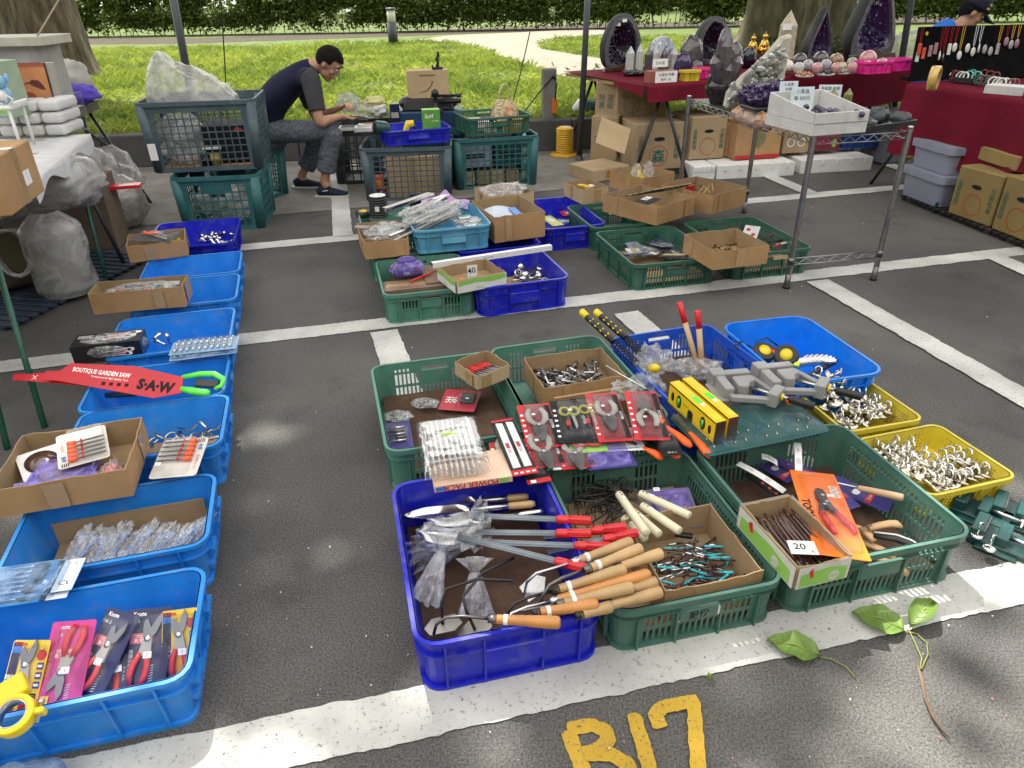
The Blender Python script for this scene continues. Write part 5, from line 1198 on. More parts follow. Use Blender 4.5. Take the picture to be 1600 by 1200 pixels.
P7 = [((281,1060),(281,952),.07,.19,.088,YINK,'rightmost pruner pack in the near bin, yellow card with a blue side strip','y'),
 ((222,1076),(236,950),.07,.19,.112,NAVY,'navy pruner pack with a pink label, second from the right in the near bin','n'),
 ((130,1090),(195,955),.07,.19,.105,NAVY,'navy pruner pack leaning far right, steel blades at its foot','n2'),
 ((178,1092),(180,990),.06,.13,.09,NAVY,'navy pruner pack half hidden between the two leaning ones','n'),
 ((88,1108),(118,970),.07,.18,.11,PINKINK,'magenta edged pruner pack leaning in the left half of the near bin','m'),
 ((25,1110),(52,1000),.07,.17,.095,YINK,'leftmost yellow pruner pack in the near bin, with black blades','y')]
for p, q, zp, zq, w, m, lb, kd in P7:
 t, mb, L, w = carded(p, q, zp, zq, w, m, lb, kd, side=0)
 if kd == 'y':
  mb.label(w*.24, L*.94, NAVY, TR(-w*.36,0,.001)); mb.text('電用強\nエレクト\nロニクス', .0115, WHITEINK, TR(-w*.36,-L*.1,.0022), .02, .62); mb.label(w*.24, .016, BLUEINK, TR(-w*.36,L*.36,.0016)); mb.text('Kcute', .012, REDP, TR(-w*.26,L*.45,.003), .03)
  mb.text('ステンレス', .010, INK, TR(w*.15,L*.36,.0022)); mb.label(w*.34, L*.42, mat('sunset_print', (.72,.28,.03), .4), TR(-.0,-L*.22,.0012))
  for k in range(3): mb.label(.016,.016,NAVY2,TR(w*.37,L*.12-.022*k,.0018)); mb.label(.012,.006,WHITEINK,TR(w*.37,L*.12-.022*k,.0024))
  mb.prism([(cos(k*.5)*.013, sin(k*.5)*.013) for k in range(12)], .0006, REDP, TR(w*.34,L*.28,.0012)); mb.label(.016,.03,INK,TR(w*.34,-L*.36,.0016)); mb.text('替刃', .012, YINK, TR(w*.34,-L*.36,.003) @ RZ(pi/2))
 else:
  mb.text('Kcute', .014, WHITEINK, TR(-w*.22,L*.43,.0022), .03); mb.text('SK-5', .011, WHITEINK, TR(-w*.3,L*.34,.0022)); mb.label(w*.5, .026, mat('rose_label', (.70,.12,.18), .4), TR(-w*.1,L*.12,.0012)); mb.text('プロ用途\n鉄 ザクト', .010, WHITEINK, TR(-w*.1,L*.12,.0024), .02)
  mb.text('良\n鋼\nの\n精\nは\n角', .011, WHITEINK, TR(-w*.33,-L*.18,.0022)); mb.text('ク\nイ\nッ\nク', .009, WHITEINK, TR(-w*.44,-L*.3,.0022))
  if kd == 'm': mb.label(w*.2, L*.98, PINKINK, TR(-w*.38,0,.0026)); mb.text('合鋼採木刃', .012, YINK, TR(-w*.38,0,.004) @ RZ(pi/2)); mb.label(.02,.02,YINK,TR(-w*.3,-L*.4,.004))
  for k in range(7): mb.tube([(w*.1, -L*.42+k*.006, .002),(w*.2, -L*.42+k*.006+.003, .002)], .0009, WHITEINK, 4)
 mb.build('card', t); secateurs(t, .86 if kd != 'y' else .80, yflip=-1 if kd == 'm' else 1, rot=(-.2 if kd != 'y' else 0)); bubble(t, w*.8, L*.86, .026, TR(w*.06,0,0)); pricetag(t, TR(.014,-.02,.025), .016, '1')
# spade-bit cards lying on the back rim of the near bin
for i, (p, q, z, lb) in enumerate((((20,948),(105,874),.215,'blue card of six spade drill bits, uppermost at the left edge'), ((30,952),(95,905),.203,'blue card of spade bits lying under the uppermost one'))):
 c = G(40-8*i, 908+12*i, z); t = T('spade_bit_card', lb, 'tool card', M=TR(*c) @ RZ(.19)); SB = mat('azure_card', (.03,.30,.62), .35)
 mb = card(t, .27, .125, SB); mb.label(.052, .125, WHITEINK, TR(.108,0,.0012)); mb.label(.016,.125,INK,TR(.074,0,.0014)); mb.text('Wood Flat Drill', .013, WHITEINK, TR(.074,0,.0026) @ RZ(-pi/2), .01); mb.text('Ct', .026, INK, TR(.106,-.03,.0024) @ RZ(.1)); mb.text('Z', .012, NAVY, TR(.115,.045,.0024)); mb.build('card', t)
 for k in range(6): MB().rod([(-.12,.0028),(.0,.0030),(.004,.004),(.01,.003)], CHROME, 8, TR(0,-.048+.019*k,.008)).prism([(.01,-.004),(.022,-.011),(.045,-.010),(.047,-.004),(.054,0),(.047,.004),(.045,.010),(.022,.011),(.01,.004)], .002, BLACK, TR(0,-.048+.019*k,.007)).build('spade_bit', t)
 bubble(t, .23, .12, .016, TR(-.015,0,0), FILMB)
# yellow pipe cutter ring in the lower left corner
t = T('ring_cutter', 'yellow ring clamp with a steel inner bore at the lower left corner', 'ring clamp', M=TR(*G(22,1118,.235)) @ RZ(.2) @ RX(.35)); mb = MB()
rp_ = [(.030,-.016),(.043,-.016),(.044,-.012),(.044,.012),(.043,.016),(.030,.016),(.030,-.016)]
mb.lathe(rp_, YEL, 28); mb.box((-.02,.055,0),(.07,.05,.028),YEL,None,.5); mb.box((.046,.0,-.004),(.03,.014,.026),YEL); mb.build('ring_body', t, bevel=.003)
MB().lathe([(.0302,-.0155),(.0302,.0155),(.0285,.0155),(.0285,-.0155),(.0302,-.0155)], STEEL, 28).build('steel_bore', t); MB().rod([(-.02,.004),(.02,.004),(.02,.007),(.028,.007)], STEEL, 10, TR(.05,-.004,0) @ RZ(pi/2)).build('bolt', t)
M_ = RZ(.25); p = G(30,1192,.10); t = T('tool_pouch', 'grey and pale blue pouch at the bottom left edge', 'pouch', (p.x-.02, p.y-.02, .0), .3); blob((0,0,.03), (.10,.06,.05), FILMB, .3, 2, 8).build('pouch', t); MB().lathe([(.02,0),(.024,.10),(.02,.105)], GREYPL, 14, TR(-.09,.03,.0)).build('clip', t)
# ---- second bin: bags of blue handled spanners
SPB = mat('spanner_blue', (.05,.16,.42), .4)
for i in range(12):
 px = 120+17*i+R.uniform(-4,4); p = G(px, 862-1.9*i+R.uniform(-8,4), .085); t = T('spanner_bag', 'clear bag with a blue adjustable spanner in the second bin', 'bagged spanner', M=TR(*p) @ RZ(pi/2+R.gauss(-.25,.12)) @ RY(-.35+R.gauss(0,.12)) @ RX(R.gauss(0,.3)), group='bagged blue spanners'); mb = MB()
 mb.prism([(-.07,-.006),(.02,-.008),(.035,-.018),(.055,-.012),(.058,-.002),(.045,.002),(.058,.008),(.045,.016),(.03,.014),(.02,.008),(-.07,.006),(-.078,0)], .008, SPB, TR(0,0,-.004)); mb.build('spanner', t, bevel=.0015); MB().rod([(-.01,.004),(.0,.004)], CHROME, 8, TR(.03,0,.004)).build('thumb_screw', t)
 blob((0,0,0), (.085,.026,.018), FILM, .35, 3, 60+i).build('clear_bag', t)
# ---- card of drill bits lying over the rim of the second and third bins (two packs)
def drillcard(M, lb, flip=1):
 t = T('drill_pack', lb, 'drill pack', M=M, group='clear packs of steel drill bits with orange tips'); mb = card(t, .15, .20, mat('pale_card', (.60,.57,.52), .5), .012); mb.text('五本組 セット', .012, REDP, TR(.060,-.03,.0022) @ RZ(-pi/2)); mb.text('drill', .02, BLUEINK, TR(.058,.05,.0022) @ RZ(-pi/2), .02)
 for k in range(4): mb.label(.003,.02,INK,TR(.045+.006*k,.085,.0012))
 mb.build('card', t)
 for k in range(5): MB().rod([(-.055,.002),(-.045,.0035),(.030,.0035),(.034,.005),(.045,.006),(.05,.004)], STEELD, 8, TR(-.012,.075-.024*k,.010)).build('drill_bit', t)
 mb = MB()
 for k in range(5): mb.rod([(.028,.006),(.04,.0085),(.052,.0085),(.056,.005)], ORANGE, 8, TR(-.012,.075-.024*k,.010)).box((.0,.075-.024*k,.012),(.006,.012,.008),REDP)
 mb.build('orange_tips', t); bubble(t, .115, .185, .024, TR(-.012,0,0)); pricetag(t, TR(-.05,-.055,.024), .014, '1')
 return t
a, b = G(250,748,.225), G(305,690,.235); drillcard(TR(*G(281,715,.236)) @ RZ(.12) @ RX(.10), 'clear drill pack lying across the blue bin rims beside the silver hooks')
bx = carton('saw_disc_box', 'large cardboard tray of carded discs and a drill pack on the bins at left', .375, .325, .10, (*tuple((G(12,775,.29)+G(195,740,.29)+G(200,655,.29)+G(40,690,.29))/4)[:2], .205), .27, CARD, 'cardboard tray', tilt=RX(.0))
bc = bx.location.copy(); bm = TR(*bc) @ RZ(.27)
drillcard(bm @ TR(.02,.045,.088) @ RZ(pi+.25) @ RX(-.08), 'clear drill pack lying on top of the large cardboard tray')
t = T('saw_disc_pack', 'violet card with a grey cutting disc in the large cardboard tray', 'disc pack', M=bm @ TR(-.03,-.03,.050) @ RX(-.06)); mb = card(t, .20, .17, mat('violet_board', (.20,.16,.55), .4)); mb.build('card', t); MB().lathe([(.02,.004),(.075,.004),(.075,.007),(.02,.007)], mat('disc_grit', (.22,.18,.15), .8), 30).lathe([(.055,.0072),(.072,.0074),(.055,.0076)], mat('disc_rim', (.30,.25,.18), .8), 30).build('disc', t); bubble(t, .185, .155, .014, m=FILMV)
t = T('disc_sleeve', 'white paper sleeve round a brown disc at the left of the large tray', 'disc sleeve', M=bm @ TR(-.11,.04,.055) @ RZ(.4) @ RX(.25)); card(t, .13, .13, WHITE).build('sleeve', t); MB().lathe([(.012,.003),(.05,.003),(.05,.005),(.012,.005)], BROWN, 24).build('disc', t)
t = T('blue_sleeve', 'folded violet plastic sleeves along the front of the large tray', 'plastic sleeves', M=bm @ TR(-.04,-.10,.03) @ RX(.5)); [MB().box((0,.004*k,.004*k),(.24,.05,.002),FILMV).build('sleeve', t) for k in range(4)]
t = T('red_cap_ball', 'red and white wrapped ball in the right front corner of the large tray', 'wrapped ball', M=bm @ TR(.12,-.075,.045)); MB().ball((0,0,0), .026, RED).build('ball', t); blob((0,0,0), (.036,.034,.034), FILM, .3, 3, 5).build('clear_wrap', t)
# ---- third bin: silver hooks and rings
q = random.Random(8)
for i in range(9):
 p = G(212+14*i+q.uniform(-4,4), 692-1.6*i+q.uniform(-4,4), .07+q.uniform(0,.03)); t = T('ring_clip', 'steel ring clip in the heap in the bin of silver hooks', 'ring clip', M=TR(*p) @ RZ(q.uniform(0,6)) @ RX(q.uniform(.3,1)), group='steel ring clips'); MB().tube([(.022*cos(2*pi*k/18), .022*sin(2*pi*k/18), 0) for k in range(18)], .0035, NICKEL, 7, closed=True).build('ring', t); MB().box((.034,0,0),(.03,.016,.006),STEELD).build('tongue', t, bevel=.001)
for i, (pp, lb) in enumerate((([(278,668),(292,672),(303,668),(308,662),(314,660),(322,668),(323,678)], 'bent silver steel hook standing up in the third bin'), ([(315,682),(330,672),(342,668),(349,662)], 'silver steel hook leaning on the right wall of the third bin'), ([(318,692),(332,684),(346,682)], 'straight silver hook end low in the third bin'))):
 z = [.10,.11,.13,.16,.19,.18,.14]; P_ = [G(*x, z[k]) for k, x in enumerate(pp)]; one(MB().tube([x-P_[0] for x in P_], .0045, CHROME, 8), 'steel_hook', lb, 'hook', loc=P_[0])
# ---- garden saws in red sleeves over the fourth bin
def sleeve(p0, p1, zp, zq, w0, w1, lb, words):
 a, b = G(*p0, zp), G(*p1, zq); M = along(a, b, (-.15,-.55,.75)); L = (b-a).length; t = T('garden_saw', lb, 'garden saw', M=M)
 mb = MB(); mb.prism([(0,-w0*.5),(L*.12,-w0*.5),(L*.82,-w1*.62),(L,-w1*.35),(L*.98,w1*.25),(L*.62,w1*.55),(L*.16,w1*.50),(L*.10,w0*.4),(0,w0*.3)], .0025, REDP, None, 0)
 if words:
  mb.text('BOUTIQUE GARDEN SAW', .027, WHITEINK, TR(L*.40, w1*.20, .0032) @ RZ(-.05), .03, .80); mb.text('Professional & High Quality Tool', .012, WHITEINK, TR(L*.47, w1*.0, .0032) @ RZ(-.05), .01); mb.text('S·A·W', .060, INK, TR(L*.81, -w1*.16, .0032) @ RZ(-.07), .055, .95)
  for k in range(4): mb.label(.016,.014,INK,TR(L*(.44+.055*k), -w1*.2, .003) @ RZ(-.05))
 else: mb.text('nsheng', .040, WHITEINK, TR(L*.40, 0, .0032) @ RZ(pi), 0, 1.2, 0, .3); mb.text('✕', .03, WHITEINK, TR(L*.14, 0, .0032))
 mb.build('sleeve', t); return t, L
t, L = sleeve((70,585),(288,600),.235,.215,.05,.115,'red BOUTIQUE GARDEN SAW sleeve with a lime green loop handle','BOUTIQUE')
lp = [(L-.02,.03),(L+.05,.05),(L+.11,.055),(L+.155,.035),(L+.155,.005),(L+.13,-.012)]
MB().tube([(x,y,-.004) for x,y in lp], .013, LIME, 10, rs=[.010,.013,.013,.012,.010,.008], flat=.7).build('lime_handle', t); MB().tube([(L-.01,-.02,-.004),(L+.04,-.028,-.004),(L+.10,-.030,-.004),(L+.115,-.03,-.004)], .013, LIME, 10, rs=[.012,.016,.016,.010], flat=.7).build('lime_grip', t); MB().box((L+.09,.012,-.008),(.10,.035,.014),BLACK).build('black_insert', t, bevel=.004)
t, L = sleeve((22,588),(262,604),.215,.20,.035,.045,'thin red garden saw sleeve with white script, under the big red one','')
MB().tube([(L-.02,0,-.006),(L+.05,-.006,-.006),(L+.12,-.004,-.006)], .012, LIME, 10, flat=.7).build('lime_handle', t)
M, L = rodM((165,618),(262,612),.13,.12); t = T('green_tool', 'dark green tool handle lying low in the bin under the red sleeves', 'hand tool', M=M); MB().rod([(0,.012),(L*.45,.014),(L*.5,.010)], DGREEN, 10).build('grip', t); MB().rod([(L*.45,.006),(L,.006)], STEELD, 8).build('shaft', t)
# ---- black printed screwdriver box
bxm = mat('gloss_black_card', (.014,.014,.016), .25, coat=.3); c = G(174,545,.20); t = T('printed_box', 'black printed box showing red and white screwdrivers on the left bins', 'box', (c.x, c.y, .17), .24); mb = MB(); bw, bd, bh = .285, .13, .085
mb.box((0,0,bh/2), (bw,bd,bh), bxm)
def driver_art(mb, K, s):
 for y, x0 in ((.008,.0),(-.022,-.02)): mb.prism([(x0+.0,y-.012),(x0+.05,y-.010),(x0+.11,y-.016),(x0+.135,y-.008),(x0+.135,y+.010),(x0+.11,y+.016),(x0+.05,y+.010),(x0,y+.006)], .0005, WHITEINK, K @ Matrix.Scale(s,4)); mb.prism([(x0+.005,y-.006),(x0+.06,y-.004),(x0+.085,y-.006),(x0+.085,y+.006),(x0+.06,y+.004),(x0+.005,y+.003)], .0005, REDP, K @ TR(0,0,.0006) @ Matrix.Scale(s,4)); mb.prism([(x0-.08,y-.004),(x0,y-.003),(x0,y+.001),(x0-.08,y-.001)], .0005, WHITEINK, K @ Matrix.Scale(s,4)); mb.prism([(x0+.088,y-.009),(x0+.112,y-.011),(x0+.112,y+.010),(x0+.088,y+.009)], .0005, INK, K @ TR(0,0,.0006) @ Matrix.Scale(s,4))
driver_art(mb, TR(.0,.015,bh+.0004) @ RZ(.1), 1.0); driver_art(mb, TR(.03,-bd/2-.0006,bh*.5) @ RX(pi/2), .62)
for k in range(4): mb.label(.06,.003,WHITEINK,TR(-.10,.045-.008*k,bh+.0002))
mb.build('printed_carton', t, bevel=.002); blob((0,0,bh*.55), (bw*.56,bd*.6,bh*.64), FILM, .06, 2, 3).build('shrink_wrap', t)
# ---- clear packs of drill bits on the bin rim behind
for i, (dz, lb) in enumerate(((.236,'clear tray of twenty silver drill bits on the bin rim, uppermost'), (.216,'clear tray of drill bits lying under the uppermost one'))):
 c = G(320,540+8*i,dz); t = T('bit_tray_pack', lb, 'drill pack', M=TR(*c) @ RZ(.22+.05*i)); mb = card(t, .28, .135, mat('pale_blue_card', (.25,.42,.62), .3)); mb.build('card', t)
 for r_ in range(2):
  for k in range(10 if i == 0 else 3): MB().rod([(-.024,.0045),(.024,.0045),(.028,.002)], CHROME, 8, TR(-.115+.0255*k, .034-.062*r_, .010) @ RZ(1.45)).build('drill_bit', t)
 bubble(t, .27, .12, .018, m=FILMB if i else BLISTER)
q = random.Random(5)
for i, p in enumerate(((243,530),(250,535),(262,528),(247,524))): M = TR(*G(*p, .10+.01*i)) @ RZ(q.uniform(0,3)) @ RY(-.9*(i==2)+q.gauss(0,.2)); t = T('socket', 'chrome socket lying loose behind the black printed box', 'socket', M=M, group='loose chrome sockets'); MB().rod([(-.03,.007),(0,.007),(.004,.011),(.026,.011),(.026,.007),(.02,.006)], CHROME, 12).build('body', t); MB().rod([(-.034,.004),(-.03,.004)], INK, 8).build('drive', t)
t = baggie((333,458), .06, (.07,.05,.03), 'small clear bag of red and green beads in the blue bin', 'ball', 16, 0, None, mat('bead_red', (.5,.06,.08), .3)); MB().box((-.045,0,.004),(.03,.05,.03),mat('bead_green', (.1,.5,.3), .4)).build('green_pack', t)
# ---- long cardboard tray with film wrapped tools
c = (G(140,480,.27)+G(298,462,.27)+G(290,432,.27)+G(150,445,.27))/4
lt = carton('long_tray', 'long cardboard tray of film-wrapped tools resting on the left bins', .44, .18, .11, (c.x, c.y, .195), .20, CARD, 'cardboard tray'); lm = TR(c.x, c.y, .195) @ RZ(.20); q = random.Random(15)
for i in range(10): M = lm @ TR(q.uniform(-.10,.12), q.uniform(-.04,.04), .055+.004*i) @ RZ(q.gauss(0,.25)); t = T('wrapped_tool', 'chrome tool in a film wrap in the long cardboard tray', 'wrapped tool', M=M, group='film-wrapped chrome tools in the long tray'); MB().rod([(-.07,.005),(.03,.006),(.035,.010),(.06,.010)], (CHROME, STEELD)[i % 2], 10).build('shaft', t); MB().rod([(-.11,.008),(-.07,.008)], (BLACK, WHITEP, RED)[i % 3], 8).build('grip', t)
one(blob((0,0,0), (.18,.07,.028), FILM3, .25, 2.5, 71), 'film_wrap', 'glossy clear film lying over the tools in the long tray', 'plastic film', M=lm @ TR(.02,0,.085))
# ---- cardboard box with the hacksaw pack, and the dark bin's chrome fittings
c = (G(205,395,.29)+G(303,380,.29)+G(280,345,.29)+G(188,365,.29))/4; hb = carton('hacksaw_box', 'cardboard box with an orange-handled hacksaw pack on top, far end of left row', .33, .28, .10, (c.x, c.y, .19), .38, CARD, 'cardboard box'); hm = TR(c.x, c.y, .19) @ RZ(.38)
t = T('hacksaw_pack', 'dark pack of an orange handled hacksaw lying on the cardboard box', 'hacksaw pack', M=hm @ TR(.0,-.02,.105) @ RZ(-.55) @ RX(.06)); mb = card(t, .27, .15, mat('slate_card', (.05,.045,.06), .4)); mb.text('Trane', .02, WHITEINK, TR(.04,.03,.0022) @ RZ(-.3)); mb.build('card', t)
MB().tube([(-.11,.045,.012),(-.085,.02,.012),(-.05,.03,.012),(-.02,.05,.012),(.0,.045,.012)], .014, ORANGE, 10, rs=[.012,.014,.015,.013,.008], flat=.7).build('orange_handle', t); MB().tube([(-.07,.02,.010),(.02,-.01,.010),(.10,-.045,.010)], .006, GREYPL, 8).build('frame', t); bubble(t, .25, .14, .02)
for i, (x, y, lb) in enumerate(((.09,.06,'yellow tool box showing behind the hacksaw pack'), (-.10,-.04,'small yellow and black tool at the left of the hacksaw box'))): one(MB().box((0,0,.02),(.07,.04,.03),YEL).box((0,0,.036),(.05,.02,.004),INK), 'yellow_tool', lb, 'hand tool', M=hm @ TR(x,y,.02) @ RZ(.6), bevel=.004)
q = random.Random(19); pr2 = None
for i in range(26):
 p = G(q.uniform(310,368), q.uniform(362,384), .05+q.uniform(0,.05)); M = TR(*p) @ RZ(q.uniform(0,6)) @ RY(q.uniform(-.6,.6))
 if pr2 is None: pr2 = T('chrome_fitting', 'chrome pipe fitting in the dark blue bin', 'fitting', M=M, group='chrome fittings in the dark blue bin'); MB().rod([(-.03,.008),(-.028,.011),(.01,.011),(.012,.015),(.03,.015),(.03,.010),(.02,.009)], CHROME, 12).build('body', pr2); MB().rod([(-.012,.0125),(-.004,.0125)], NICKEL, 6, smooth=False).build('nut', pr2)
 else: dup(pr2, M=M)
# ================================================================== middle group of crates
def corner(name, lb, f, r, l, zt, zb, m=None, cat='cardboard box', inside=None, group=None, tape=True, ragged=.004):
 """open carton from its front, right and left top corners as seen"""
 a, b, c = G(*f, zt), G(*r, zt), G(*l, zt); ce = (b+c)/2; y = atan2((b-a).y, (b-a).x)
 w_, d_ = (b-a).length, (c-a).length
 carton(name, lb, w_, d_, zt-zb, (ce.x, ce.y, zb), y, m, cat, ragged=ragged, inside=inside, group=group, tape=tape)
 return TR(ce.x, ce.y, zb) @ RZ(y), w_, d_
M1 = slotted('green_crate', 'pale green slotted crate with a purple sander, in front of the sky blue tub', GREEN2, .515, .60, .175, ctr((-.682,3.555),.515,.60,.236), .236)
M2 = bin_('blue_crate', 'royal blue solid crate of sockets beside the pale green crate in the middle', ROYAL, .545, .55, .18, ctr((-.178,3.63),.545,.55,.285), .285, 'crate', flare=.012, r=.04)
M3 = slotted('green_crate', 'pale green crate under the carton of clear hinge packs', GREEN2, .50, .50, .175, ctr((-.86,4.20),.50,.50,.25), .25)
M3b = slotted('green_crate', 'pale green crate behind the hinge carton, holding a black wire reel', GREEN2, .52, .58, .175, ctr((-1.0,4.73),.52,.58,.25), .25)
M2b = bin_('blue_crate', 'royal blue crate under the tall cardboard box in the middle', ROYAL, .55, .62, .18, ctr((-.32,4.24),.55,.62,.25), .25, 'crate', flare=.012, r=.04)
M5 = bin_('blue_crate', 'royal blue shallow crate of red and yellow packs, right of the tall cardboard box', ROYAL, .47, .80, .16, ctr((.232,4.76),.47,.80,.25), .25, 'crate', flare=.012, r=.04)
M6 = slotted('green_crate', 'dark green slotted crate of clear blade packs beneath two brown cartons', GREEN3, .565, .70, .17, ctr((.727,3.98),.565,.70,.236), .236)
M7 = slotted('green_crate', 'dark green slotted crate beside the chrome rack leg', GREEN3, .55, .74, .17, ctr((1.365,4.13),.55,.74,.236), .236)
M6b = slotted('green_crate', 'dark green slotted crate mostly hidden beneath the rear brown cartons', GREEN3, .55, .60, .17, ctr((.57,4.74),.55,.60,.25), .25)
M4 = bin_('blue_tub', 'faded sky blue tub of bagged shelf brackets stacked on the other crates', PALEBLUE, .49, .56, .15, (*ctr((-.575,4.18),.49,.56,.26)[:2], .185), .26, 'tub', flare=.02, r=.03)
for t_, w_, d_ in ((M6,.48,.6),(M7,.46,.62),(M2,.45,.45)): liner(t_, w_, d_, .03, CARDIN)
# pale green crate: two brown flat boxes, purple sander
for i, (p, s, z, lb) in enumerate((((690,432),(.22,.30,.05),.13,'brown flat box lying in the right half of the pale green crate'), ((655,450),(.42,.15,.06),.115,'brown flat box along the front of the pale green crate'), ((632,420),(.16,.30,.05),.12,'brown flat box at the left in the pale green crate'))):
 c = G(*p, z); one(MB().box((0,0,0), s, mat('brown_box', (.20,.13,.085), .55, dirt=.3, dirtcol=(.3,.24,.18), coat=.2)).box((0,0,s[2]/2+.0003),(s[0]*.9,.05,.0006),TAPE), 'flat_box', lb, 'box', loc=c, rz=.24, bevel=.006)
t = T('palm_sander', 'purple palm sander in a clear pack on the brown flat boxes', 'sander', G(637,428,.165), .3); mb = MB(); mb.box((0,0,.012),(.15,.09,.022),PURPLE); mb.box((0,.0,.05),(.12,.07,.06),PURPLE,None,0,.25); mb.ball((.0,0,.08), .045, PURPLE, None, 14, 8, (1.3,.8,.6)); mb.build('body', t, bevel=.006, seg=2); mb = MB(); mb.box((.05,-.035,.04),(.02,.01,.025),REDP); mb.box((-.01,-.046,.02),(.035,.002,.016),WHITEINK); mb.build('markings', t); blob((0,0,.04), (.10,.065,.05), FILMV, .12, 2, 4).build('clear_pack', t)
M, L = rodM((640,440),(690,420),.16,.17); one(MB().rod([(0,.006),(.08,.008),(L,.003)], REDP, 8), 'red_pen', 'thin red tool lying behind the purple sander', 'hand tool', M=M)
# long white carton and the price box
a, b = G(675,414,.235), G(861,386,.235); M = along(a, b); L = (b-a).length
one(MB().box((L/2,0,0),(L,.032,.030),WHITE).text('LED T8 18W', .012, BLUEINK, TR(L*.45,-.0166,0) @ RX(pi/2)).text('2FT', .010, GREYPL, TR(L*.8,-.0166,0) @ RX(pi/2)).box((-.0004,0,0),(.0006,.026,.024),INK), 'tube_carton', 'long slim white carton lying across the middle crates', 'carton', M=M, bevel=.001)
pm, pw_, pd = corner('price_box', 'small green and white carton with a handwritten 40 price card', (710,440), (787,425), (688,417), .245, .175, CARD2, 'box', tape=False)
mb = MB()
for k, L, off in ((0,pw_,pd/2),(3,pd,pw_/2)): K = pm @ RZ(k*pi/2) @ TR(0,-off-.008,.035) @ RX(pi/2); mb.label(L, .069, WHITEP, K); mb.prism([(-L*.48,.034),(-L*.48,.005),(-L*.1,.012),(L*.2,.0),(L*.48,.008),(L*.48,.034)], .0005, LGREEN, K @ TR(0,0,.001)); mb.text('5xoq', .022, LGREEN, K @ TR(-L*.05,-.02,.0018))
o = mb.build('printed_side'); tag(o, 'printed green and white wrapper of the 40 price box', 'box print'); pb = [x for x in bpy.data.objects if x.name.startswith('price_box')][0]; o.parent = pb; o.matrix_parent_inverse = pm.inverted(); del o['category']; del o['label']
one(MB().box((0,0,0),(.055,.0015,.10),WHITE).text('40', .045, INK, TR(-.004,-.0012,.02) @ RX(pi/2) @ RZ(.15), .01).text('元', .018, INK, TR(-.006,-.0012,-.025) @ RX(pi/2)), 'price_card', 'white handwritten 40 price card standing in the small green carton', 'price card', loc=G(738,428,.255), rz=.2)
one(MB().ball((0,0,0), .016, ORANGE, None, 12, 8, (1,1,.6)), 'orange_ball', 'orange ball inside the small green carton', 'ball', loc=G(722,437,.20))
# sockets and cards in the royal blue crate
q = random.Random(23)
for i in range(9): M = TR(*G(795+q.uniform(0,60), 415+q.uniform(0,28), .06+q.uniform(0,.04))) @ RZ(q.uniform(0,6)) @ RX(q.uniform(.2,1.2)); t = T('ring_socket', 'chrome ring socket in the middle royal blue crate', 'socket', M=M, group='chrome ring sockets'); MB().lathe([(.016,-.02),(.024,-.02),(.026,.02),(.017,.02),(.016,-.02)], CHROME, 14).build('ring', t); MB().rod([(.02,.006),(.07,.007)], CHROME, 8).build('shank', t)
for i, (p, lb) in enumerate((((825,425),'dark slate card under the chrome ring sockets'), ((835,440),'clear pack in front of the chrome ring sockets'))): t = T('tool_card', lb, 'tool card', M=TR(*G(*p,.05+.01*i)) @ RZ(.5-.4*i)); card(t, .16, .12, mat('slate_card', (.05,.045,.06), .4)).build('card', t); bubble(t, .14, .10, .02)
# carton of clear hinge packs
hm_, hw, hd_ = corner('hinge_carton', 'low carton of clear hinge packs at the left of the middle group', (578,378), (647,371), (549,350), .295, .19, CARD)
q = random.Random(33)
for i in range(9): t = T('hinge_pack', 'small clear pack of metal hinges in the low carton', 'hinge pack', M=hm_ @ TR(q.uniform(-.12,.12), q.uniform(-.10,.10), .07+.006*i) @ RZ(q.uniform(-1,1)) @ RX(q.uniform(-.4,.4)), group='clear hinge packs'); MB().box((0,0,0),(.09,.055,.016),FILM).build('clear_box', t, bevel=.002); MB().box((0,0,-.002),(.06,.03,.005),(STEEL, GREYPL, WHITEP)[i % 3]).build('hinge', t)
one(blob((0,0,0), (.14,.11,.045), FILM3, .4, 2.6, 81), 'film_wrap', 'crinkled clear film over the hinge carton', 'plastic film', M=hm_ @ TR(.05,.02,.09))
p = G(593,338,.17); t = T('wire_reel', 'black ribbed wire reel with a white label on top', 'wire reel', p); pr_ = [(.06,0)]
for i in range(8): pr_ += [(.066,.006+i*.017),(.066,.014+i*.017),(.060,.016+i*.017),(.060,.020+i*.017)]
MB().lathe(pr_+[(.063,.15),(.06,.152)], BLACK, 24).build('ribbed_body', t); MB().lathe([(.058,.152),(.058,.154),(.03,.154),(.03,.153)], WHITE, 24).box((.0,-.0665,.07),(.03,.001,.035),WHITE,None,0).build('label', t)
t = T('tape_roll', 'flat roll with a yellow core behind the hinge carton', 'tape roll', G(568,338,.15)); MB().lathe([(.03,0),(.055,0),(.055,.04),(.03,.04),(.03,0)], BLACK, 22).build('roll', t); MB().lathe([(.024,.0),(.031,.0),(.031,.042),(.024,.042),(.024,0)], YEL, 22).build('core', t)
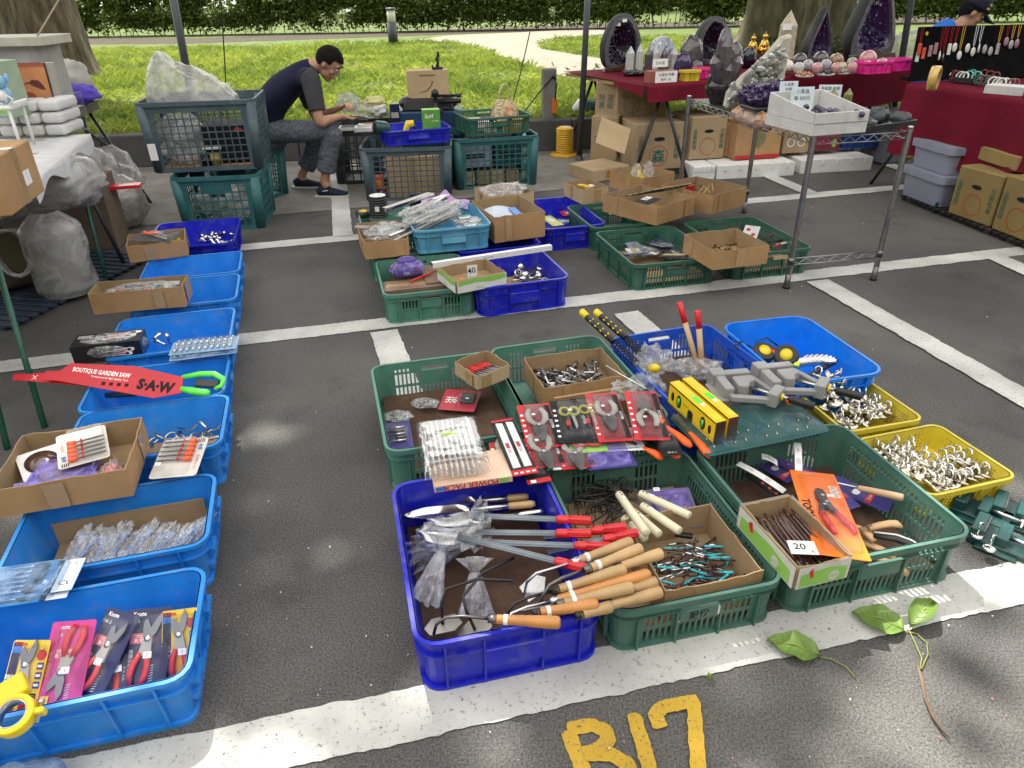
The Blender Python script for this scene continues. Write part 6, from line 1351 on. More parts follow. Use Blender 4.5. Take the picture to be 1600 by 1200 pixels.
# brackets in the tub
q = random.Random(43); tm = TR(*ctr((-.575,4.18),.49,.56,.26)[:2], .185) @ RZ(.26)
for i in range(16): M = tm @ TR(-.12+q.uniform(-.12,.06), -.16+.03*i*.7, .12+.007*i) @ RZ(.5+q.gauss(0,.10)) @ RY(-.16+q.gauss(0,.05)) @ RX(q.gauss(0,.15)); t = T('shelf_bracket', 'grey metal shelf bracket in film in the sky blue tub', 'bracket', M=M, group='bagged shelf brackets'); MB().box((.02,0,0),(.36,.022,.004),STEEL).box((.02,0,-.006),(.36,.004,.012),STEEL).build('arm', t); MB().prism([(.20,-.004),(.20,.004),(-.16,.004)], .05, GREYPL, RX(pi/2) @ TR(0,0,-.02)).build('web', t) if i % 3 == 0 else None
for i in range(10): t = T('parts_box', 'small clear box of steel parts at the right of the sky blue tub', 'parts box', M=tm @ TR(.10+.045*(i % 3)-.02, -.18+.09*(i//3), .115+.012*(i % 2)) @ RZ(q.gauss(0,.12)), group='clear boxes in the sky blue tub'); MB().box((0,0,0),(.085,.045,.025),FILM).build('clear_box', t, bevel=.002); MB().box((0,0,-.004),(.07,.03,.012),(STEEL,NICKEL,WHITEP)[i % 3]).build('parts', t)
one(blob((0,0,0), (.22,.12,.05), FILM, .35, 2.2, 85), 'film_wrap', 'glossy clear film over the shelf brackets', 'plastic film', M=tm @ TR(-.08,.0,.19) @ RZ(.45))
MB_ = MB()
for k in range(4): MB_.tube([(-.03+.02*k, 0, -.05),(-.03+.02*k, .0, .02),(-.025+.02*k,.01,.05),(-.03+.02*k, 0, .07)], .011, (BLACK, NAVY)[k % 2], 8, rs=[.008,.011,.012,.008])
one(MB_, 'work_gloves', 'dark navy work gloves propped behind the sky blue tub', 'gloves', loc=G(649,318,.30), rz=.2)
mb = MB(); mb.grid(lambda u, v: V(((u-.5)*.34, (v-.5)*.16+.03*sin(u*5), .035*sin(v*pi)+.03*noise.noise(V((u*4, v*4, 2)))+(.07*max(0, 1-abs(u-.48)*5)*sin(v*pi)))), 26, 14, LILAC); one(mb, 'mesh_bag', 'lilac cloth bag lying behind the sky blue tub', 'bag', loc=G(698,320,.30), rz=-.15)
# tall cardboard box and the one behind it
cm_, cw, cd_ = corner('tall_carton', 'tall open cardboard box with a paper inside, right of the sky blue tub', (768,340), (848,330), (740,313), .35, .182, CARD)
one(MB().grid(lambda u, v: V(((u-.5)*.24, (v-.5)*.30, .02*sin(u*4))), 8, 6, mat('paper_blue', (.50,.56,.66), .6)).box((.06,.0,.02),(.05,.16,.004),BLUEINK), 'paper_bag', 'white and blue printed paper lying in the tall cardboard box', 'paper', M=cm_ @ TR(0,0,.10) @ RX(.1))
cm2, w2_, d2_ = corner('rear_carton', 'cardboard box stuffed with film behind the tall cardboard box', (758,308), (830,300), (745,292), .34, .182, CARD2)
one(blob((0,0,0), (.16,.09,.05), FILM3, .4, 2.6, 86), 'film_wrap', 'crumpled clear film in the rear cardboard box', 'plastic film', M=cm2 @ TR(0,0,.15))
# small box on the shallow crate's corner and packs inside
sm_, sw, sd_ = corner('small_carton', 'small cardboard box with a yellow pen on the shallow blue crate corner', (903,298), (944,293), (888,283), .27, .165, CARD2)
one(MB().rod([(-.05,.010),(.03,.012),(.05,.006)], YINK, 10), 'yellow_pen', 'yellow tube lying in the small cardboard box', 'tube', M=sm_ @ TR(-.01,.02,.09) @ RZ(2.2)); one(MB().box((0,0,0),(.09,.05,.02),WOOD).box((.02,.0,.012),(.03,.04,.004),WHITE), 'wood_block', 'pale wooden block in the small cardboard box', 'block', M=sm_ @ TR(.03,-.01,.08) @ RZ(.6))
for i, (p, s, m, a, lb) in enumerate((((862,345),(.09,.26),mat('lime_yellow', (.60,.62,.08), .4),.35,'yellow green pack leaning in the shallow blue crate'), ((892,333),(.16,.13),REDP,.2,'red card lying in the shallow blue crate'), ((885,346),(.18,.10),mat('slate_blue_card', (.08,.12,.30), .4),.1,'blue and white card in front of the red one in the shallow crate'))):
 t = T('tool_card', lb, 'tool card', M=TR(*G(*p,.06+.02*(i == 0))) @ RZ(a)); mb = card(t, *s, m); mb.label(s[0]*.5, s[1]*.3, WHITEINK, TR(0,.01,.001)); mb.text('A', .04, m, TR(0,.01,.0022)); mb.build('card', t); bubble(t, s[0]*.85, s[1]*.85, .015)
# the brown cartons over the dark green crates
x1, _, _ = corner('brown_carton', 'brown carton of black cards, nearest of the three on the dark green crates', (1021,326), (1080,309), (949,302), .30, .175, CARD)
x2, _, _ = corner('brown_carton', 'brown carton of gold strips, right of the nearest one on the dark green crates', (1104,308), (1158,293), (1045,286), .31, .175, CARD)
x3, _, _ = corner('brown_carton', 'brown carton with film and a yellow bag, rearmost on the dark green crates', (1012,276), (1062,266), (945,268), .31, .175, CARD)
x4, _, _ = corner('brass_carton', 'shallow brown carton of brass screws in front of the chrome rack', (1121,393), (1206,383), (1066,366), .285, .175, CARD)
mb = card(None, .22, .13, INK); mb.label(.10,.05,WHITEINK,TR(.06,.03,.001)); mb.prism([(cos(k*.5)*.02+.05, .03+sin(k*.5)*.016) for k in range(12)], .0005, GREYPL, TR(0,0,.0014)); one(mb, 'black_card', 'black card with a white picture lying in the nearest brown carton', 'tool card', M=x1 @ TR(-.02,0,.09) @ RZ(.2))
q = random.Random(29); GOLD = mat('gold_print', (.42,.32,.07), .4)
for i in range(5): one(MB().box((0,0,0),(.40,.020,.006),BLACK).box((0,0,.0035),(.36,.008,.001),GOLD).box((.15,0,.004),(.03,.012,.001),LGREEN), 'blade_strip', 'long black and gold blade strip lying across the brown cartons', 'blade strip', M=TR(*G(1015+9*i,301-2.2*i,.318+.003*i)) @ RZ(.42+.02*i), group='black and gold blade strips')
for i in range(6): one(MB().rod([(-.12,.004),(.12,.004)], (GOLD, WOOD3, BROWN)[i % 3], 6), 'brush_stick', 'thin gold and brown stick in the right brown carton', 'stick', M=x2 @ TR(q.uniform(-.08,.08), q.uniform(-.05,.05), .11) @ RZ(q.uniform(.2,1)), group='gold and brown sticks')
one(MB().box((0,0,0),(.07,.03,.10),REDP), 'red_packet', 'red packet between the two front brown cartons', 'packet', M=x2 @ TR(-.09,.06,.09))
for i, (px, m, lb) in enumerate(((-.06, FILM3, 'clear upright film packet in the rearmost brown carton'), (.07, FILM3, 'second clear film packet at the right of the rearmost carton'))): one(blob((0,0,0), (.05,.03,.07), m, .3, 2.5, 90+i), 'film_packet', lb, 'packet', M=x3 @ TR(px,0,.12))
one(MB().prism([(-.03,-.03),(.04,-.03),(.0,.05)], .03, YEL), 'yellow_bag', 'yellow corner of a bag in the rearmost brown carton', 'bag', M=x3 @ TR(-.03,.01,.10) @ RX(1.2), bevel=.005)
BRASS = mat('dark_brass', (.22,.16,.07), .35, 1., var=.4)
pr3 = None
for i in range(60):
 M = x4 @ TR(q.uniform(-.13,.12), q.uniform(-.09,.09), .02+q.uniform(0,.03)) @ RZ(q.uniform(0,6)) @ RY(q.uniform(-.5,.5))
 if pr3 is None: pr3 = T('brass_screw', 'dark brass screw in the heap in the shallow carton', 'screw', M=M, group='dark brass screws'); MB().rod([(-.03,.002),(.020,.004)], BRASS, 6).build('shaft', pr3); MB().rod([(.020,.004),(.025,.010),(.028,.010)], BRASS, 10).build('head', pr3)
 else: dup(pr3, M=M)
# clear blade packs in the dark green crate, bits in the right one
q = random.Random(37)
for i in range(11): t = T('blade_pack', 'clear and dark blue blade pack heaped in the dark green crate', 'blade pack', M=TR(*G(990+q.uniform(0,75), 382+q.uniform(0,24), .07+.006*i)) @ RZ(q.uniform(-.2,1.1)) @ RX(q.uniform(-.3,.3)), group='blade packs in the dark green crate'); card(t, .09, .20, (NAVY, mat('grey_blue_card', (.16,.20,.30), .4), INK, WHITEP)[i % 4]).build('card', t); MB().box((0,0,.006),(.03,.15,.004),(STEEL,GOLD,STEELD)[i % 3]).build('blade', t); bubble(t, .08, .18, .016)
for i in range(7): one(MB().rod([(-.07,.006),(0,.008),(.07,.006)], (REDP,WHITEP,BLACK)[i % 3], 8), 'marker_pen', 'red, white or black stick in the dark green crate by the rack', 'stick', M=TR(*G(1185+q.uniform(0,45), 378+q.uniform(-15,12), .12)) @ RZ(q.uniform(0,1.5)), group='sticks in the crate by the rack')
t = T('tool_card', 'white card with red rings behind the brass screw carton', 'tool card', M=TR(*G(1172,366,.13)) @ RZ(-.5) @ RX(.5)); mb = card(t, .10, .16, WHITE); [mb.prism([(x+cos(k*.5)*.014, sin(k*.5)*.014) for k in range(12)], .0006, REDP, TR(0,y,.001)) for x, y in ((-.02,.04),(.02,.0))]; mb.build('card', t); bubble(t, .09,.14,.016)
one(MB().box((0,0,0),(.10,.07,.02),CARD2), 'card_scrap', 'scrap of brown cardboard by the front wall of the crate at the rack', 'cardboard', loc=G(1215,400,.13), rz=.3)
# ================================================================== tall crates at the kerb
def rimcrate(lb, m, fl, fr, z0, h, d, nx=11, nz=7, yaw=None, handle=False):
 a, b = G(*fl, z0+h), G(*fr, z0+h); y = atan2((b-a).y, (b-a).x) if yaw is None else yaw; w_ = (b-a).length
 c = a+V((cos(y), sin(y), 0))*w_/2+V((-sin(y), cos(y), 0))*d/2
 meshcrate('mesh_crate', lb, m, w_, d, h, (c.x, c.y, z0), y, nx, nz, handle=handle); return TR(c.x, c.y, z0) @ RZ(y), w_
B2, _ = rimcrate('teal lattice crate standing under the tall slate crate, behind the left row', TEAL, (262,279), (402,273), 0, .415, .58, 8, 5, handle=True)
B1, w1 = rimcrate('big slate lattice crate stacked on the teal one, a plastic bag bulging from it', SLATE, (207,162), (396,155), .425, .50, .62, 12, 8)
B4, w4 = rimcrate('slate lattice crate right of the seated man, with a big carton inside', SLATE, (560,233), (705,229), 0, .45, .62, 10, 8)
B5, w5 = rimcrate('teal lattice crate of small boxes, below the green crate with a carrier bag', TEAL, (708,219), (843,211), 0, .45, .66, 10, 8)
a, b = G(397,320), G(452,304); y = atan2((b-a).y, (b-a).x); c = a+V((cos(y),sin(y),0))*.2+V((-sin(y),cos(y),0))*.25
meshcrate('mesh_crate', 'teal lattice crate that the seated man sits on', TEAL, .50, .50, .43, (c.x,c.y,0), y, 5, 5, handle=True)
BLKC = mat('charcoal_plastic', (.03,.038,.042), .5, dirt=.4)
B6 = TR(-1.28, 7.12, 0) @ RZ(.10); meshcrate('mesh_crate', 'charcoal crate under the phone and snack tray in front of the man', BLKC, .78, .52, .52, (-1.28,7.10,0), .10, 8, 6)
# inside the slate crate: board, bags, dark boxes
one(MB().box((0,0,0),(w1-.14,.50,.012),CARD), 'board', 'brown board on the floor of the big slate crate', 'board', M=B1 @ TR(0,0,.018))
one(blob((0,0,0), (.17,.20,.17), FILM2, .3, 2, 91), 'plastic_bag', 'cloudy bag of small packs at the left inside the big slate crate', 'plastic bag', M=B1 @ TR(-.21,-.02,.20))
one(MB().box((0,0,0),(.34,.36,.26),INK).box((-.12,-.1805,-.02),(.14,.001,.03),WHITEINK).box((.1,-.1805,.10),(.06,.001,.03),REDP), 'dark_box', 'black box filling the right half of the big slate crate', 'box', M=B1 @ TR(.14,.02,.17), bevel=.004)
for i, (x, m, lb) in enumerate(((-.02,BLACK,'small black tin at the front of the big slate crate'),(.05,GOLD,'small gold banded tin at the front of the big slate crate'))): one(MB().lathe([(.035,0),(.035,.03),(.036,.03),(.036,.07),(.035,.07),(.035,.09)], m, 18), 'tin_can', lb, 'tin', M=B1 @ TR(x,-.235,.03))
BT = [(-.36,.0),(-.33,.14),(-.29,.31),(-.23,.37),(-.17,.36),(-.10,.315),(.0,.28),(.10,.235),(.20,.17),(.27,.09),(.31,.0)]
def bagtop(u, v):
 k = u*(len(BT)-1); i = min(int(k), len(BT)-2); f = k-i; f = f*f*(3-2*f); x = BT[i][0]+(BT[i+1][0]-BT[i][0])*(k-i); h = BT[i][1]+(BT[i+1][1]-BT[i][1])*f
 a = v*pi; dp = .05+.19*min(1, h/.25)**.7; w = 1+.09*noise.noise(V((x*7, v*5, 1)))+.05*noise.noise(V((x*19, v*11, 3)))+.03*abs(noise.noise(V((x*36, v*9, 5))))
 return V((x+.015*noise.noise(V((x*8, v*6, 9))), -cos(a)*dp*w, h*w*max(0, sin(a))**.75))
one(MB().grid(bagtop, 70, 36, FILM2), 'plastic_bag', 'large cloudy white plastic bag bulging out of the big slate crate', 'plastic bag', M=B1 @ TR(-.04,.03,.42))
one(blob((0,0,0), (.22,.2,.15), FILM2, .3, 2, 96), 'plastic_bag', 'clear bags inside the teal crate below the big slate crate', 'plastic bag', M=B2 @ TR(0,-.02,.18)); one(MB().box((0,0,0),(.12,.02,.14),TEAL), 'teal_panel', 'teal box at the front inside the lower teal crate', 'box', M=B2 @ TR(-.02,-.2,.20), bevel=.004)
one(MB().box((0,0,0),(.055,.0015,.12),PRICE), 'paper_label', 'blank white paper label stuck on the corner post of the slate crate', 'label', M=B1 @ TR(-w1/2+.055,-.31,.16) @ RX(.04) @ RZ(.05))
# inside the two right lattice crates
one(MB().box((0,0,0),(w4*.60,.40,.34),CARD2).box((0,-.2004,0),(.06,.0006,.34),TAPE), 'cardboard_box', 'pale carton standing inside the slate crate by the man', 'cardboard box', M=B4 @ TR(.05,-.02,.18) @ RY(-.05), bevel=.004)
one(MB().box((0,0,0),(.10,.10,.10),ORANGE).box((0,-.051,0),(.08,.001,.03),YEL).box((-.03,-.0515,.03),(.03,.001,.02),REDP), 'orange_packet', 'orange and yellow packet low in the slate crate', 'packet', M=B4 @ TR(-.27,-.19,.15), bevel=.003); one(MB().box((0,0,0),(.12,.10,.09),mat('wine_print', (.16,.02,.04), .4)).text('9', .07, WHITEINK, TR(.02,-.051,0) @ RX(pi/2)), 'wine_packet', 'wine red packet with a white 9 at the foot of the slate crate', 'packet', M=B4 @ TR(-.26,-.2,.055), bevel=.003)
for i, (x, z, s, m, lb) in enumerate(((-.25,.07,(.12,.3,.12),CARD2,'leftmost small carton low in the teal crate of boxes'),(-.11,.07,(.12,.3,.125),CARD,'second small carton low in the teal crate of boxes'),(.03,.07,(.12,.3,.13),CARD2,'third small carton low in the teal crate of boxes'),(.17,.06,(.12,.3,.11),CARD,'fourth small carton low in the teal crate of boxes'),(-.18,.27,(.30,.35,.20),mat('grey_blue_box', (.25,.28,.36), .5),'grey blue printed box high in the teal crate of boxes'),(.12,.27,(.24,.35,.20),DGREEN,'dark green box high in the teal crate of boxes'))):
 mb = MB(); mb.box((0,0,0), s, m); mb.box((0,-s[1]/2-.0006,0),(s[0]*.6,.001,s[2]*.2),(INK if i > 3 else TAPE)); one(mb, 'stored_box', lb, 'box', M=B5 @ TR(x,-.06,z+.012), bevel=.003)
for i in range(4): one(MB().lathe([(.03,0),(.03,.07),(.015,.09),(.015,.10)], (mat('mint', (.25,.45,.35), .4), mat('pale_blue', (.2,.4,.5), .4))[i % 2], 12), 'spray_bottle', 'small pale bottle at the right end of the teal crate', 'bottle', M=B5 @ TR(.29,-.18,.02+.11*i), group='pale bottles stacked in the teal crate')
# blue tray on the slate crate
a, b = G(603,207,.57), G(704,200,.57); y = atan2((b-a).y,(b-a).x); w_ = (b-a).length; c = a+V((cos(y),sin(y),0))*w_/2+V((-sin(y),cos(y),0))*.21
bin_('blue_tray', 'royal blue tray of tools sitting on the slate crate', ROYAL, w_+.03, .44, .12, (c.x,c.y,.455), y, 'tray', flare=.015, r=.03); TM = TR(c.x,c.y,.455) @ RZ(y)
t = T('green_box', 'bright green printed box standing in the blue tray', 'box', M=TM @ TR(.15,-.03,.012) @ RZ(-.1)); GB = mat('grass_green_print', (.10,.30,.04), .4); mb = MB(); mb.box((0,0,.12),(.15,.10,.24),GB); mb.box((.0,.0,.2405),(.15,.10,.001),LGREEN); mb.text('Surf', .045, WHITEINK, TR(-.02,-.051,.19) @ RX(pi/2), .02); mb.text('SL-6000', .018, WHITEINK, TR(.03,-.051,.15) @ RX(pi/2)); mb.lathe([(.03,.02),(.03,.06),(.02,.07),(.02,.09),(.03,.10)], mat('print_teal', (.02,.18,.20), .4), 14, TR(.03,-.036,0)); mb.build('printed_carton', t, bevel=.003)
t = T('heat_gun', 'dark teal power tool lying over the left end of the blue tray', 'power tool', M=TM @ TR(-.26,-.08,.13) @ RZ(.3) @ RY(.15)); MB().rod([(-.10,.05),(-.08,.058),(.0,.055),(.03,.04),(.04,.02)], DGREEN, 8).build('motor_body', t); MB().rod([(-.104,.042),(-.10,.048)], BLACK, 8).build('vent', t); MB().tube([(.0,0,-.02),(.08,0,-.06),(.16,.01,-.075)], .024, BLACK, 10).build('handle', t)
t = T('yellow_drill', 'yellow and black pistol-shaped tool in the blue tray', 'power tool', M=TM @ TR(-.05,-.07,.10) @ RZ(-.2)); MB().tube([(-.045,0,-.05),(-.035,0,.0),(-.01,0,.05),(.04,0,.055)], .03, YEL, 10, rs=[.022,.024,.032,.026]).build('body', t); MB().tube([(.03,0,.05),(.05,0,.02),(.045,0,-.03)], .014, BLACK, 8).build('trigger_guard', t)
one(MB().box((0,0,0),(.26,.10,.03),WHITEP).box((0,-.02,.016),(.24,.03,.002),GREYPL), 'white_rail', 'white slotted strip in front of the green box in the blue tray', 'strip', M=TM @ TR(.08,-.13,.05) @ RZ(-.1), bevel=.003)
# behind: blue case, black bag, carton, gadget
p = Y(675,190,7.35); t = T('tool_case', 'dark blue plastic case standing behind the blue tray', 'tool case', (p.x,7.35,0), .08); MB().box((0,0,.30),(.62,.30,.60),mat('deep_blue_plastic', (.015,.05,.13), .45)).build('case', t, bevel=.02, seg=2); MB().box((0,-.156,.5),(.2,.012,.05),BLACK).build('latch', t, bevel=.003)
p = Y(675,190,7.35); one(MB().box((0,0,.05),(.50,.28,.10),BLACK,None,0,.15).ball((-.2,-.02,.06), .07, BLACK, None, 12, 8, (1.2,1.4,.9)).ball((.19,-.02,.06), .07, BLACK, None, 12, 8, (1.3,1.4,.9)), 'tool_bag', 'soft black tool bag on the dark blue case', 'bag', loc=(p.x-.02,7.33,.602), rz=.06, bevel=.01)
p = Y(669,155,7.3); t = T('cardboard_box', 'closed brown carton with a tool picture, behind the blue tray', 'cardboard box', (p.x,7.38,.705), .08); z0 = .24; mb = MB(); mb.box((0,0,z0/2),(.39,.22,z0),CARD2); mb.box((0,-.111,.20),(.15,.001,.014),mat('brown_ink', (.2,.12,.06), .7)); mb.tube([(-.02,-.112,.06),(.03,-.112,.11),(.05,-.112,.15),(.03,-.112,.15)], .005, mat('brown_ink', (.2,.12,.06), .7), 5); mb.tube([(-.08,-.112,.05),(.0,-.112,.07)], .003, mat('brown_ink', (.2,.12,.06), .7), 5); mb.build('carton', t, bevel=.004)
t = T('phone_holder', 'small black jointed clamp standing on the brown carton', 'clamp', (p.x+.10,7.36,.946), .2); MB().box((0,0,.012),(.10,.05,.024),BLACK).box((-.045,0,.03),(.012,.04,.03),BLACK).build('base', t, bevel=.003); MB().tube([(0,0,.02),(.01,0,.06),(.0,0,.09),(.015,0,.13)], .015, BLACK, 10, rs=[.018,.012,.017,.013]).build('arm', t); MB().box((.015,0,.13),(.022,.03,.05),BLACK).build('jaw', t, bevel=.003)
p = Y(680,155,7.1); t = T('camera_mount', 'black swivel mount with a crossbar in front of the brown carton', 'camera mount', (p.x,7.12,.60), .1); MB().lathe([(.07,0),(.06,.02),(.02,.04),(.02,.14),(.035,.15),(.035,.18),(.01,.20)], BLACK, 14).build('pillar', t); MB().rod([(-.04,.012),(.20,.012),(.20,.018),(.24,.018)], BLACK, 10, TR(0,0,.14)).build('crossbar', t); MB().rod([(.03,.022),(.22,.024),(.24,.018)], BLACK, 12, TR(0,.02,.09)).build('barrel', t)
p = Y(618,185,7.2); one(MB().box((0,0,.07),(.09,.07,.14),NAVY).box((0,-.036,.04),(.07,.002,.05),GREYPL), 'dark_box', 'small navy box standing beside the crumpled bags', 'box', loc=(p.x,7.2,.53), rz=.1, bevel=.004)
for i, (px, py, r, m, lb) in enumerate(((545,160,(.10,.07,.08),FILM2,'pale plastic bag behind the seller’s hands'), (570,172,(.12,.08,.07),FILM3,'clear bag of snacks beside the phone'), (592,172,(.08,.08,.06),mat('white_bag', (.6,.6,.58), .5),'white crumpled bag left of the blue tray'), (585,160,(.10,.06,.05),mat('pastel_bag', (.55,.50,.22), .5),'yellow and green snack bag behind the white one'))):
 p = Y(px,py,7.2); one(blob((0,0,0), r, m, .3, 2.4, 101+i), 'plastic_bag', lb, 'plastic bag', loc=(p.x,7.2,max(p.z,.58)))
p = G(575,198,.56); t = T('snack_tray', 'white tray with wrapped snacks on the charcoal crate', 'tray', (p.x,p.y,.525), .1); MB().box((0,0,.02),(.24,.14,.04),WHITEP).build('tray', t, bevel=.006); MB().box((-.02,0,.05),(.13,.07,.02),WHITE).box((.01,.0,.062),(.09,.045,.008),mat('biscuit', (.35,.16,.08), .6)).build('snack', t, bevel=.003)
t = T('phone_tray', 'dark flat tray beside the seller’s knee on the charcoal crate', 'tray', G(548,202,.53), .1); MB().box((0,0,.012),(.20,.16,.024),WHITEP).box((0,0,.0245),(.17,.13,.002),INK).build('tray', t, bevel=.004)
# green crate with carrier bag on the right lattice crate
a, b = G(733,187,.60), G(831,180,.60); y = atan2((b-a).y,(b-a).x); w_ = (b-a).length; c = a+V((cos(y),sin(y),0))*w_/2+V((-sin(y),cos(y),0))*.26
slotted('green_crate', 'dark green slotted crate holding an orange-filled carrier bag', GREEN3, w_+.02, .54, .15, (c.x,c.y,.455), y); GM = TR(c.x,c.y,.455) @ RZ(y)
for i, (x, yy, s, m, lb) in enumerate(((-.14,.0,(.16,.3,.08),GREYPL,'grey packet at the left in the upper green crate'),(.0,.05,(.16,.25,.09),INK,'dark packet in the middle of the upper green crate'),(.17,-.15,(.14,.14,.10),mat('ochre_box', (.45,.30,.06), .5),'ochre box at the right in the upper green crate'),(-.08,-.18,(.10,.1,.09),WHITEP,'white packet at the front of the upper green crate'))): one(MB().box((0,0,0), s, m).box((0,-s[1]/2-.0006,0),(s[0]*.5,.001,s[2]*.3),WHITEINK), 'stored_packet', lb, 'packet', M=GM @ TR(x,yy,.06), bevel=.004)
t = T('carrier_bag', 'translucent carrier bag of orange fruit standing in the upper green crate', 'carrier bag', M=GM @ TR(.12,-.02,.05)); CB = film('carrier_film', (.78,.62,.42), .55, .3, .8, 22)
mb = MB(); mb.grid(lambda u, v: V((cos(u*2*pi)*(.135*(1-v**3*.55))*(1+.10*noise.noise(V((cos(u*2*pi)*2.5, sin(u*2*pi)*2.5, v*3)))), sin(u*2*pi)*(.10*(1-v**3*.6))*(1+.10*noise.noise(V((cos(u*2*pi)*3, sin(u*2*pi)*3, v*4+3)))), .22*v)), 40, 22, CB); mb.build('bag_body', t)
MB().tube([(-.055,0,.20),(-.05,0,.28),(-.02,.0,.34),(.02,0,.345),(.045,0,.28),(.055,0,.20)], .014, CB, 8, flat=.5).build('bag_handle', t); mb = MB(); [mb.ball((R.uniform(-.06,.06), R.uniform(-.04,.04), .06+.03*k), .05, mat('orange_fruit', (.62,.22,.04), .5), None, 12, 8) for k in range(3)]; o = mb.build('orange_fruit', t)
# ================================================================== people
SKIN = mat('skin', (.44,.24,.15), .5, var=.10, scale=14, sss=.12, bump=.05, bscale=120)
HAIR = mat('black_hair', (.007,.006,.006), .8, var=.4, scale=60, bump=.8, bscale=160, spec=.15)
SHIRT = mat('navy_shirt', (.014,.014,.038), .85, var=.2, scale=10, bump=.25, bscale=22)
SLEEVE = mat('charcoal_sleeve', (.050,.050,.056), .85, var=.12, bump=.2, bscale=25)
JEANS = mat('grey_mottled_trousers', (.10,.11,.135), .85, var=.4, scale=45, bump=.2, bscale=30)
SHOE = mat('navy_shoe', (.016,.02,.04), .7, var=.2); SOLE = mat('pale_sole', (.50,.48,.43), .6); HATM = mat('navy_cap', (.012,.014,.03), .8, var=.2); BLUESH = mat('blue_shirt', (.02,.13,.50), .8, var=.15, bump=.2, bscale=25)
def ell(mb, pts, m, n=16):
 """limb: pts = (centre, radius side, radius fore-aft); a smooth tapering tube of ellipses"""
 P = [V(p[0]) for p in pts]; vs = []; fs = []; N = len(P)
 for i, p in enumerate(P):
  d = (P[min(i+1, N-1)]-P[max(i-1, 0)]).normalized(); side = V((0,1,0)); side = (side-d*side.dot(d)); side = side.normalized() if side.length > .05 else V((1,0,0)); w = d.cross(side).normalized()
  for k in range(n): a = 2*pi*k/n; vs.append(p+side*(cos(a)*pts[i][1])+w*(sin(a)*pts[i][2]))
 for i in range(N-1):
  for k in range(n): l = (k+1) % n; fs.append((i*n+k, i*n+l, (i+1)*n+l, (i+1)*n+k))
 c0 = len(vs); vs += [P[0], P[-1]]
 for k in range(n): l = (k+1) % n; fs.append((c0, l, k)); fs.append((c0+1, (N-1)*n+k, (N-1)*n+l))
 mb.add(vs, fs, m, True)
def spline(pts, k=5):
 out = []
 for i in range(len(pts)-1):
  p0, p1, p2, p3 = pts[max(i-1,0)], pts[i], pts[i+1], pts[min(i+2,len(pts)-1)]
  for j in range(k):
   t = j/k; c = []
   for a in range(3): c.append(.5*(2*p1[0][a]+(p2[0][a]-p0[0][a])*t+(2*p0[0][a]-5*p1[0][a]+4*p2[0][a]-p3[0][a])*t*t+(3*p1[0][a]-3*p2[0][a]+p3[0][a]-p0[0][a])*t**3))
   out.append((V(c), p1[1]+(p2[1]-p1[1])*t, p1[2]+(p2[2]-p1[2])*t))
 out.append((V(pts[-1][0]), pts[-1][1], pts[-1][2])); return out
def fuse(o, vox, smooth=4):
 r = o.modifiers.new('fuse', 'REMESH'); r.mode = 'VOXEL'; r.voxel_size = vox; r.use_smooth_shade = True
 s_ = o.modifiers.new('soften', 'SMOOTH'); s_.iterations = smooth; s_.factor = .5; return o
def headM(c, yaw, pitch, s=1.): return TR(*c) @ RZ(yaw) @ RY(pitch) @ Matrix.Scale(s, 4)   # face looks along +X
def head(mb, M):
 mb.ball((0,0,.03), .092, SKIN, M, 24, 16, (1.04,.83,1.08)); mb.ball((.032,0,-.045), .060, SKIN, M, 20, 12, (1.0,.92,1.05)); mb.ball((.058,0,-.092), .027, SKIN, M, 14, 10, (1,1.15,.8))
 mb.ball((.070,0,.0), .036, SKIN, M, 14, 10, (.75,1.3,1.2)); mb.ball((.083,0,.040), .03, SKIN, M, 14, 10, (.4,1.9,.5))
 mb.rod([(0,.006),(.012,.009),(.040,.015),(.05,.010)], SKIN, 12, M @ TR(.086,0,.034) @ RY(1.20)); mb.ball((.108,0,-.012), .012, SKIN, M, 10, 8, (1,1.25,.8))
 for sg in (-1, 1):
  mb.ball((-.005, sg*.080, -.0), .026, SKIN, M, 12, 8, (.75,.34,1.25)); mb.ball((.062, sg*.042, -.018), .026, SKIN, M, 12, 8, (.8,.8,.8))
 mb.ball((.092,0,-.052), .016, SKIN, M, 12, 8, (.6,1.5,.42)); mb.ball((.090,0,-.063), .015, SKIN, M, 12, 8, (.6,1.35,.42))
def facebits(t, M):
 for sg in (-1, 1):
  e = MB(); e.ball((.0855, sg*.031, .014), .0085, WHITEP, M, 12, 8); e.ball((.0910, sg*.031, .0135), .0048, INK, M, 10, 6); e.build('eye', t)
  b = MB(); b.tube([(.096, sg*.014, .040),(.099, sg*.030, .046),(.088, sg*.050, .041)], .0045, HAIR, 6, M); b.build('eyebrow', t)
 m = MB(); m.tube([(.096,-.020,-.058),(.1035,0,-.057),(.096,.020,-.058)], .0022, mat('lip_line', (.16,.05,.045), .6), 6, M); m.build('mouth', t)
def hair(t, M, top=1.):
 mb = MB()
 def f(u, v):
  a = u*2*pi; x = cos(a); low = .072 if x > .35 else (-.01-.05*max(0,-x) if x < -.1 else .02)
  zz = low+(.138-low)*v; e = max(0, 1-((zz-.03)/.104)**2)**.5; r = .0995*e+.002
  j = 1+.05*noise.noise(V((x*9, sin(a)*9, v*9)))
  return V((x*r*1.04*j-.002, sin(a)*r*.87*j, zz))
 mb.grid(f, 36, 14, HAIR, M); mb.build('hair', t)
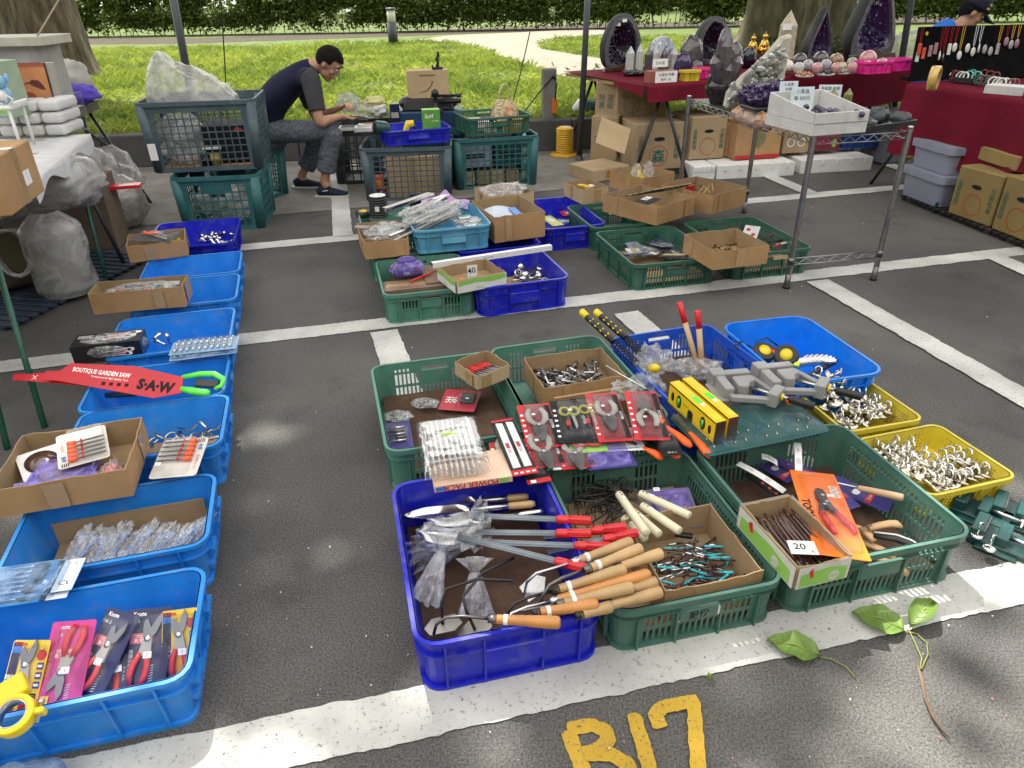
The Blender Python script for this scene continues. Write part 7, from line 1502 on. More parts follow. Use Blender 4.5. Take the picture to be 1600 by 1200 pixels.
def hand(mb, wrist, d, palm_n, curl, spread=.2, s=1., flip=1):
 """palm, four curled fingers of different lengths and a thumb leaving the side of the palm"""
 d = V(d).normalized(); n_ = V(palm_n); n_ = (n_-d*n_.dot(d)).normalized(); sd_ = d.cross(n_)*flip; w = V(wrist)
 ell(mb, [(w-d*.02, .021*s, .021*s),(w+d*.02*s, .030*s, .018*s),(w+d*.055*s, .040*s, .016*s),(w+d*.088*s, .038*s, .013*s)], SKIN, 12) if abs(sd_.y) > .5 else mb.ball(w+d*.05*s, .042*s, SKIN, None, 14, 10, (1.05,.75,.85))
 for k, L in enumerate((.066,.076,.071,.054)):
  b = w+d*.080*s+sd_*((k-1.5)*.0205*s); dd = (d+sd_*(k-1.5)*spread*.25).normalized(); p = [b]; ang = 0
  for j, fr in enumerate((.45,.32,.23)): ang += curl*(.9,1.0,.7)[j]; q_ = dd*cos(ang)+n_*sin(ang); p.append(p[-1]+q_*L*fr*s)
  mb.tube([p[0]-dd*.012]+p, .009*s, SKIN, 10, rs=[.0098*s,.0098*s,.0088*s,.0082*s,.0068*s]); mb.ball(p[-1], .0068*s, SKIN, None, 8, 6)
 tb = w+d*.026*s+sd_*-.030*s; p = [tb, tb-sd_*.016*s+d*.026*s+n_*.008*s, tb-sd_*.018*s+d*.052*s+n_*.020*s, tb-sd_*.010*s+d*.068*s+n_*.030*s]; mb.tube(p, .01*s, SKIN, 10, rs=[.013*s,.0115*s,.0098*s,.0075*s]); mb.ball(p[-1], .0075*s, SKIN, None, 8, 6)
# ---- the seated seller, seen from his right side, facing right (+X)
PY_ = 6.50
def S(px, py, dy=0.): return Y(px-7, py, PY_+dy)          # a point of the figure at a depth around the seat
hipR, hipL = S(428,206,-.08), S(430,206,.14)
kneeR, kneeL = S(526,206,-.13), S(512,206,.20)
ankR, ankL = S(514,283,-.13), S(478,275,.22)
t = T('person', 'seated man in navy shirt and grey jeans bent over his phone', 'person', (S(430,206).x, PY_, 0))
inv = TR(*[-c for c in t.location]); root = t.location
def put(mb, name, vox=None, sm=4, **k):
 mb.v = [v-root for v in mb.v]; o = mb.build(name, t, **k)
 if vox: fuse(o, vox, sm)
 return o
shR, shL = S(492,124,-.20), S(476,122,.20); neck0, neck1 = S(489,108,0), S(509,100,0)
elbR, elbL = S(507,190,-.26), S(500,182,.24); wrR, wrL = S(544,181,-.10), S(540,168,.06)
hc = S(519,99,0); HM = headM(hc, -.08, .72, 1.10)
b = MB(); head(b, HM)
ell(b, spline([(S(482,118),.075,.075),(neck0,.062,.062),(neck1,.056,.058),(S(516,98),.05,.055)]), SKIN)
ell(b, spline([(S(424,212,.03),.17,.13),(S(424,190,.02),.165,.115),(S(432,165,.0),.175,.115),(S(450,140,0),.19,.115),(S(474,122,0),.165,.095),(S(486,112,0),.08,.07)]), SKIN, 20)
for sh, el, wr in ((shR, elbR, wrR), (shL, elbL, wrL)):
 ell(b, spline([(sh,.055,.06),(sh.lerp(el,.5),.046,.047),(el,.038,.04),(el.lerp(wr,.3),.037,.038),(el.lerp(wr,.75),.027,.026),(wr,.022,.024)]), SKIN)
for hp, kn, an in ((hipR, kneeR, ankR), (hipL, kneeL, ankL)):
 ell(b, spline([(hp,.085,.09),(hp.lerp(kn,.5),.075,.075),(kn,.055,.056),(kn.lerp(an,.35),.054,.055),(kn.lerp(an,.8),.036,.038),(an,.034,.038),(an+V((.02,0,-.05)),.034,.042)]), SKIN)
hand(b, wrR, V((.75,.30,-.28)), V((-.1,.2,1)), .55, .2, 1.0, 1); hand(b, wrL, V((.55,-.35,.25)), V((.3,-.5,-.8)), .85, .2, 1.0, -1)
put(b, 'body', .0065, 3)
b = MB(); hair(t, inv @ HM); facebits(t, inv @ HM)
c = MB()
ell(c, spline([(S(420,216,.03),.185,.145),(S(420,196,.02),.185,.14),(S(429,166,.0),.195,.135),(S(449,140,0),.205,.13),(S(472,121,0),.185,.11),(S(487,110,0),.095,.090),(S(496,103,0),.066,.068)]), SHIRT, 24)
ell(c, [(shR+V((-.06,.08,.0)),.09,.09),(shR+V((-.02,.03,0)),.085,.085),(shR+V((.0,.0,-.03)),.075,.078)], SHIRT); ell(c, [(shL+V((-.06,-.08,.0)),.09,.09),(shL,.078,.08)], SHIRT)
o = put(c, 'shirt', .010, 5)
for nm, sh, el in (('sleeve', shR, elbR), ('sleeve', shL, elbL)):
 c = MB(); e2 = sh.lerp(el, .74); ell(c, spline([(sh+(sh-el)*.12+V((-.03,0,.015)),.06,.062),(sh,.078,.082),(sh.lerp(el,.4),.073,.074),(e2,.068,.068)]), SLEEVE, 20); put(c, nm, .008, 3)
c = MB(); c.tube([S(488,98,0),S(490,101,-.05),S(496,106,-.068),S(502,112,-.05),S(504,114,0),S(502,112,.05),S(496,106,.068),S(490,101,.05)], .010, SLEEVE, 8, closed=True); put(c, 'collar')
c = MB()
ell(c, spline([(S(414,214,.03),.19,.12),(S(428,212,.03),.19,.135),(S(446,210,.03),.17,.12)]), JEANS, 22)
for hp, kn, an in ((hipR, kneeR, ankR), (hipL, kneeL, ankL)):
 hem = kn.lerp(an, .80); ell(c, spline([(hp+V((.0,0,0)),.105,.105),(hp.lerp(kn,.5),.098,.092),(kn+V((-.01,0,.0)),.082,.080),(kn.lerp(an,.35),.080,.085),(hem,.075,.082)]), JEANS, 22)
o = put(c, 'trousers', .010, 4); d_ = o.modifiers.new('folds', 'DISPLACE'); tx_ = bpy.data.textures.new('folds', 'CLOUDS'); tx_.noise_scale = .07; d_.texture = tx_; d_.strength = .022
for an in (ankR, ankL):
 heel = an+V((-.045,0,0)); g0 = .014; x0 = an.x-.075; y0 = an.y
 c = MB(); ell(c, spline([(V((x0,y0,.045)),.032,.032),(V((x0+.05,y0,.060)),.040,.048),(V((x0+.13,y0,.048)),.046,.038),(V((x0+.21,y0,.036)),.046,.026),(V((x0+.265,y0,.030)),.028,.018)]), SHOE, 18); o = put(c, 'shoe', .006, 3)
 c = MB(); pl = [(x0-.035,0),(x0-.02,-.034),(x0+.10,-.042),(x0+.2,-.05),(x0+.265,-.036),(x0+.285,0),(x0+.265,.036),(x0+.2,.05),(x0+.1,.042),(x0-.02,.034)]; c.prism([(x, y+y0) for x, y in pl], .020, SOLE, None, .004); put(c, 'sole', bevel=.005)
 if an is ankR: c = MB(); c.tube([(x0+.055,y0-.043,.065),(x0+.10,y0-.040,.072)], .004, WHITEP, 6); put(c, 'shoe_stripe')
# phone in his lower hand
one(MB().box((0,0,0),(.16,.078,.009),BLACK).box((0,0,.0048),(.148,.070,.0004),mat('dark_screen', (.03,.02,.02), .15)), 'phone', 'dark smartphone held flat in the seated man’s hand', 'phone', M=TR(*S(566,184,-.06)) @ RY(.10) @ RX(-.35), bevel=.003)
# ---- the stall keeper in a cap, mostly hidden behind the necklace board
py2 = 7.55; hc2 = Y(1514,20,py2); t = T('person', 'stall keeper in a dark cap and blue shirt behind the necklace board', 'person', (hc2.x, py2, 0)); root = t.location; inv = TR(*[-c for c in root])
def Q(dx, dy, z): return V((hc2.x+dx, py2+dy, z))
zh = hc2.z; HM2 = headM((hc2.x+.02, py2, zh-.0), -.25, .50, 1.2)
b = MB(); head(b, HM2); ell(b, spline([(Q(-.10,0,zh-.24),.08,.08),(Q(-.06,0,zh-.13),.058,.06),(Q(-.02,0,zh-.06),.055,.058)]), SKIN)
ell(b, spline([(Q(-.22,0,.45),.17,.12),(Q(-.22,0,.65),.165,.115),(Q(-.24,0,zh-.30),.18,.12),(Q(-.19,0,zh-.17),.15,.09),(Q(-.13,0,zh-.12),.07,.07)]), SKIN, 20)
for sg in (-1, 1):
 ell(b, spline([(Q(-.18,sg*.2,zh-.24),.055,.06),(Q(-.05,sg*.25,zh-.50),.046,.047),(Q(.05,sg*.2,zh-.62),.038,.04),(Q(.22,sg*.10,zh-.56),.028,.028),(Q(.27,sg*.08,zh-.54),.023,.024)]), SKIN)
 hand(b, Q(.27,sg*.08,zh-.54), V((.9,-.2*sg,.05)), V((0,0,-1)), .35, .2, 1., sg)
 ell(b, spline([(Q(-.18,sg*.10,.48),.085,.09),(Q(.06,sg*.13,.50),.075,.075),(Q(.28,sg*.14,.50),.056,.056),(Q(.30,sg*.14,.30),.052,.054),(Q(.28,sg*.14,.09),.036,.04),(Q(.30,sg*.14,.05),.034,.04)]), SKIN)
put(b, 'body', .009, 3); hair(t, inv @ HM2); facebits(t, inv @ HM2)
c = MB(); ell(c, spline([(Q(-.22,0,.44),.19,.14),(Q(-.22,0,.65),.185,.135),(Q(-.24,0,zh-.30),.20,.14),(Q(-.19,0,zh-.155),.17,.10),(Q(-.13,0,zh-.11),.075,.075)]), BLUESH, 22)
for sg in (-1, 1): ell(c, spline([(Q(-.20,sg*.16,zh-.20),.08,.08),(Q(-.16,sg*.22,zh-.28),.075,.075),(Q(-.06,sg*.25,zh-.46),.066,.066)]), BLUESH)
put(c, 'shirt', .011, 4)
c = MB()
for sg in (-1, 1): ell(c, spline([(Q(-.22,sg*.09,.47),.11,.11),(Q(.06,sg*.13,.49),.09,.09),(Q(.27,sg*.14,.49),.075,.075),(Q(.31,sg*.14,.30),.07,.075),(Q(.28,sg*.14,.10),.065,.07)]), JEANS)
put(c, 'trousers', .012, 4)
for sg in (-1, 1): c = MB(); ell(c, spline([(Q(.24,sg*.14,.045),.035,.035),(Q(.32,sg*.14,.05),.042,.045),(Q(.44,sg*.14,.035),.045,.028),(Q(.49,sg*.14,.03),.03,.02)]), SHOE); put(c, 'shoe', .008, 2)
c = MB(); c.lathe([(.104,.035),(.108,.06),(.100,.10),(.075,.135),(.03,.15),(.006,.152)], HATM, 24, HM2, True, 1.05, .88); put(c, 'cap_crown')
c = MB(); c.grid(lambda u, v: V((.06+.14*v*cos((u-.5)*2.2), sin((u-.5)*2.2)*(.088+.03*v), .045-.03*v-.02*abs(u-.5)*v)), 16, 5, HATM, HM2); o = put(c, 'cap_brim'); so_ = o.modifiers.new('thick', 'SOLIDIFY'); so_.thickness = .004
c = MB(); [c.box((.055+.006*k, -.088+.004*k, .068+.028*j), (.010,.004,.016), GOLD, HM2) for k in range(1, 5, 2) for j in range(2)]; put(c, 'cap_badge')
p = Q(-.2,0,0); t = T('stool', 'plain grey stool under the stall keeper', 'stool', (p.x,p.y,0)); MB().box((0,0,.34),(.32,.32,.03),GREYPL).build('seat', t, bevel=.01)
for sx in (-1,1):
 for sy in (-1,1): MB().tube([(sx*.14,sy*.14,0),(sx*.12,sy*.12,.33)], .014, DARKM, 8).build('leg', t)
# ================================================================== chrome rack with crystals
RK = [V((1.665,4.02,0)), V((2.24,4.13,0)), V((1.89,5.66,0)), V((1.33,5.55,0))]; RZT = .885
t = T('wire_rack', 'chrome wire rack table with ringed tubular legs carrying crystals', 'rack', RK[0]); ro = RK[0]
for p in RK:
 pr_ = [(.0,0)]
 for k in range(17): z = .09+k*.047; pr_ += [(.0165,z),(.0165,z+.043),(.0148,z+.044),(.0148,z+.046)]
 MB().lathe([(.0165,.085)]+pr_[1:]+[(.0165,.90),(.013,.905)], WIRECHR, 14, TR(*(p-ro)), False).lathe([(.0195,.15),(.0195,.19)], STEELD, 14, TR(*(p-ro))).build('leg', t)
 MB().lathe([(.020,0),(.020,.02),(.017,.03),(.017,.09)], STEELD, 14, TR(*(p-ro))).lathe([(.021,-.0),(.021,.018)], BLACK, 14, TR(*(p-ro))).build('foot', t)
def truss(p, q, z0, z1, n):
 mb = MB(); a, b = p-ro, q-ro; mb.tube([a+V((0,0,z1)), b+V((0,0,z1))], .0035, WIRECHR, 6); mb.tube([a+V((0,0,z0)), b+V((0,0,z0))], .0035, WIRECHR, 6); pts = []
 for k in range(2*n+1): pts.append(a.lerp(b, k/(2*n))+V((0,0,z1-.004 if k % 2 == 0 else z0+.004)))
 mb.tube(pts, .0028, WIRECHR, 6); mb.build('wire_truss', t)
for i in range(4): truss(RK[i], RK[(i+1) % 4], .835, .872, 8 if i % 2 == 0 else 18)
truss(RK[0], RK[1], .145, .185, 6); truss(RK[3], RK[2], .145, .185, 6)
mb = MB()
for k in range(1, 24): a = RK[0].lerp(RK[1], k/24)-ro; b = RK[3].lerp(RK[2], k/24)-ro; mb.tube([a+V((0,0,.878)), b+V((0,0,.878))], .0022, WIRECHR, 5)
mb.build('wire_shelf', t)
def gem(name, col, rough=.12, var=.25, trans=0., coat=.5): return mat(name, col, rough, var=var, scale=30, trans=trans, coat=coat, bump=.1, bscale=40)
AMET = gem('amethyst', (.040,.020,.085)); AMETD = gem('dark_amethyst', (.008,.005,.020), .15); QUARTZ = gem('clear_quartz', (.62,.64,.60), .12, .15, .35); SMOKY = gem('smoky_quartz', (.10,.085,.095), .08, .4, .25); OBS = gem('obsidian', (.012,.011,.013), .07); ROSE = gem('rose_quartz', (.66,.33,.34), .12, .12, .25); AGATE = gem('grey_agate', (.34,.32,.35), .35, .35); AMBER = gem('amber_rock', (.42,.15,.03), .3, .5); GSTONE = gem('green_stone', (.16,.17,.05), .3, .4); SHELLM = mat('geode_shell', (.016,.019,.017), .6, var=.5, scale=20, bump=.4, bscale=25); RIMM = mat('geode_rim', (.085,.08,.095), .5, var=.5, scale=40, bump=.4, bscale=60); DWOOD = mat('dark_carved_wood', (.055,.028,.016), .35, var=.4, coat=.4); IVORY = gem('ivory_stone', (.70,.64,.55), .2, .1); GOLDM = mat('gold', (.72,.44,.09), .25, 1., var=.2)
def crystal(mb, p, d, L, r, m, n=6):
 M = along(p, V(p)+V(d)); mb.rod([(-L*.1,r*.8),(0,r),(L*.72,r*.92),(L,.0006)], m, n, M, False)
def cluster(name, lb, cat, loc, w, d, h, m, n, L, r, seed, rz=0., base=None, group=None):
 q = random.Random(seed); mb = MB(); blob((0,0,h*.25), (w*.5,d*.5,h*.4), base or m, .25, 3, seed, mb=mb)
 for i in range(n):
  a = q.random()*2*pi; e = q.random()**.5; x, y = cos(a)*e*w*.46, sin(a)*e*d*.46; z = h*.55*(1-e*e)+h*.10; mb_d = V((x/w*1.6+q.gauss(0,.25), y/d*1.6+q.gauss(0,.25), .9)); crystal(mb, (x, y, z), mb_d, L*q.uniform(.6,1.3), r*q.uniform(.6,1.3), m)
 return one(mb, name, lb, cat, loc=loc, rz=rz, group=group)
RM = lambda u, v, z=.885: RK[0].lerp(RK[1], u).lerp(RK[3].lerp(RK[2], u), v)+V((0,0,z))
# stacked white trays in front
a, b = G(1270,213,.89), G(1348,207,.89); y = atan2((b-a).y,(b-a).x); w_ = (b-a).length+.02; c_ = (a+b)/2+V((-sin(y),cos(y),0))*.21
WT = mat('white_tray_board', (.55,.55,.53), .75, var=.08, dirt=.3)
def opentray(lb, M, w, d, h, m=WT, back=0.):
 t = T('display_tray', lb, 'tray', M=M); mb = MB(); mb.box((0,0,.004),(w,d,.008),m); mb.box((0,-d/2,h/2),(w,.01,h),m); mb.box((0,d/2,(h+back)/2),(w,.01,h+back),m)
 for sg in (-1,1): x0, x1 = sg*w/2-.005, sg*w/2+.005; mb.add([(x0,-d/2+.005,0),(x1,-d/2+.005,0),(x1,d/2-.005,0),(x0,d/2-.005,0),(x0,-d/2+.005,h),(x1,-d/2+.005,h),(x1,d/2-.005,h+back),(x0,d/2-.005,h+back)], [(3,2,1,0),(4,5,6,7),(0,1,5,4),(1,2,6,5),(2,3,7,6),(3,0,4,7)], m)
 mb.build('tray', t, bevel=.002); return t
TMX = TR(c_.x,c_.y,.89) @ RZ(y)
one(MB().box((0,0,.03),(w_+.01,.43,.06),WT), 'white_box', 'closed white box under the white tray of amethyst on the rack', 'box', M=TMX, bevel=.003)
opentray('white tray of loose amethyst pieces with a 300 price card, on the rack', TMX @ TR(0,-.005,.061), w_, .42, .055, WT, .06)
q = random.Random(3)
for i in range(26): p = TMX @ V((q.gauss(0,.06), -.06+q.gauss(0,.07), .075+.035*q.random())); one(MB().ball((0,0,0), .022, (AMETD, AMET)[i % 2], None, 6, 4, (1,.8,.8)), 'amethyst_piece', 'small dark amethyst piece in the white tray', 'crystal', loc=p, rz=q.random()*6, group='amethyst pieces in the white tray')
def pricecard(px, py, y, w, h, lb, lines, rz=0., sc=.022):
 p = Y(px, py, y); mb = MB(); mb.box((0,0,0),(w,.002,h),mat('blue_white_card', (.62,.68,.74), .6))
 for k, s_ in enumerate(lines): mb.text(s_, sc, INK, TR(0,-.0016,h*.32-k*sc*1.35) @ RX(pi/2))
 one(mb, 'price_card', lb, 'price card', M=TR(*p) @ RZ(rz) @ RX(-.12))
pricecard(1253,155,c_.y+.10,.135,.13,'white handwritten card with 300 standing in the amethyst tray',['小紫晶','每 300元'],.1,.026); pricecard(1232,140,c_.y+.22,.11,.09,'white handwritten card behind the 300 card, half hidden',['水晶簇','特價'],.1,.02); pricecard(1296,148,c_.y+.30,.13,.11,'white handwritten card leaning behind the green crystals',['黑碧璽 原礦','100元'],-.15,.02)
for px, py, h, lb in ((1299,166,.10,'olive green pointed crystal left of its twin behind the white tray'),(1322,166,.10,'olive green pointed crystal right of its twin behind the white tray')): p = Y(px,py,c_.y+.24); one(MB().rod([(-.002,.02),(0,.03),(h*.65,.027),(h,.002)], GSTONE, 6, RY(-pi/2), False), 'green_crystal', lb, 'crystal', loc=(p.x,p.y,p.z))
a, b = G(1345,204,.90), G(1432,192,.90); y2 = atan2((b-a).y,(b-a).x); w2_ = (b-a).length; c2_ = (a+b)/2+V((-sin(y2),cos(y2),0))*.18; DM = TR(c2_.x,c2_.y,.888) @ RZ(y2)
opentray('black tray of dark rough stones at the right end of the rack', DM, w2_, .36, .03, BLACK)
q = random.Random(5); DST = mat('dark_rough_stone', (.045,.05,.058), .5, var=.5, bump=.4, bscale=30)
for i in range(13): one(blob((0,0,.03), (.055*q.uniform(.7,1.2),.04,.035), DST, .35, 2.2, 130+i, 14, 10), 'rough_stone', 'dark grey rough stone in the black tray', 'stone', M=DM @ TR(q.uniform(-.42,.42)*w2_, q.uniform(-.13,.13), .005) @ RZ(q.random()*6), group='dark rough stones in the black tray')
# crystals standing along the rack
p = Y(1124,160,5.30); p.z = .885; t = T('smoky_crystal', 'tall smoky crystal on a black glossy carved stand at the left end of the rack', 'crystal', p, .2); blob((0,0,.10), (.095,.08,.12), OBS, .35, 2.4, 7).build('stand', t); mb = MB(); [crystal(mb, (x,y_,z), dd, L, r, SMOKY) for x,y_,z,dd,L,r in ((.0,.0,.17,(.05,0,1),.26,.045),(-.05,-.02,.15,(-.3,-.1,1),.17,.04),(.05,-.03,.15,(.25,-.1,1),.16,.045),(.0,-.05,.14,(0,-.4,1),.13,.04))]; mb.build('crystals', t)
p = Y(1180,150,5.05); p.z = .885; t = T('quartz_cluster', 'big pale grey quartz cluster leaning up behind the amethyst on the rack', 'crystal', p, .15)
mb = MB(); mb.prism([(-.20,.0),(-.19,.10),(-.10,.20),(.0,.27),(.13,.42),(.20,.44),(.19,.20),(.16,.02)], .07, mat('quartz_matrix', (.45,.42,.36), .6, var=.3, bump=.5, bscale=50), RX(pi/2) @ TR(0,0,-.06)); mb.build('matrix', t, bevel=.015)
mb = MB(); q = random.Random(9)
for i in range(120):
 x, z = q.uniform(-.19,.14), q.uniform(.02,.36)
 if z > .12+max(0,(x+.2))*.85: continue
 crystal(mb, (x, -.01, z), (q.gauss(-.15,.45), -1, q.gauss(.25,.4)), q.uniform(.05,.10), q.uniform(.010,.020), QUARTZ)
mb.build('crystals', t)
p = Y(1205,172,4.72); p.z = .885; one(MB().box((0,0,.05),(.33,.20,.02),BLACK).box((0,0,.02),(.28,.16,.04),DWOOD), 'black_stand', 'flat black stand under the purple amethyst cluster on the rack', 'stand', M=TR(*p) @ RZ(.2), bevel=.006)
cluster('amethyst_cluster', 'purple amethyst cluster on the black stand, in front of the big quartz', 'crystal', (p.x,p.y,.945), .30, .17, .14, AMET, 95, .06, .017, 5, .2); p2_ = Y(1168,150,4.85); cluster('amethyst_cluster', 'small round amethyst cluster at the left foot of the big quartz', 'crystal', (p2_.x,4.85,.945), .12, .10, .12, AMET, 40, .04, .012, 6)
t = T('amber_rocks', 'tray of orange brown rocks in film at the left rim of the rack', 'rocks', M=TR(*(RM(.04,.45,.86))) @ RZ(1.81)); [blob((-.14+.14*k,0,.01), (.075,.045,.05), AMBER, .25, 2, 20+k).build('rock', t) for k in range(3)]; blob((0,0,.01), (.24,.06,.06), FILM, .15, 2, 9).build('clear_film', t)
# ================================================================== red-clothed crystal table
ZA = .83; A1, A2, A4 = G(1013,135,ZA), G(1424,103,ZA), G(926,101,ZA); A3 = A2+(A4-A1); ax = (A2-A1).normalized(); ay = V((-ax.y,ax.x,0))
t = T('crystal_table', 'long trestle table under a maroon cloth, covered with crystals and geodes', 'table', (A1.x,A1.y,0)); o0 = V((A1.x,A1.y,0)); Lx = (A2-A1).length; Ly = 1.55
def AP(s, n, z=ZA): return A1+ax*s+ay*n+V((0,0,z-ZA))
KA = TR(0,0,0) @ RZ(atan2(ax.y,ax.x)); mb = MB(); mb.box((Lx/2-.0,Ly/2,ZA-.03),(Lx-.04,Ly,.03),WOOD3,KA); mb.build('table_top', t)
for s_ in (.25, 1.75, 3.1):
 for n_ in (.12, Ly-.2):
  ap = AP(s_, n_, ZA-.05)-o0
  for sg in (-1,1): MB().tube([ap, V((ap.x+sg*.26, ap.y-.30*(n_ < .5)+.1, .0))], .016, DARKM, 8).build('trestle_leg', t)
def clothA(u, v):
 s_ = -.02+u*(Lx+.05)
 if v < .55: n_ = Ly*(1-v/.55); z = ZA+.002; return AP(s_, n_-.012, z)
 e = (v-.55)/.45; drop = (.13+.20*min(1, max(0,(u-.18)/.25)))*(1+.10*sin(u*9)); return AP(s_, -.014-.020*sin(u*31+.8*e)*e-.012*e, ZA+.002-e*drop)
tag(MB().grid(clothA, 150, 22, MAROON).build('tablecloth'), 'maroon cloth over the crystal table, hanging short at the front', 'tablecloth')
one(MB().grid(lambda u, v: AP(-.02-.02*v, .02+.5*u*(1), ZA+.001-v*(.09-.06*u)), 10, 8, MAROON), 'cloth_corner', 'maroon cloth corner drooping at the left end of the crystal table', 'tablecloth')
def geode(name, lb, px, py, y, w, h, d, top=.6, lean=0., shape='arch', seed=1, mi=AMETD, wood=None, rz=.42):
 p = Y(px, py, y); t = T('geode', lb, 'geode', (p.x, y, max(ZA+.004, ZA+.004)), rz)
 def outline(a):   # a 0..1 round the outline from the lower right, counter-clockwise
  th = a*2*pi; x = cos(th); z = sin(th)
  if shape == 'arch': X = w/2*(abs(x)**.75)*(1 if x > 0 else -1)*(1 if z < 0 else (1-.25*z)); Z = h*.45+(h*.55*z if z > 0 else h*.45*(-abs(z)**.45))
  else: X = w/2*(abs(x)**.8)*(1 if x > 0 else -1)*(1-.80*max(0, z)**1.15 if z > 0 else 1); Z = h*.22+(h*.78*z if z > 0 else h*.22*(-abs(z)**.4))
  k = 1+.06*noise.noise(V((x*2, z*2, seed))); return X*k+lean*Z, Z
 n = 40; ol = [outline(i/n) for i in range(n)]; cx, cz = lean*h*.4, h*.40
 mb = MB(); mb.grid(lambda u, v: V((cx+(outline(u)[0]-cx)*(1-v**2.5)**.5+.0, d*v, cz*(v**3)+(outline(u)[1])*(1-v**3) if outline(u)[1] > .02 else outline(u)[1])), n, 10, SHELLM); mb.build('shell', t)
 def inner(i, k): x, z = ol[i % n]; j = .80+.06*noise.noise(V((i*.5, seed, 0))); return cx+(x-cx)*j*k, cz*1.02+(z-cz)*j*k
 mb = MB(); vs = [(x, -.004, z) for x, z in ol]+[(inner(i,1)[0], -.012, inner(i,1)[1]) for i in range(n)]+[(inner(i,.93)[0], .02, inner(i,.93)[1]) for i in range(n)]
 mb.add(vs, [(i, (i+1) % n, n+(i+1) % n, n+i) for i in range(n)]+[(n+i, n+(i+1) % n, 2*n+(i+1) % n, 2*n+i) for i in range(n)], RIMM, False); mb.build('rim', t)
 mb = MB(); mb.grid(lambda u, v: V((cx+(inner(int(u*n+.5),.95)[0]-cx)*(1-v), .012+d*.6*v**.6, cz+(inner(int(u*n+.5),.95)[1]-cz)*(1-v))), n, 8, mi); q = random.Random(seed)
 for i in range(170):
  e = q.random()**.6; k = q.randrange(n); x, z = inner(k, .95*e); x0, z0 = cx, cz; yy = .012+d*.6*(1-e)**.6; crystal(mb, (x, yy+.01, z), (-(x-x0)*2+q.gauss(0,.06), -.16, -(z-z0)*2+q.gauss(0,.06)), q.uniform(.015,.035)*max(.8,h*2.2), .008*max(.8,h*2.2)*q.uniform(.6,1.2), mi if q.random() < .7 else AMET, 5)
 mb.build('crystal_cavity', t)
 if wood: MB().prism([(-w*.55,0),(w*.55,0),(w*.52,wood*.8),(w*.2,wood*.9),(0,wood*1.5),(-w*.2,wood*.9),(-w*.52,wood*.8)], .05, DWOOD, RX(pi/2) @ TR(0,0,-.0)).build('wooden_base', t, bevel=.006)
 return t
geode('g','tall arched dark geode with price stickers at the left end of the crystal table',972,98,8.15,.44,.54,.26,seed=2,wood=.05)
for k, (px, py) in enumerate(((976,32),(966,38))): p = Y(px,py,8.13); one(MB().box((0,0,0),(.05,.003,.03),PRICE), 'price_sticker', ('upper','lower')[k]+' white price sticker on the tall arched geode', 'sticker', loc=p)
geode('g','dark geode half hidden behind the amethyst domes',1113,90,8.7,.44,.48,.25,seed=4,shape='arch')
geode('g','small triangular purple geode left of the biggest one',1283,70,8.75,.36,.56,.22,seed=6,shape='tri',wood=.05,mi=AMET); geode('g','biggest triangular purple geode on a carved wooden base',1362,78,8.8,.66,.98,.32,seed=8,shape='tri',wood=.09,mi=AMET)
def pt(lb, px, py, y, w, h, m, base=None, rz=0., cat='crystal', sides=6, name='crystal_point', group=None):
 p = Y(px, py, y); t = T(name, lb, cat, (p.x, y, ZA+.005), rz, group); b0 = .0
 if base: blob((0,0,.03), (w*.7,w*.6,.035), base, .3, 3, int(px)).build('stand', t); b0 = .05
 MB().rod([(b0,w*.42),(b0+h*.02,w*.5),(b0+h*.70,w*.46),(b0+h,.002)], m, sides, RY(-pi/2), False).build('crystal', t)
pt('tall pale cream obelisk crystal on a dark stand in front of the tree',1230,58,8.5,.21,.48,gem('cream_quartz',(.45,.40,.28),.3,.15),DWOOD,.3)
p = Y(1230,42,8.38); one(MB().box((0,0,0),(.10,.003,.06),PRICE), 'price_sticker', 'white price sticker on the cream obelisk', 'sticker', loc=p)
for i, (px, w, h, m, lb) in enumerate(((984,.09,.22,QUARTZ,'leftmost clear pointed quartz in the front row'),(999,.085,.24,QUARTZ,'second clear pointed quartz in the front row'),(1012,.085,.20,SMOKY,'dusky pointed crystal in the front row'),(1023,.07,.22,QUARTZ,'third clear pointed quartz in the front row'),(1037,.07,.20,SMOKY,'brownish pointed crystal behind the white price cards'),(1052,.09,.20,AGATE,'grey violet pointed crystal left of the amethyst domes'))): pt(lb+' on the crystal table',px,104-.3*i,7.62,w,h,m,OBS,.2*i)
def dome(lb, px, py, y, w, h, m): p = Y(px, py, y); one(blob((0,0,h*.42), (w/2,w*.36,h*.58), m, .10, 2.5, int(px)), 'polished_dome', lb, 'crystal', loc=(p.x,y,ZA+.005))
p = Y(1034,80,8.0); t = T('agate_disc', 'round polished black and white agate disc on the crystal table', 'agate', (p.x,8.0,ZA+.005)); MB().lathe([(.13,-.02),(.14,0),(.13,.02)], gem('banded_agate', (.35,.38,.45), .05, .9), 26, TR(0,0,.19) @ RX(pi/2)).build('disc', t); MB().box((0,0,.03),(.16,.06,.06),DWOOD).build('stand', t, bevel=.008)
dome('tall grey amethyst dome behind the yellow basket',1080,88,7.95,.24,.33,SMOKY); dome('rounded violet amethyst in front of the tall grey dome',1066,100,7.6,.17,.20,AMET); dome('small clear violet dome right of the rounded amethyst',1090,100,7.6,.12,.13,SMOKY); dome('tall smoky upright stone behind the black carved stand',1130,98,7.8,.18,.40,SMOKY); dome('violet stone right of the tall smoky upright stone',1146,92,8.0,.20,.26,SMOKY); dome('small dark goblet-like geode half',1170,88,8.2,.17,.20,AMETD)
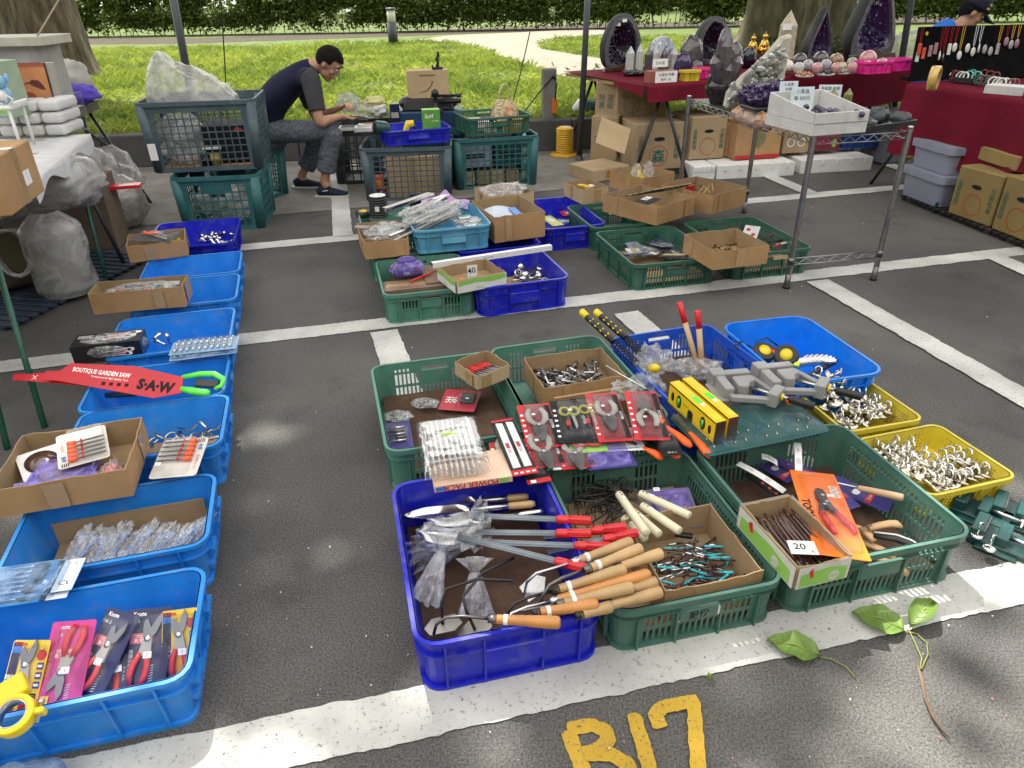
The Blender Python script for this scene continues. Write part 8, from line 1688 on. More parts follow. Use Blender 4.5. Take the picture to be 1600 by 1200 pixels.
for i, (px, lb) in enumerate(((1152,'leftmost small gold figurine on its dark stand'),(1177,'tallest gold figurine, in the middle of the three'),(1195,'rightmost gold figurine of the three'))):
 p = Y(px,66,8.7); t = T('gold_figurine', lb, 'figurine', (p.x,8.7,ZA+.10)); h = (.13,.20,.22)[i]; blob((0,0,h*.2), (.06,.05,h*.25), GOLDM, .35, 4, 40+i).build('seat', t); MB().lathe([(.045,h*.25),(.05,h*.4),(.035,h*.6),(.015,h*.68)], GOLDM, 12).ball((0,0,h*.8), h*.13, GOLDM).rod([(0,.01),(h*.14,.002)], GOLDM, 8, TR(0,0,h*.9) @ RY(-pi/2)).build('figure', t)
p = Y(1175,68,8.7); t = T('figurine_stand', 'dark wooden stand under the gold figurines', 'stand', (p.x,8.7,ZA)); MB().box((0,0,.085),(.55,.16,.03),DWOOD).build('top', t, bevel=.005); [MB().box((sx*.24,sy*.06,.035),(.03,.03,.07),DWOOD).build('leg', t) for sx in (-1,1) for sy in (-1,1)]
# spheres
sp = [(1210,62,.06,IVORY,8.1,'ivory stone sphere above the big quartz'),(1228,86,.055,gem('cream_orange',(.62,.40,.22),.15,.2),7.9,'cream orange sphere at the left of the sphere group'),(1232,98,.055,IVORY,7.6,'white opaque sphere at the left front of the sphere group'),(1251,88,.075,SMOKY,7.9,'large clear grey sphere second from the left'),(1248,106,.052,QUARTZ,7.45,'clear sphere low at the front left of the group'),(1263,98,.055,AGATE,7.65,'grey violet sphere behind the pink one'),(1283,88,.08,SMOKY,7.95,'large smoky sphere in the middle of the group'),(1277,104,.050,ROSE,7.45,'pink sphere at the front middle of the group'),(1291,98,.055,AGATE,7.65,'grey sphere right of the middle pink one'),(1308,86,.07,gem('rutile',(.40,.24,.16),.08,.4,.2),7.95,'brownish clear sphere behind the two small pale ones'),(1307,104,.048,ROSE,7.45,'small pink sphere right of the middle'),(1317,96,.045,gem('lemon_quartz',(.55,.52,.30),.1,.2,.2),7.55,'small pale yellow sphere'),(1333,90,.055,gem('clear_green',(.42,.42,.32),.08,.3,.3),7.8,'clear greenish sphere near the pink basket'),(1332,103,.048,ROSE,7.45,'pink sphere nearest the pink basket'),(1357,86,.085,ROSE,7.85,'largest pink sphere, behind the pink basket'),(1355,100,.05,ROSE,7.55,'pink sphere inside the pink basket at the left'),(1378,98,.058,ROSE,7.6,'pink sphere inside the pink basket at the right')]
for px, py, r, m, y_, lb in sp:
 p = Y(px, py, y_); t = T('crystal_sphere', lb, 'sphere', (p.x, y_, ZA+.006)); MB().ball((0,0,r+.012), r, m, None, 24, 16).build('ball', t); MB().lathe([(r*.55,0),(r*.6,.006),(r*.45,.018)], DWOOD, 14).build('ring_stand', t)
def basket(lb, px, py, y, w, d, h, m, rz=.3): p = Y(px,py,y); slotted('mini_basket', lb, m, w, d, h, (p.x,y,ZA+.005), rz, 'basket', small=True)
basket('bright pink basket of rose spheres on the crystal table',1362,112,7.55,.34,.22,.11,PINK); basket('second bright pink basket, right of the rose spheres',1405,110,7.75,.26,.20,.11,PINK); basket('small yellow basket on the crystal table',1078,114,7.15,.20,.14,.09,YELLOW); basket('small pink basket right of the yellow one',1095,112,7.35,.16,.14,.09,PINK)
p = Y(1033,117,7.05); one(MB().box((0,0,.05),(.28,.12,.10),mat('brick_box', (.28,.10,.07), .6)).box((.02,-.061,.05),(.22,.002,.095),PRICE).text('水晶柱 特價', .030, INK, TR(.02,-.063,.07) @ RX(pi/2)).text('每件 100', .028, INK, TR(.02,-.063,.03) @ RX(pi/2)), 'card_box', 'small brown box faced with a handwritten white card at the table corner', 'box', loc=(p.x,7.05,ZA+.005), rz=.3, bevel=.003)
p = Y(1033,92,7.12); one(MB().box((0,0,0),(.15,.003,.07),PRICE).text('白水晶', .03, INK, TR(0,-.002,0) @ RX(pi/2)), 'price_card', 'white handwritten card above the small brown box', 'price card', loc=(p.x,7.14,ZA+.16), rz=.2)
for i, (px, m, lb) in enumerate(((1213,OBS,'dark pebbles in a dish at the front edge'),(1258,AMBER,'brown pebbles in a dish at the front edge'),(1291,AMETD,'violet beads in a dish at the front edge'),(1317,QUARTZ,'clear chips in a dish at the front edge'),(1341,OBS,'black beads in a dish at the front edge'))):
 p = Y(px,113-.9*i,7.2+.1*i); t = T('bead_dish', lb, 'dish', (p.x,7.2+.1*i,ZA+.005)); MB().lathe([(.07,0),(.085,.015),(.08,.015),(.06,.006)], FOAM, 18).build('dish', t); q = random.Random(i); mb = MB(); [mb.ball((q.uniform(-.055,.055), q.uniform(-.05,.05), .022+q.uniform(0,.015)), .014, m, None, 8, 6) for _ in range(20)]; o = mb.build('beads', t); o['kind'] = 'stuff'
p = Y(1418,82,9.0); one(blob((0,0,.26), (.22,.14,.30), FILM2, .15, 2, 140, pinch=.7), 'carrier_bag', 'pale plastic bag behind the slanting pole at the crystal table', 'bag', loc=(p.x,8.95,ZA-.1))
# ---- things stored under the crystal table
FRUIT = mat('fruit_carton', (.36,.265,.16), .85, var=.12, scale=4, dirt=.35, dirtcol=(.2,.14,.09))
def sbox(lb, x0, x1, yt, yb, y, d, rz=.25, m=None, deco=None, cat='cardboard box', z0=None, base_y=None):
 """closed carton whose front face spans the given picture box at depth y"""
 a, b, c = Y(x0, yb, y), Y(x1, yb, y), Y((x0+x1)/2, yt, y); w = (b.x-a.x)/cos(rz); zb = max(0, a.z) if z0 is None else z0; h = max(.06, c.z-zb)
 t = T('stored_carton', lb, cat, M=TR((a.x+b.x)/2, y, zb) @ RZ(rz) @ TR(0, d/2, 0)); mb = MB(); mb.box((0,0,h/2),(w,d,h), m or FRUIT); mb.build('carton', t, bevel=.008); K = TR(0,-d/2-.001,h/2) @ RX(pi/2)
 if deco: mb = MB(); deco(mb, K, w, h); mb.build('print', t)
 return t
def ring(mb, K, x, y, r, m, w=.008): mb.lathe([(r,0),(r,.0008),(r-w*.45,.0008),(r-w*.45,0),(r,0)], m, 30, K @ TR(x,y,0), False)
def dfruit(mb, K, w, h):
 s_ = min(w,h); mb.prism([(cos(k*.42)*s_*.13*(1 if abs(cos(k*.42)) > .5 else 1), h*.16+sin(k*.42)*s_*.045) for k in range(15)], .001, INK, K); ring(mb, K, 0, -h*.20, s_*.22, REDINK, s_*.03); mb.text('品\n質\n保\n證', s_*.13, GREENINK, K @ TR(-w*.38,-h*.02,.001), .005); mb.text('分\n級\n包\n裝', s_*.13, GREENINK, K @ TR(w*.38,-h*.02,.001), .005)
def dmori(mb, K, w, h): dfruit(mb, K, w, h); mb.text('森', min(w,h)*.30, GREENINK, K @ TR(0,-h*.20,.0014), .02)
def dtape(mb, K, w, h): mb.label(w*.3, h*.98, TAPE, K, .0004); mb.label(w, h*.1, REDINK, K @ TR(0,-h*.44,.0006))
def dleaf(mb, K, w, h): dtape(mb, K, w, h); mb.prism([(0,-h*.25),(w*.13,-h*.05),(w*.14,h*.1),(w*.0,h*.3),(-w*.14,h*.1),(-w*.13,-h*.05)], .001, mat('faded_green', (.18,.18,.09), .8), K)
def ddraw(mb, K, w, h):
 for k, (x, y, r) in enumerate(((0,.02,.10),(.05,.10,.07),(-.10,-.02,.08),(.10,-.04,.07),(0,-.08,.1))): ring(mb, K, x*1.1, y, r, GREENINK, .008)
 mb.text('桃', .06, GREENINK, K @ TR(-w*.36,h*.2,.001))
sbox('flattened carton with a green drawing, topmost under the left end of the crystal table',962,1042,132,182,7.45,.42,.18,None,ddraw,z0=.45); sbox('carton side with rows of print at the left end under the crystal table',930,962,130,182,7.5,.40,-.5,None,lambda mb,K,w,h: mb.text('特 選\n高 級', .07, GREENINK, K @ TR(0,0,.001)),z0=.45)
sbox('carton with faded print low at the left end under the crystal table',923,962,182,245,7.3,.40,-.35,None,lambda mb,K,w,h: mb.text('水 果', .09, GREENINK, K @ TR(0,0,.001)),z0=.09)
sbox('carton with a green tree character in a red ring under the crystal table',988,1064,192,272,6.98,.40,.2,None,dmori,z0=.06); one(MB().box((0,0,0),(.30,.004,.25),CARD2), 'carton_flap', 'loose tilted carton flap leaning at the left under the crystal table', 'cardboard', M=TR(*Y(958,212,6.75)) @ RZ(.35) @ RX(-.5) @ RY(.45), bevel=.001)
sbox('carton with a red ring and green characters behind the chrome rack leg',1073,1130,182,262,7.05,.42,.2,None,dfruit,z0=.14); sbox('brown carton with a leaf print and a red band behind the chrome rack',1142,1216,188,268,7.02,.42,.2,CARD,dleaf,z0=.14); sbox('dark shadowed side carton between the leaf carton and the ringed carton',1126,1144,192,262,7.12,.40,-.4,CARD,None,z0=.14)
sbox('carton printed with a pale vegetable drawing beside the chrome rack',1218,1262,205,250,7.15,.35,.2,FRUIT,lambda mb,K,w,h: [ring(mb,K,x,0,min(w,h)*.2,WHITEINK,.02) for x in (-.06,.05)],z0=.16); sbox('wine red printed box behind the front left rack leg',1266,1311,212,246,7.2,.30,.2,mat('wine_box', (.20,.018,.035), .5),lambda mb,K,w,h: (mb.prism([(cos(k*.5)*h*.2+w*.25, sin(k*.5)*h*.3) for k in range(12)],.001,LGREEN,K), [mb.ball((-w*.3+.04*k,h*.1*(k%2),.001), .012, PINKINK, K, 6, 4) for k in range(4)]),'box',z0=.17)
p = Y(1340,240,7.3); bin_('blue_tub', 'dark blue plastic tub standing on the white foam boxes', mat('deep_blue_tub', (.012,.05,.24), .4), .48, .32, .20, (p.x,7.45,.165), .2, 'tub', handle=False, flare=.03)
sbox('grey plastic box at the right end under the crystal table',1372,1408,212,262,7.3,.35,.2,mat('grey_storage', (.13,.135,.16), .45),None,'storage box',z0=.02)
for i, (x0, x1, yb, y, lb) in enumerate(((1076,1112,282,6.78,'leftmost white foam box on the asphalt under the cartons'),(1112,1240,272,6.85,'long white foam box under the leaf carton'),(1242,1362,262,7.02,'white foam box under the dark blue tub'))):
 a, b = Y(x0,yb,y), Y(x1,yb,y); w = b.x-a.x; t = T('foam_box', lb, 'foam box', ((a.x+b.x)/2,y+.2,0), .15); mb = MB(); mb.box((0,0,.065),(w,.40,.13),FOAM,None,0,-.0); [mb.box((-w/2+w*(k+.5)/5,-.202,.10),(.03,.012,.05),FOAM) for k in range(5)]; mb.build('box', t, bevel=.012, seg=2)
sbox('pale crate edge low at the left end under the crystal table',925,985,262,292,6.85,.4,.55,CARD2,lambda mb,K,w,h: mb.label(w*.3,h*.5,AMBER,K),'crate',z0=0.)
one(MB().lathe([(.03,0),(.05,.03),(.09,.10),(.095,.13),(.04,.14)], WHITEP, 18), 'lamp_head', 'white cone lamp lying on the kerb behind the slim pole', 'lamp', M=TR(*Y(895,172,8.75)) @ RY(1.2))
for x, s_ in ((942,.5),):
 p = Y(x,168,8.9); one(blob((0,0,.0), (.22,.12,.10), mat('dark_tarp', (.02,.06,.05), .6), .3, 2, 150), 'tarp', 'crumpled dark green tarp on the kerb by the slim pole', 'tarp', loc=(Y(925,172,8.8).x,8.8,.36))
# ================================================================== necklace table at the right edge
ZB = .88; B1_, B2_ = G(1424,130,ZB), G(1600,155,ZB); bd = (B2_-B1_).normalized(); bx_ = V((-bd.y,bd.x,0)); Lb = 2.15; Wb = 1.3       # bd runs towards the viewer, bx_ to the right
o0 = V((B1_.x,B1_.y,0)); t = T('necklace_table', 'folding table under a long maroon cloth at the right edge', 'table', o0)
def BP(s, n, z=ZB): return B1_+bd*s+bx_*n+V((0,0,z-ZB))
KB = RZ(atan2(bd.y,bd.x)); MB().box((Lb/2,Wb/2,ZB-.025),(Lb,Wb,.03),WOOD3,KB).build('table_top', t)
gl = MB(); gl.tube([BP(.62,.12,ZB-.04)-o0, G(1458,333)-o0], .014, LEGGREEN, 10); gl.build('green_leg', t); MB().tube([BP(1.5,.10,ZB-.05)-o0, BP(.35,.05,.02)-o0+V((.1,-.35,0))], .014, DARKM, 8).build('brace', t)
for s_, n_, s2, n2 in ((.15,.15,-.25,.05),(1.9,.2,2.2,.1),(.2,1.1,0,1.15),(1.9,1.1,2.1,1.15),(1.55,.18,1.0,.02)): MB().tube([BP(s_,n_,ZB-.04)-o0, BP(s2,n2,0)-o0], .014, DARKM, 8).build('leg', t)
def clothB(u, v):
 s_ = -.03+u*(Lb+.06)
 if v < .45: n_ = Wb*(1-v/.45); return BP(s_, n_-.015, ZB+.002)
 e = (v-.45)/.55; drop = .50+.08*sin(u*5.2+.6)-.22*max(0, .12-abs(u-.17))*3; return BP(s_+.02*e*sin(u*17), -.016-(.030+.030*sin(u*26)+.02*sin(u*11+1))*e, ZB+.002-e*drop+.012*sin(u*26)*e)
tag(MB().grid(clothB, 150, 30, MAROON).build('tablecloth'), 'maroon cloth hanging half way down the necklace table at the right edge', 'tablecloth')
one(MB().grid(lambda u, v: BP(-.035-.02*v*(1+sin(u*12)), Wb*u, ZB+.001-v*.30*(1+.1*sin(u*9))), 40, 12, MAROON), 'cloth_end', 'maroon cloth end flap at the far end of the necklace table', 'tablecloth')
# display board and necklaces
VEL = mat('black_velvet', (.006,.006,.007), 1., var=.3, spec=.1); bl = G(1423,127,ZB+.01); top = Y(1430,42,bl.y); hb = top.z-bl.z; wb = 1.35; KBD = TR(*bl) @ RZ(YAW-.10) @ RX(-.08)
t = T('display_board', 'black velvet board hung with pendants on the necklace table', 'display board', M=KBD); MB().box((wb/2,.02,hb/2),(wb,.04,hb),VEL).build('panel', t, bevel=.006); MB().box((wb/2,.06,.02),(wb,.14,.03),VEL).build('base', t)
one(MB().prism([(cos(k*.5)*.014, sin(k*.5)*.014) for k in range(12)], .006, YEL), 'yellow_pin', 'yellow round pin at the top left of the black board', 'pin', M=KBD @ TR(.06,-.001,hb-.05) @ RX(pi/2)); one(MB().box((0,0,0),(.03,.003,.07),mat('mint_tag', (.45,.62,.55), .5)), 'mint_tag', 'pale mint tag at the lower left edge of the black board', 'tag', M=KBD @ TR(.016,-.003,hb*.45))
REDST = gem('red_stone', (.55,.07,.05), .25, .15); MAUVE = gem('mauve_stone', (.30,.17,.20), .3, .2); WST = gem('white_jade', (.60,.60,.56), .2, .1); CORD_R = mat('red_cord', (.26,.015,.02), .8); CORD_Y = mat('yellow_cord', (.55,.33,.03), .7); CORD_W = mat('white_cord', (.55,.58,.62), .7)
pend = [(1441,.62,'rect',REDST,CORD_R,'red rectangular pendant at the far left of the board'),(1449,.54,'rect',REDST,VEL,'red rectangular pendant hanging second from the left'),(1459,.58,'rect',MAUVE,VEL,'mauve rectangular pendant, left of two'),(1467,.62,'rect',MAUVE,VEL,'mauve rectangular pendant, right of two'),(1475,.48,'drop',WST,CORD_R,'tiny white drop on a long red cord'),(1481,.44,'drop',STEELD,CORD_R,'grey drop on a long red cord'),(1489,.60,'rect',WST,CORD_R,'white slab pendant on a dark red cord'),(1497,.62,'oval',WST,CORD_R,'white rounded pendant on a red beaded cord'),(1507,.47,'oval',WST,CORD_Y,'white pendant on a yellow cord'),(1518,.60,'oval',WST,VEL,'white oval pendant on a dark cord'),(1528,.53,'oval',WST,CORD_W,'round white pendant on a white cord'),(1536,.60,'drop',WST,CORD_W,'slim white pendant on a white cord'),(1546,.57,'oval',AGATE,VEL,'oval silver grey pendant'),(1556,.53,'oval',AGATE,VEL,'round grey pendant on a dark cord'),(1567,.58,'rect',AGATE,CORD_Y,'grey square pendant on a golden cord'),(1578,.70,'oval',MAUVE,CORD_R,'mauve rounded pendant near the right edge'),(1587,.64,'oval',AGATE,CORD_Y,'grey pendant on a pink and yellow cord'),(1596,.66,'oval',MAUVE,CORD_Y,'mauve oval pendant at the picture edge')]
inv = KBD.inverted()
for px, f, kind, m, cm, lb in pend:
 pp = inv @ Y(px, 60, (KBD @ V(((px-1430)/170*.75,0,0))).y); x = pp.x; z = hb*f; t = T('pendant_necklace', lb, 'necklace', M=KBD @ TR(x,-.006,0)); MB().tube([(-.010,0,hb-.005),(-.006,0,z+.06),(0,0,z+.035)], .0028, cm, 5).tube([(.010,0,hb-.005),(.006,0,z+.06),(0,0,z+.035)], .0028, cm, 5).build('cord', t)
 if kind == 'rect': mb = MB().box((0,-.005,z-.01),(.032,.010,.085),m)
 elif kind == 'oval': mb = MB().ball((0,-.006,z-.005), .022, m, None, 12, 8, (1,.4,1.6))
 else: mb = MB().rod([(-.035,.010),(0,.009),(.035,.003)], m, 8, TR(0,-.008,z-.005) @ RY(-pi/2))
 mb.build('pendant', t, bevel=.003 if kind == 'rect' else 0)
# bracelets and trays
def inT(px, py, z=ZB+.02): return G(px, py, z)
MB_t = [(1475,130,'long black tray of bracelets nearest the left edge of the table'),(1520,138,'second long black tray of bracelets, to the right')]
for px, py, lb in MB_t: opentray(lb, TR(*G(px+12,py-8,ZB+.008)) @ RZ(atan2(bd.y,bd.x)*1.0+.35), .34, .20, .04, BLACK)
BRC = [(WST,'white'),(gem('dark_red',(.18,.02,.02),.2,.3),'dark red'),(gem('pink_bead',(.6,.25,.3),.2,.2),'pink'),(gem('turquoise',(.10,.38,.34),.25,.25),'turquoise'),(gem('dark_green_bead',(.03,.10,.08),.2,.3),'dark green'),(gem('brown_bead',(.20,.07,.04),.2,.3),'brown')]
br = [(1464,112,0),(1469,113,0),(1474,115,0),(1479,116,0),(1490,117,1),(1495,118,1),(1500,119,0),(1506,120,0),(1490,108,2),(1497,109,2),(1505,111,2),(1513,118,3),(1518,116,3),(1523,114,3),(1526,119,3),(1529,124,4),(1534,125,4),(1540,126,1),(1536,116,1),(1546,118,1),(1552,128,0),(1558,129,0),(1564,130,0),(1570,130,0),(1578,131,5),(1584,131,5),(1548,127,4),(1555,120,1)]
for i, (px, py, k) in enumerate(br):
 p = G(px, py, ZB+.05); m, nm = BRC[k]; mb = MB(); r = .034
 if k in (0, 3): mb.tube([(0, cos(2*pi*j/20)*r, sin(2*pi*j/20)*r) for j in range(20)], .007, m, 8, closed=True)
 else: [mb.ball((0, cos(2*pi*j/14)*r, sin(2*pi*j/14)*r), .0076, m, None, 8, 6) for j in range(14)]
 one(mb, 'bracelet', nm+' bracelet standing on edge in the trays of the necklace table', 'bracelet', M=TR(*p) @ RZ(.35+.2*(i % 3)) @ RY(.35), group=nm+' bracelets')
t = T('tape_roll', 'big yellow roll of tape standing at the left of the bracelets', 'tape roll', M=TR(*G(1460,122,ZB+.085)) @ RZ(.9) @ RX(pi/2)); MB().lathe([(.062,-.03),(.088,-.03),(.088,.03),(.062,.03),(.062,-.03)], mat('yellow_tape', (.60,.40,.10), .25, coat=.5), 28).build('roll', t); MB().lathe([(.060,-.031),(.0625,-.031),(.0625,.031),(.060,.031),(.060,-.031)], CARD, 28).build('core', t)
p = G(1575,140,ZB+.03); one(MB().box((0,0,0),(.26,.16,.06),WT), 'white_box', 'low white box at the right of the bracelet trays', 'box', M=TR(*p) @ RZ(-.9), bevel=.003); p = G(1592,142,ZB+.035); one(MB().box((0,0,0),(.14,.10,.07),BLACK), 'black_box', 'black box in front of the low white box at the picture edge', 'box', M=TR(p.x+.05,p.y-.13,p.z) @ RZ(-.9), bevel=.003)
for i, (px, py, m, lb) in enumerate(((1528,100,BROWN,'small dark packet in front of the pendants'),(1552,98,DWOOD,'second small dark packet in front of the pendants'),(1590,112,mat('pale_green_cloth', (.5,.52,.33), .7),'pale green cloth bundle at the picture edge'),(1585,103,DWOOD,'dark round dish behind the green bundle'))): one(blob((0,0,.03), (.06,.05,.04), m, .2, 2.5, 160+i), 'small_packet', lb, 'packet', loc=G(px,py,ZB+.01))
# stored beneath: tubs, cartons, black slatted pallet
PALB = mat('black_pallet', (.018,.018,.02), .6, dirt=.5)
def pallet(lb, M, L, w, m, h=.045):
 t = T('slatted_pallet', lb, 'pallet', M=M); n = int(L/.07)
 mb = MB(); [mb.box((-L/2+.035+k*.07,0,h-.008),(.05,w,.016),m) for k in range(n)]; [mb.box((0,sy*w*.45,h*.35),(L,.04,h*.7),m) for sy in (-1,0,1)]; mb.build('slats', t, bevel=.002)
pa, pb_ = G(1404,312), G(1600,392); ang = atan2((pb_-pa).y,(pb_-pa).x); pl_ = (pb_-pa).length+.5; pc = pa+V((cos(ang),sin(ang),0))*pl_/2+V((-sin(ang),cos(ang),0))*.45
pallet('black slatted plastic pallet under the tubs and cartons at the right', TR(pc.x,pc.y,0) @ RZ(ang), pl_, .9, PALB)
def tub(lb, c, w, d, h, rz, m=TUBCLR):
 t = T('storage_tub', lb, 'storage tub', c, rz); mb = MB(); shell(mb, w-.05, d-.05, 0, h, .04, .004, m, (), .02); plate(mb, w-.05, d-.05, .04, 0, .004, m); mb.build('tub', t)
 mb = MB(); plate(mb, w+.01, d+.01, .04, h, .02, mat('tub_lid', (.22,.235,.30), .5)); shell(mb, w, d, h-.035, h+.01, .045, .006, mat('tub_lid', (.3,.32,.4), .5), (), 0, None, 4, .012); mb.build('lid', t)
 blob((0,0,h*.45), (w*.36,d*.34,h*.36), FILM2, .3, 2, int(c[1]*100) % 97).build('contents', t)
tcx = G(1446,318,.05); tub('lower translucent storage tub on the black pallet', (tcx.x+.17,tcx.y+.14,.048), .50, .40, .215, ang); tub('upper translucent storage tub stacked on the lower one', (tcx.x+.20,tcx.y+.16,.286), .48, .40, .19, ang)
def cartonB(lb, px0, px1, deco, h=.36, d=.4, zz=.048, inset=.03):
 a, b = G(*px0, zz), G(*px1, zz); y = atan2((b-a).y,(b-a).x); w = (b-a).length; t = T('stored_carton', lb, 'cardboard box', M=TR(*((a+b)/2)) @ RZ(y) @ TR(0,d/2,0)); YB = mat('yellowed_carton', (.25,.18,.07), .85, var=.15, scale=4, dirt=.35, dirtcol=(.2,.13,.06)); MB().box((0,0,h/2),(w,d,h),YB).build('carton', t, bevel=.008); mb = MB(); deco(mb, TR(0,-d/2-.001,h/2) @ RX(pi/2), w, h); mb.build('print', t)
def dron(mb, K, w, h): dfruit(mb, K, w, h); mb.text('ロン', h*.14, REDINK, K @ TR(w*.2,h*.38,.001), .02)
cartonB('yellowed carton with a hand hole, nearest the storage tubs', (1480,332), (1545,355), dfruit); cartonB('yellowed carton with red characters at the picture edge', (1548,357), (1612,382), dron, .38); cartonB('yellowed carton stacked behind, under the necklace table', (1508,243), (1585,268), lambda *a: None, .10, .30, .43)
one(MB().box((0,0,.07),(.10,.08,.14),YINK).box((0,-.041,.09),(.08,.001,.06),BLUEINK), 'printed_tin', 'yellow and blue printed tin behind the front right rack leg', 'tin', loc=G(1415,245,.0), rz=.3, bevel=.004)
for i, (x0, x1, yt, yb, y_, m, lb) in enumerate(((1310,1425,150,178,7.6,BLACK,'black flat tray under the crystal table’s right end'),(1345,1420,172,190,6.9,mat('slate_flat', (.06,.07,.09), .4),'slate grey flat box behind the dark rough stones'))): a, b = Y(x0,yb,y_), Y(x1,yb,y_); one(MB().box((0,0,0),(b.x-a.x,.4,.04),m), 'flat_tray', lb, 'tray', loc=((a.x+b.x)/2,y_,a.z), rz=.2, bevel=.004)
# ================================================================== tables at the left
def slab(t, pts, z, th, m, name): MB().prism([(p.x-t.location.x, p.y-t.location.y) for p in pts], th, m, None, z).build(name, t)
ZL = .79; l1, l2 = G(136,212,ZL), G(60,276,ZL); ld = (l2-l1).normalized(); lx = V((ld.y,-ld.x,0)) if V((ld.y,-ld.x,0)).x < 0 else V((-ld.y,ld.x,0)); LL = 2.45; LW = 1.0
def LP(s, n, z=ZL): return l1+ld*s+lx*n+V((0,0,z-ZL))
t = T('folding_table', 'folding table with green tube legs and a pale cloth at the left edge', 'table', (l1.x,l1.y,0)); o0 = V((l1.x,l1.y,0)); slab(t, [LP(0,0),LP(LL,0),LP(LL,LW),LP(0,LW)], ZL-.035, .035, mat('table_board', (.40,.36,.28), .7, dirt=.3), 'table_top')
for (s_, n_), foot, m in (((.25,.06),(168,442),LEGGREEN),((.20,.10),(197,418),DARKM),((2.0,.05),(70,668),LEGGREEN),((2.2,.10),(12,702),LEGGREEN)): MB().tube([LP(s_,n_,ZL-.03)-o0, G(*foot)-o0], .0125, m, 10).build('leg', t)
for s_ in (.3, 2.1): MB().tube([LP(s_,LW-.1,ZL-.03)-o0, LP(s_+.2,LW-.05,0)-o0], .0125, DARKM, 8).build('leg', t)
MB().tube([LP(.23,.08,.42)-o0, LP(.35,.5,.42)-o0], .008, DARKM, 8).build('cross_bar', t)
CLOTHW = mat('pale_cloth', (.55,.55,.56), .85, var=.08, bump=.2, bscale=30)
tag(MB().grid(lambda u, v: LP(-.05+u*1.5, LW*(1-v) if v < .9 else -.012-.05*(v-.9), ZL+.004+(.012*noise.noise(V((u*6, v*6, 1))) if v < .85 else 0)-(max(0, v-.9)*.7*(1+.5*sin(u*14)))), 60, 30, CLOTHW).build('table_cloth'), 'pale grey cloth spread over the left folding table', 'tablecloth')
# brown carton hanging over the table edge
a, b = G(20,338,ZL+.006), G(71,298,ZL+.006); c_ = G(-60,318,ZL+.006); y = atan2((b-a).y,(b-a).x); dv = (b-a); t = T('sealed_carton', 'sealed brown carton on the left table with a white double sticker', 'cardboard box', M=TR(*((a+b)/2)) @ RZ(y) @ TR(0,.22,0)); w = dv.length; h = .235; MB().box((0,0,h/2),(w,.44,h),CARD).build('carton', t, bevel=.006); mb = MB(); mb.box((0,-.2206,h*.5),(.05,.001,h*.98),TAPE); mb.box((0,0,h+.0006),(.05,.44,.001),TAPE); mb.build('tape_strip', t)
for k in (0,1): MB().box((.045+.042*k,-.2212,h*.42),(.038,.001,.062),PRICE).build('sticker', t)
# clear box of folded white cloths
p = G(95,212,ZL+.008); t = T('cloth_box', 'clear box of folded white cloths on the left table', 'clear box', M=TR(p.x-.16,p.y+.10,ZL+.008) @ RZ(.1)); MB().box((0,0,.12),(.46,.34,.24),BLISTER).build('clear_box', t, bevel=.004)
for i in range(3):
 for k in range(3): MB().box((-.14+.14*i,0,.04+.075*k),(.13,.30,.065),WHITE).build('folded_cloth', t, bevel=.022, seg=3)
# white little shelf with a brown shoe-shaped ornament and a blue toy
p = G(8,232,ZL+.01); t = T('wire_shelf', 'small white shelf rack with rounded ends on the left table', 'shelf rack', M=TR(p.x-.02,p.y+.02,ZL+.006) @ RZ(.15)); MB().box((0,0,.24),(.34,.22,.018),WHITEP).box((.165,0,.255),(.02,.22,.03),WHITEP).build('shelf', t, bevel=.006)
for sx in (-1,1):
 for sy in (-1,1): MB().tube([(sx*.14,sy*.09,0),(sx*.14,sy*.09,.235)], .010, WHITEP, 8).build('leg', t)
MB().tube([(.17,-.11,.26),(.19,-.11,.29),(.165,-.11,.31),(.15,-.11,.27)], .007, WHITEP, 8).build('end_loop', t)
sm = TR(p.x-.02,p.y+.02,ZL+.257) @ RZ(.15); one(blob((0,0,.035), (.07,.05,.045), mat('brown_glaze', (.26,.09,.04), .35, var=.4), .3, 2.4, 170), 'brown_ornament', 'glazed brown ornament on the small white shelf', 'ornament', M=sm @ TR(-.03,-.03,0))
t = T('blue_toy', 'small pale blue toy animal on the white shelf', 'toy', M=sm @ TR(.09,.02,0)); TB = mat('toy_blue', (.22,.42,.60), .4); MB().ball((0,0,.05), .045, TB, None, 16, 10, (1,.9,1.1)).ball((0,-.01,.12), .04, TB, None, 16, 10).ball((-.045,0,.14), .022, TB, None, 10, 8, (.6,.5,1.2)).ball((.045,0,.14), .022, TB, None, 10, 8, (.6,.5,1.2)).build('body', t); MB().ball((0,-.03,.05), .030, WHITEP, None, 12, 8).build('white_belly', t)
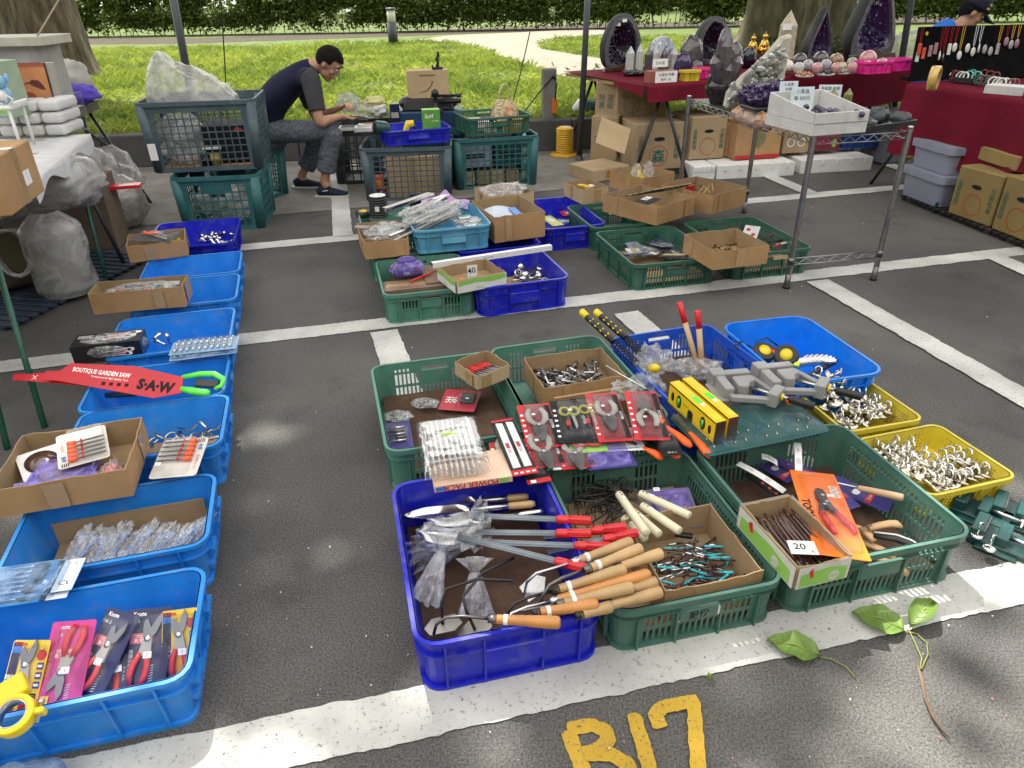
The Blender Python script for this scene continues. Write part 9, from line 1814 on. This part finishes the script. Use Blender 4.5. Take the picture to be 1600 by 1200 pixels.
# framed picture, printed box, grey box
def stand(name, lb, x0, x1, yt, yb, y, d, m, deco=None, rz=.05, tilt=0., cat='box', zb=None):
 a, b, c = Y(x0,yb,y), Y(x1,yb,y), Y((x0+x1)/2,yt,y); w = b.x-a.x; zb_ = a.z if zb is None else zb; h = c.z-zb_; t = T(name, lb, cat, M=TR((a.x+b.x)/2,y,zb_) @ RZ(rz) @ RX(tilt) @ TR(0,d/2,0)); MB().box((0,0,h/2),(w,d,h),m).build('body', t, bevel=.004)
 if deco: mb = MB(); deco(mb, TR(0,-d/2-.0008,h/2) @ RX(pi/2), w, h); mb.build('print', t)
 return t
RUST = mat('rust_print', (.50,.21,.085), .45, var=.25, scale=6); RUSTD = mat('dark_rust_print', (.10,.03,.02), .5)
def dpic(mb, K, w, h):
 mb.label(w*.97, h*.97, RUST, K, .0005); mb.label(w*.97, h*.09, mat('rust_band', (.33,.08,.04), .5), K @ TR(0,h*.44,.0006)); mb.prism([(-w*.02,h*.02),(w*.10,h*.10),(w*.26,h*.08),(w*.36,-h*.06),(w*.38,-h*.16),(w*.25,-h*.13),(w*.08,-h*.05)], .0006, RUSTD, K); mb.tube([(-w*.40,h*.04,.001),(-w*.28,-h*.02,.001),(-w*.10,0,.001),(0,h*.04,.001)], .004, RUSTD, 5, K); mb.prism([(cos(k*.42)*w*.22-w*.10, -h*.32+sin(k*.42)*h*.13) for k in range(15)], .0006, mat('rust_bowl', (.24,.05,.03), .4), K)
stand('framed_picture', 'orange brown framed picture of a leaf and bowl on the left table', 24,85,98,164, 5.05,.02,BLACK,dpic,.05,-.08,'picture')
stand('side_board', 'pale board end standing right of the framed picture', 82,90,97,168, 5.1,.10,GREYPL,None,.05,-.08,'board')
def dsky(mb, K, w, h): mb.label(w*.9,h*.9,mat('sky_print', (.35,.55,.70), .4),K,.0005); mb.label(w*.9,h*.25,LGREEN,K @ TR(0,-h*.3,.0004)); mb.label(w*.96,h*.10,mat('sage_print', (.30,.42,.22), .5),K @ TR(0,h*.44,.0008))
stand('printed_box', 'tall pale blue and green printed box at the left edge', -14,20,96,185, 4.75,.18,mat('sage_box', (.30,.38,.27), .5),dsky,-.25)
stand('grey_box', 'large pale grey lidded box behind the framed picture at the left edge', -40,70,72,140, 5.6,.40,mat('pale_grey_box', (.36,.36,.34), .6),None,.08,0,'storage box',.82); stand('box_lid', 'cream lid lying on the large pale grey box', -45,66,58,74, 5.55,.46,mat('cream_lid', (.46,.44,.38), .6),None,.08,0,'lid')
p0, p1 = Y(58,57,5.6), Y(94,-4,6.3); one(MB().tube([V((0,0,0)), p1-p0], .006, mat('rope', (.32,.26,.17), .9), 6), 'rope', 'thin slanting rope tied down behind the large pale grey box', 'rope', loc=p0)
# ---- farther table
ZF = .82; f1, f2 = G(152,156,ZF), G(84,186,ZF); fd = (f2-f1).normalized(); fx = V((fd.y,-fd.x,0)); fx = fx if fx.x < 0 else -fx
def FP(s, n, z=ZF): return f1+fd*s+fx*n+V((0,0,z-ZF))
t = T('folding_table', 'farther folding table with dark thin legs behind the left stall', 'table', (f1.x,f1.y,0)); o0 = V((f1.x,f1.y,0)); slab(t, [FP(0,0),FP(1.3,0),FP(1.3,1.3),FP(0,1.3)], ZF-.07, .07, mat('dark_table_edge', (.10,.085,.065), .7), 'table_top')
for (s_, n_), foot in (((.12,.06),(236,318)),((.15,.10),(142,235)),((.5,.1),(195,248))): fz = .0; MB().tube([FP(s_,n_,ZF-.07)-o0, G(*foot)-o0], .014, DARKM, 8).build('leg', t)
MB().tube([FP(.2,.1,.35)-o0, FP(.9,.3,.40)-o0], .010, DARKM, 8).build('cross_bar', t)
tag(MB().grid(lambda u, v: FP(-.02+u*1.3, -.02+v*1.0, ZF+.012+.012*noise.noise(V((u*8, v*8, 4)))), 30, 24, mat('quilted_mat', (.50,.49,.46), .8, bump=.4, bscale=50)).build('table_mat'), 'pale quilted mat on the farther left table', 'mat')
p = Y(110,122,6.6); one(blob((0,0,0), (.15,.14,.17), mat('grey_white_cloth', (.42,.40,.36), .8, bump=.3, bscale=20), .22, 2.2, 180), 'cloth_bundle', 'greyish white wrapped bundle on the farther left table', 'bundle', loc=(p.x,6.6,ZF+.15)); p = Y(118,150,6.3); one(blob((0,0,0), (.20,.13,.085), VIOLET, .25, 2, 181), 'violet_bag', 'violet cloth bag with a pale stripe beside the wrapped bundle', 'bag', loc=(p.x,6.25,ZF+.08), rz=.2)
# ---- pallet mats and bags beneath
PALN = mat('navy_pallet', (.012,.025,.055), .55, dirt=.4); pallet('dark navy slatted mat on the asphalt under the left table', TR(-3.25,4.35,0) @ RZ(1.35), 1.3, 1.35, PALN, .03)
def rag(lb, p, r, m, seed, z0=None, amp=.18, inner=None, nm='plastic_bag', y=None, pinch=0.):
 c = G(*p, 0) if y is None else Y(*p, y); c.z = r[2]*.93 if z0 is None else z0; t = T(nm, lb, 'plastic bag', c, .2); blob((0,0,0), r, m, amp, 1.7, seed, 40, 28, fl=r[2]*.93, pinch=pinch).build('bag', t)
 if inner: MB().box((0,0,-.01), (r[0]*1.25, r[1]*1.2, r[2]*1.35), inner).build('contents', t, bevel=.03, seg=3)
 return t
BROWNIN = mat('brown_contents', (.22,.17,.13), .8, var=.35, scale=5)
GREYIN = mat('grey_contents', (.36,.35,.34), .8, var=.25, scale=4)
c = G(112,462); t = T('plastic_bag', 'tall cylindrical clear bag of grey goods standing on the navy mat', 'plastic bag', c, .1); MB().lathe([(.11,.03),(.14,.05),(.145,.40),(.11,.44),(.02,.45)], GREYIN, 22).build('contents', t)
MB().grid(lambda u, v: V((cos(u*2*pi)*(.165*(1+.10*noise.noise(V((cos(u*2*pi)*2, sin(u*2*pi)*2, v*4)))))*(1 if .06 < v < .82 else (.85 if v <= .06 else 1-(v-.82)*3.2)), sin(u*2*pi)*(.16*(1+.10*noise.noise(V((cos(u*2*pi)*2, sin(u*2*pi)*2, v*4+7)))))*(1 if .06 < v < .82 else (.85 if v <= .06 else 1-(v-.82)*3.2)), .03+v*.49)), 48, 26, FILM2).build('bag', t)
rag('clear bag lying on top of the tall cylindrical bag under the left table', (90,318), (.28,.22,.16), FILM2, 191, .62, .2, GREYIN, y=4.35); rag('brown bag with an open mouth at the lower left edge', (5,452), (.28,.22,.20), mat('brown_bag', (.16,.125,.105), .6), 192, None, .12); c = Y(22,395,4.0); one(MB().tube([(cos(a)*.13, sin(a)*.03, sin(a)*.13) for a in [2*pi*k/20 for k in range(20)]], .02, FILM2, 8, closed=True, flat=.6).prism([(cos(a)*.12, sin(a)*.12) for a in [2*pi*k/20 for k in range(20)]], .004, mat('bag_mouth_dark', (.08,.07,.04), .9), RX(pi/2)), 'bag_mouth', 'pale rolled mouth of the brown bag at the lower left edge', 'bag', loc=c, rz=-.3)
rag('cloudy bag under the left table behind its black leg', (155,345), (.26,.22,.30), FILM2, 193, None, .2, BROWNIN); rag('clear bag of brown goods with red print by the far table leg', (205,352), (.16,.18,.20), FILM2, 194, None, .15, BROWNIN); rag('cloudy tied bag under the farther table', (160,300), (.32,.25,.26), FILM2, 195, None, .2, None, y=6.0); rag('cloudy bag at the left edge under the folding table', (5,330), (.30,.25,.28), FILM2, 196, .5, .2, GREYIN, y=4.6)
p = Y(205,308,5.4); one(MB().box((0,0,0),(.22,.10,.02),RED).box((.02,-.02,.011),(.10,.04,.002),WHITEINK), 'red_packet', 'red and white packet lying on the brown-goods bag', 'packet', loc=(Y(200,312,5.2).x,5.2,.40), rz=.3)
p = Y(120,236,5.5); one(MB().lathe([(.05,0),(.055,.06),(.05,.13),(.02,.14)], mat('tan_jar', (.40,.36,.28), .5), 18), 'jar', 'tan round jar under the far table edge', 'jar', loc=(Y(128,243,5.9).x,5.9,.50))
one(MB().box((0,0,.25),(.34,.3,.5),mat('brown_crate_box', (.15,.11,.08), .8)), 'brown_box', 'brown box in the shade under the left folding table', 'box', loc=(Y(150,330,5.0).x-.1,5.1,0), rz=.2, bevel=.006)
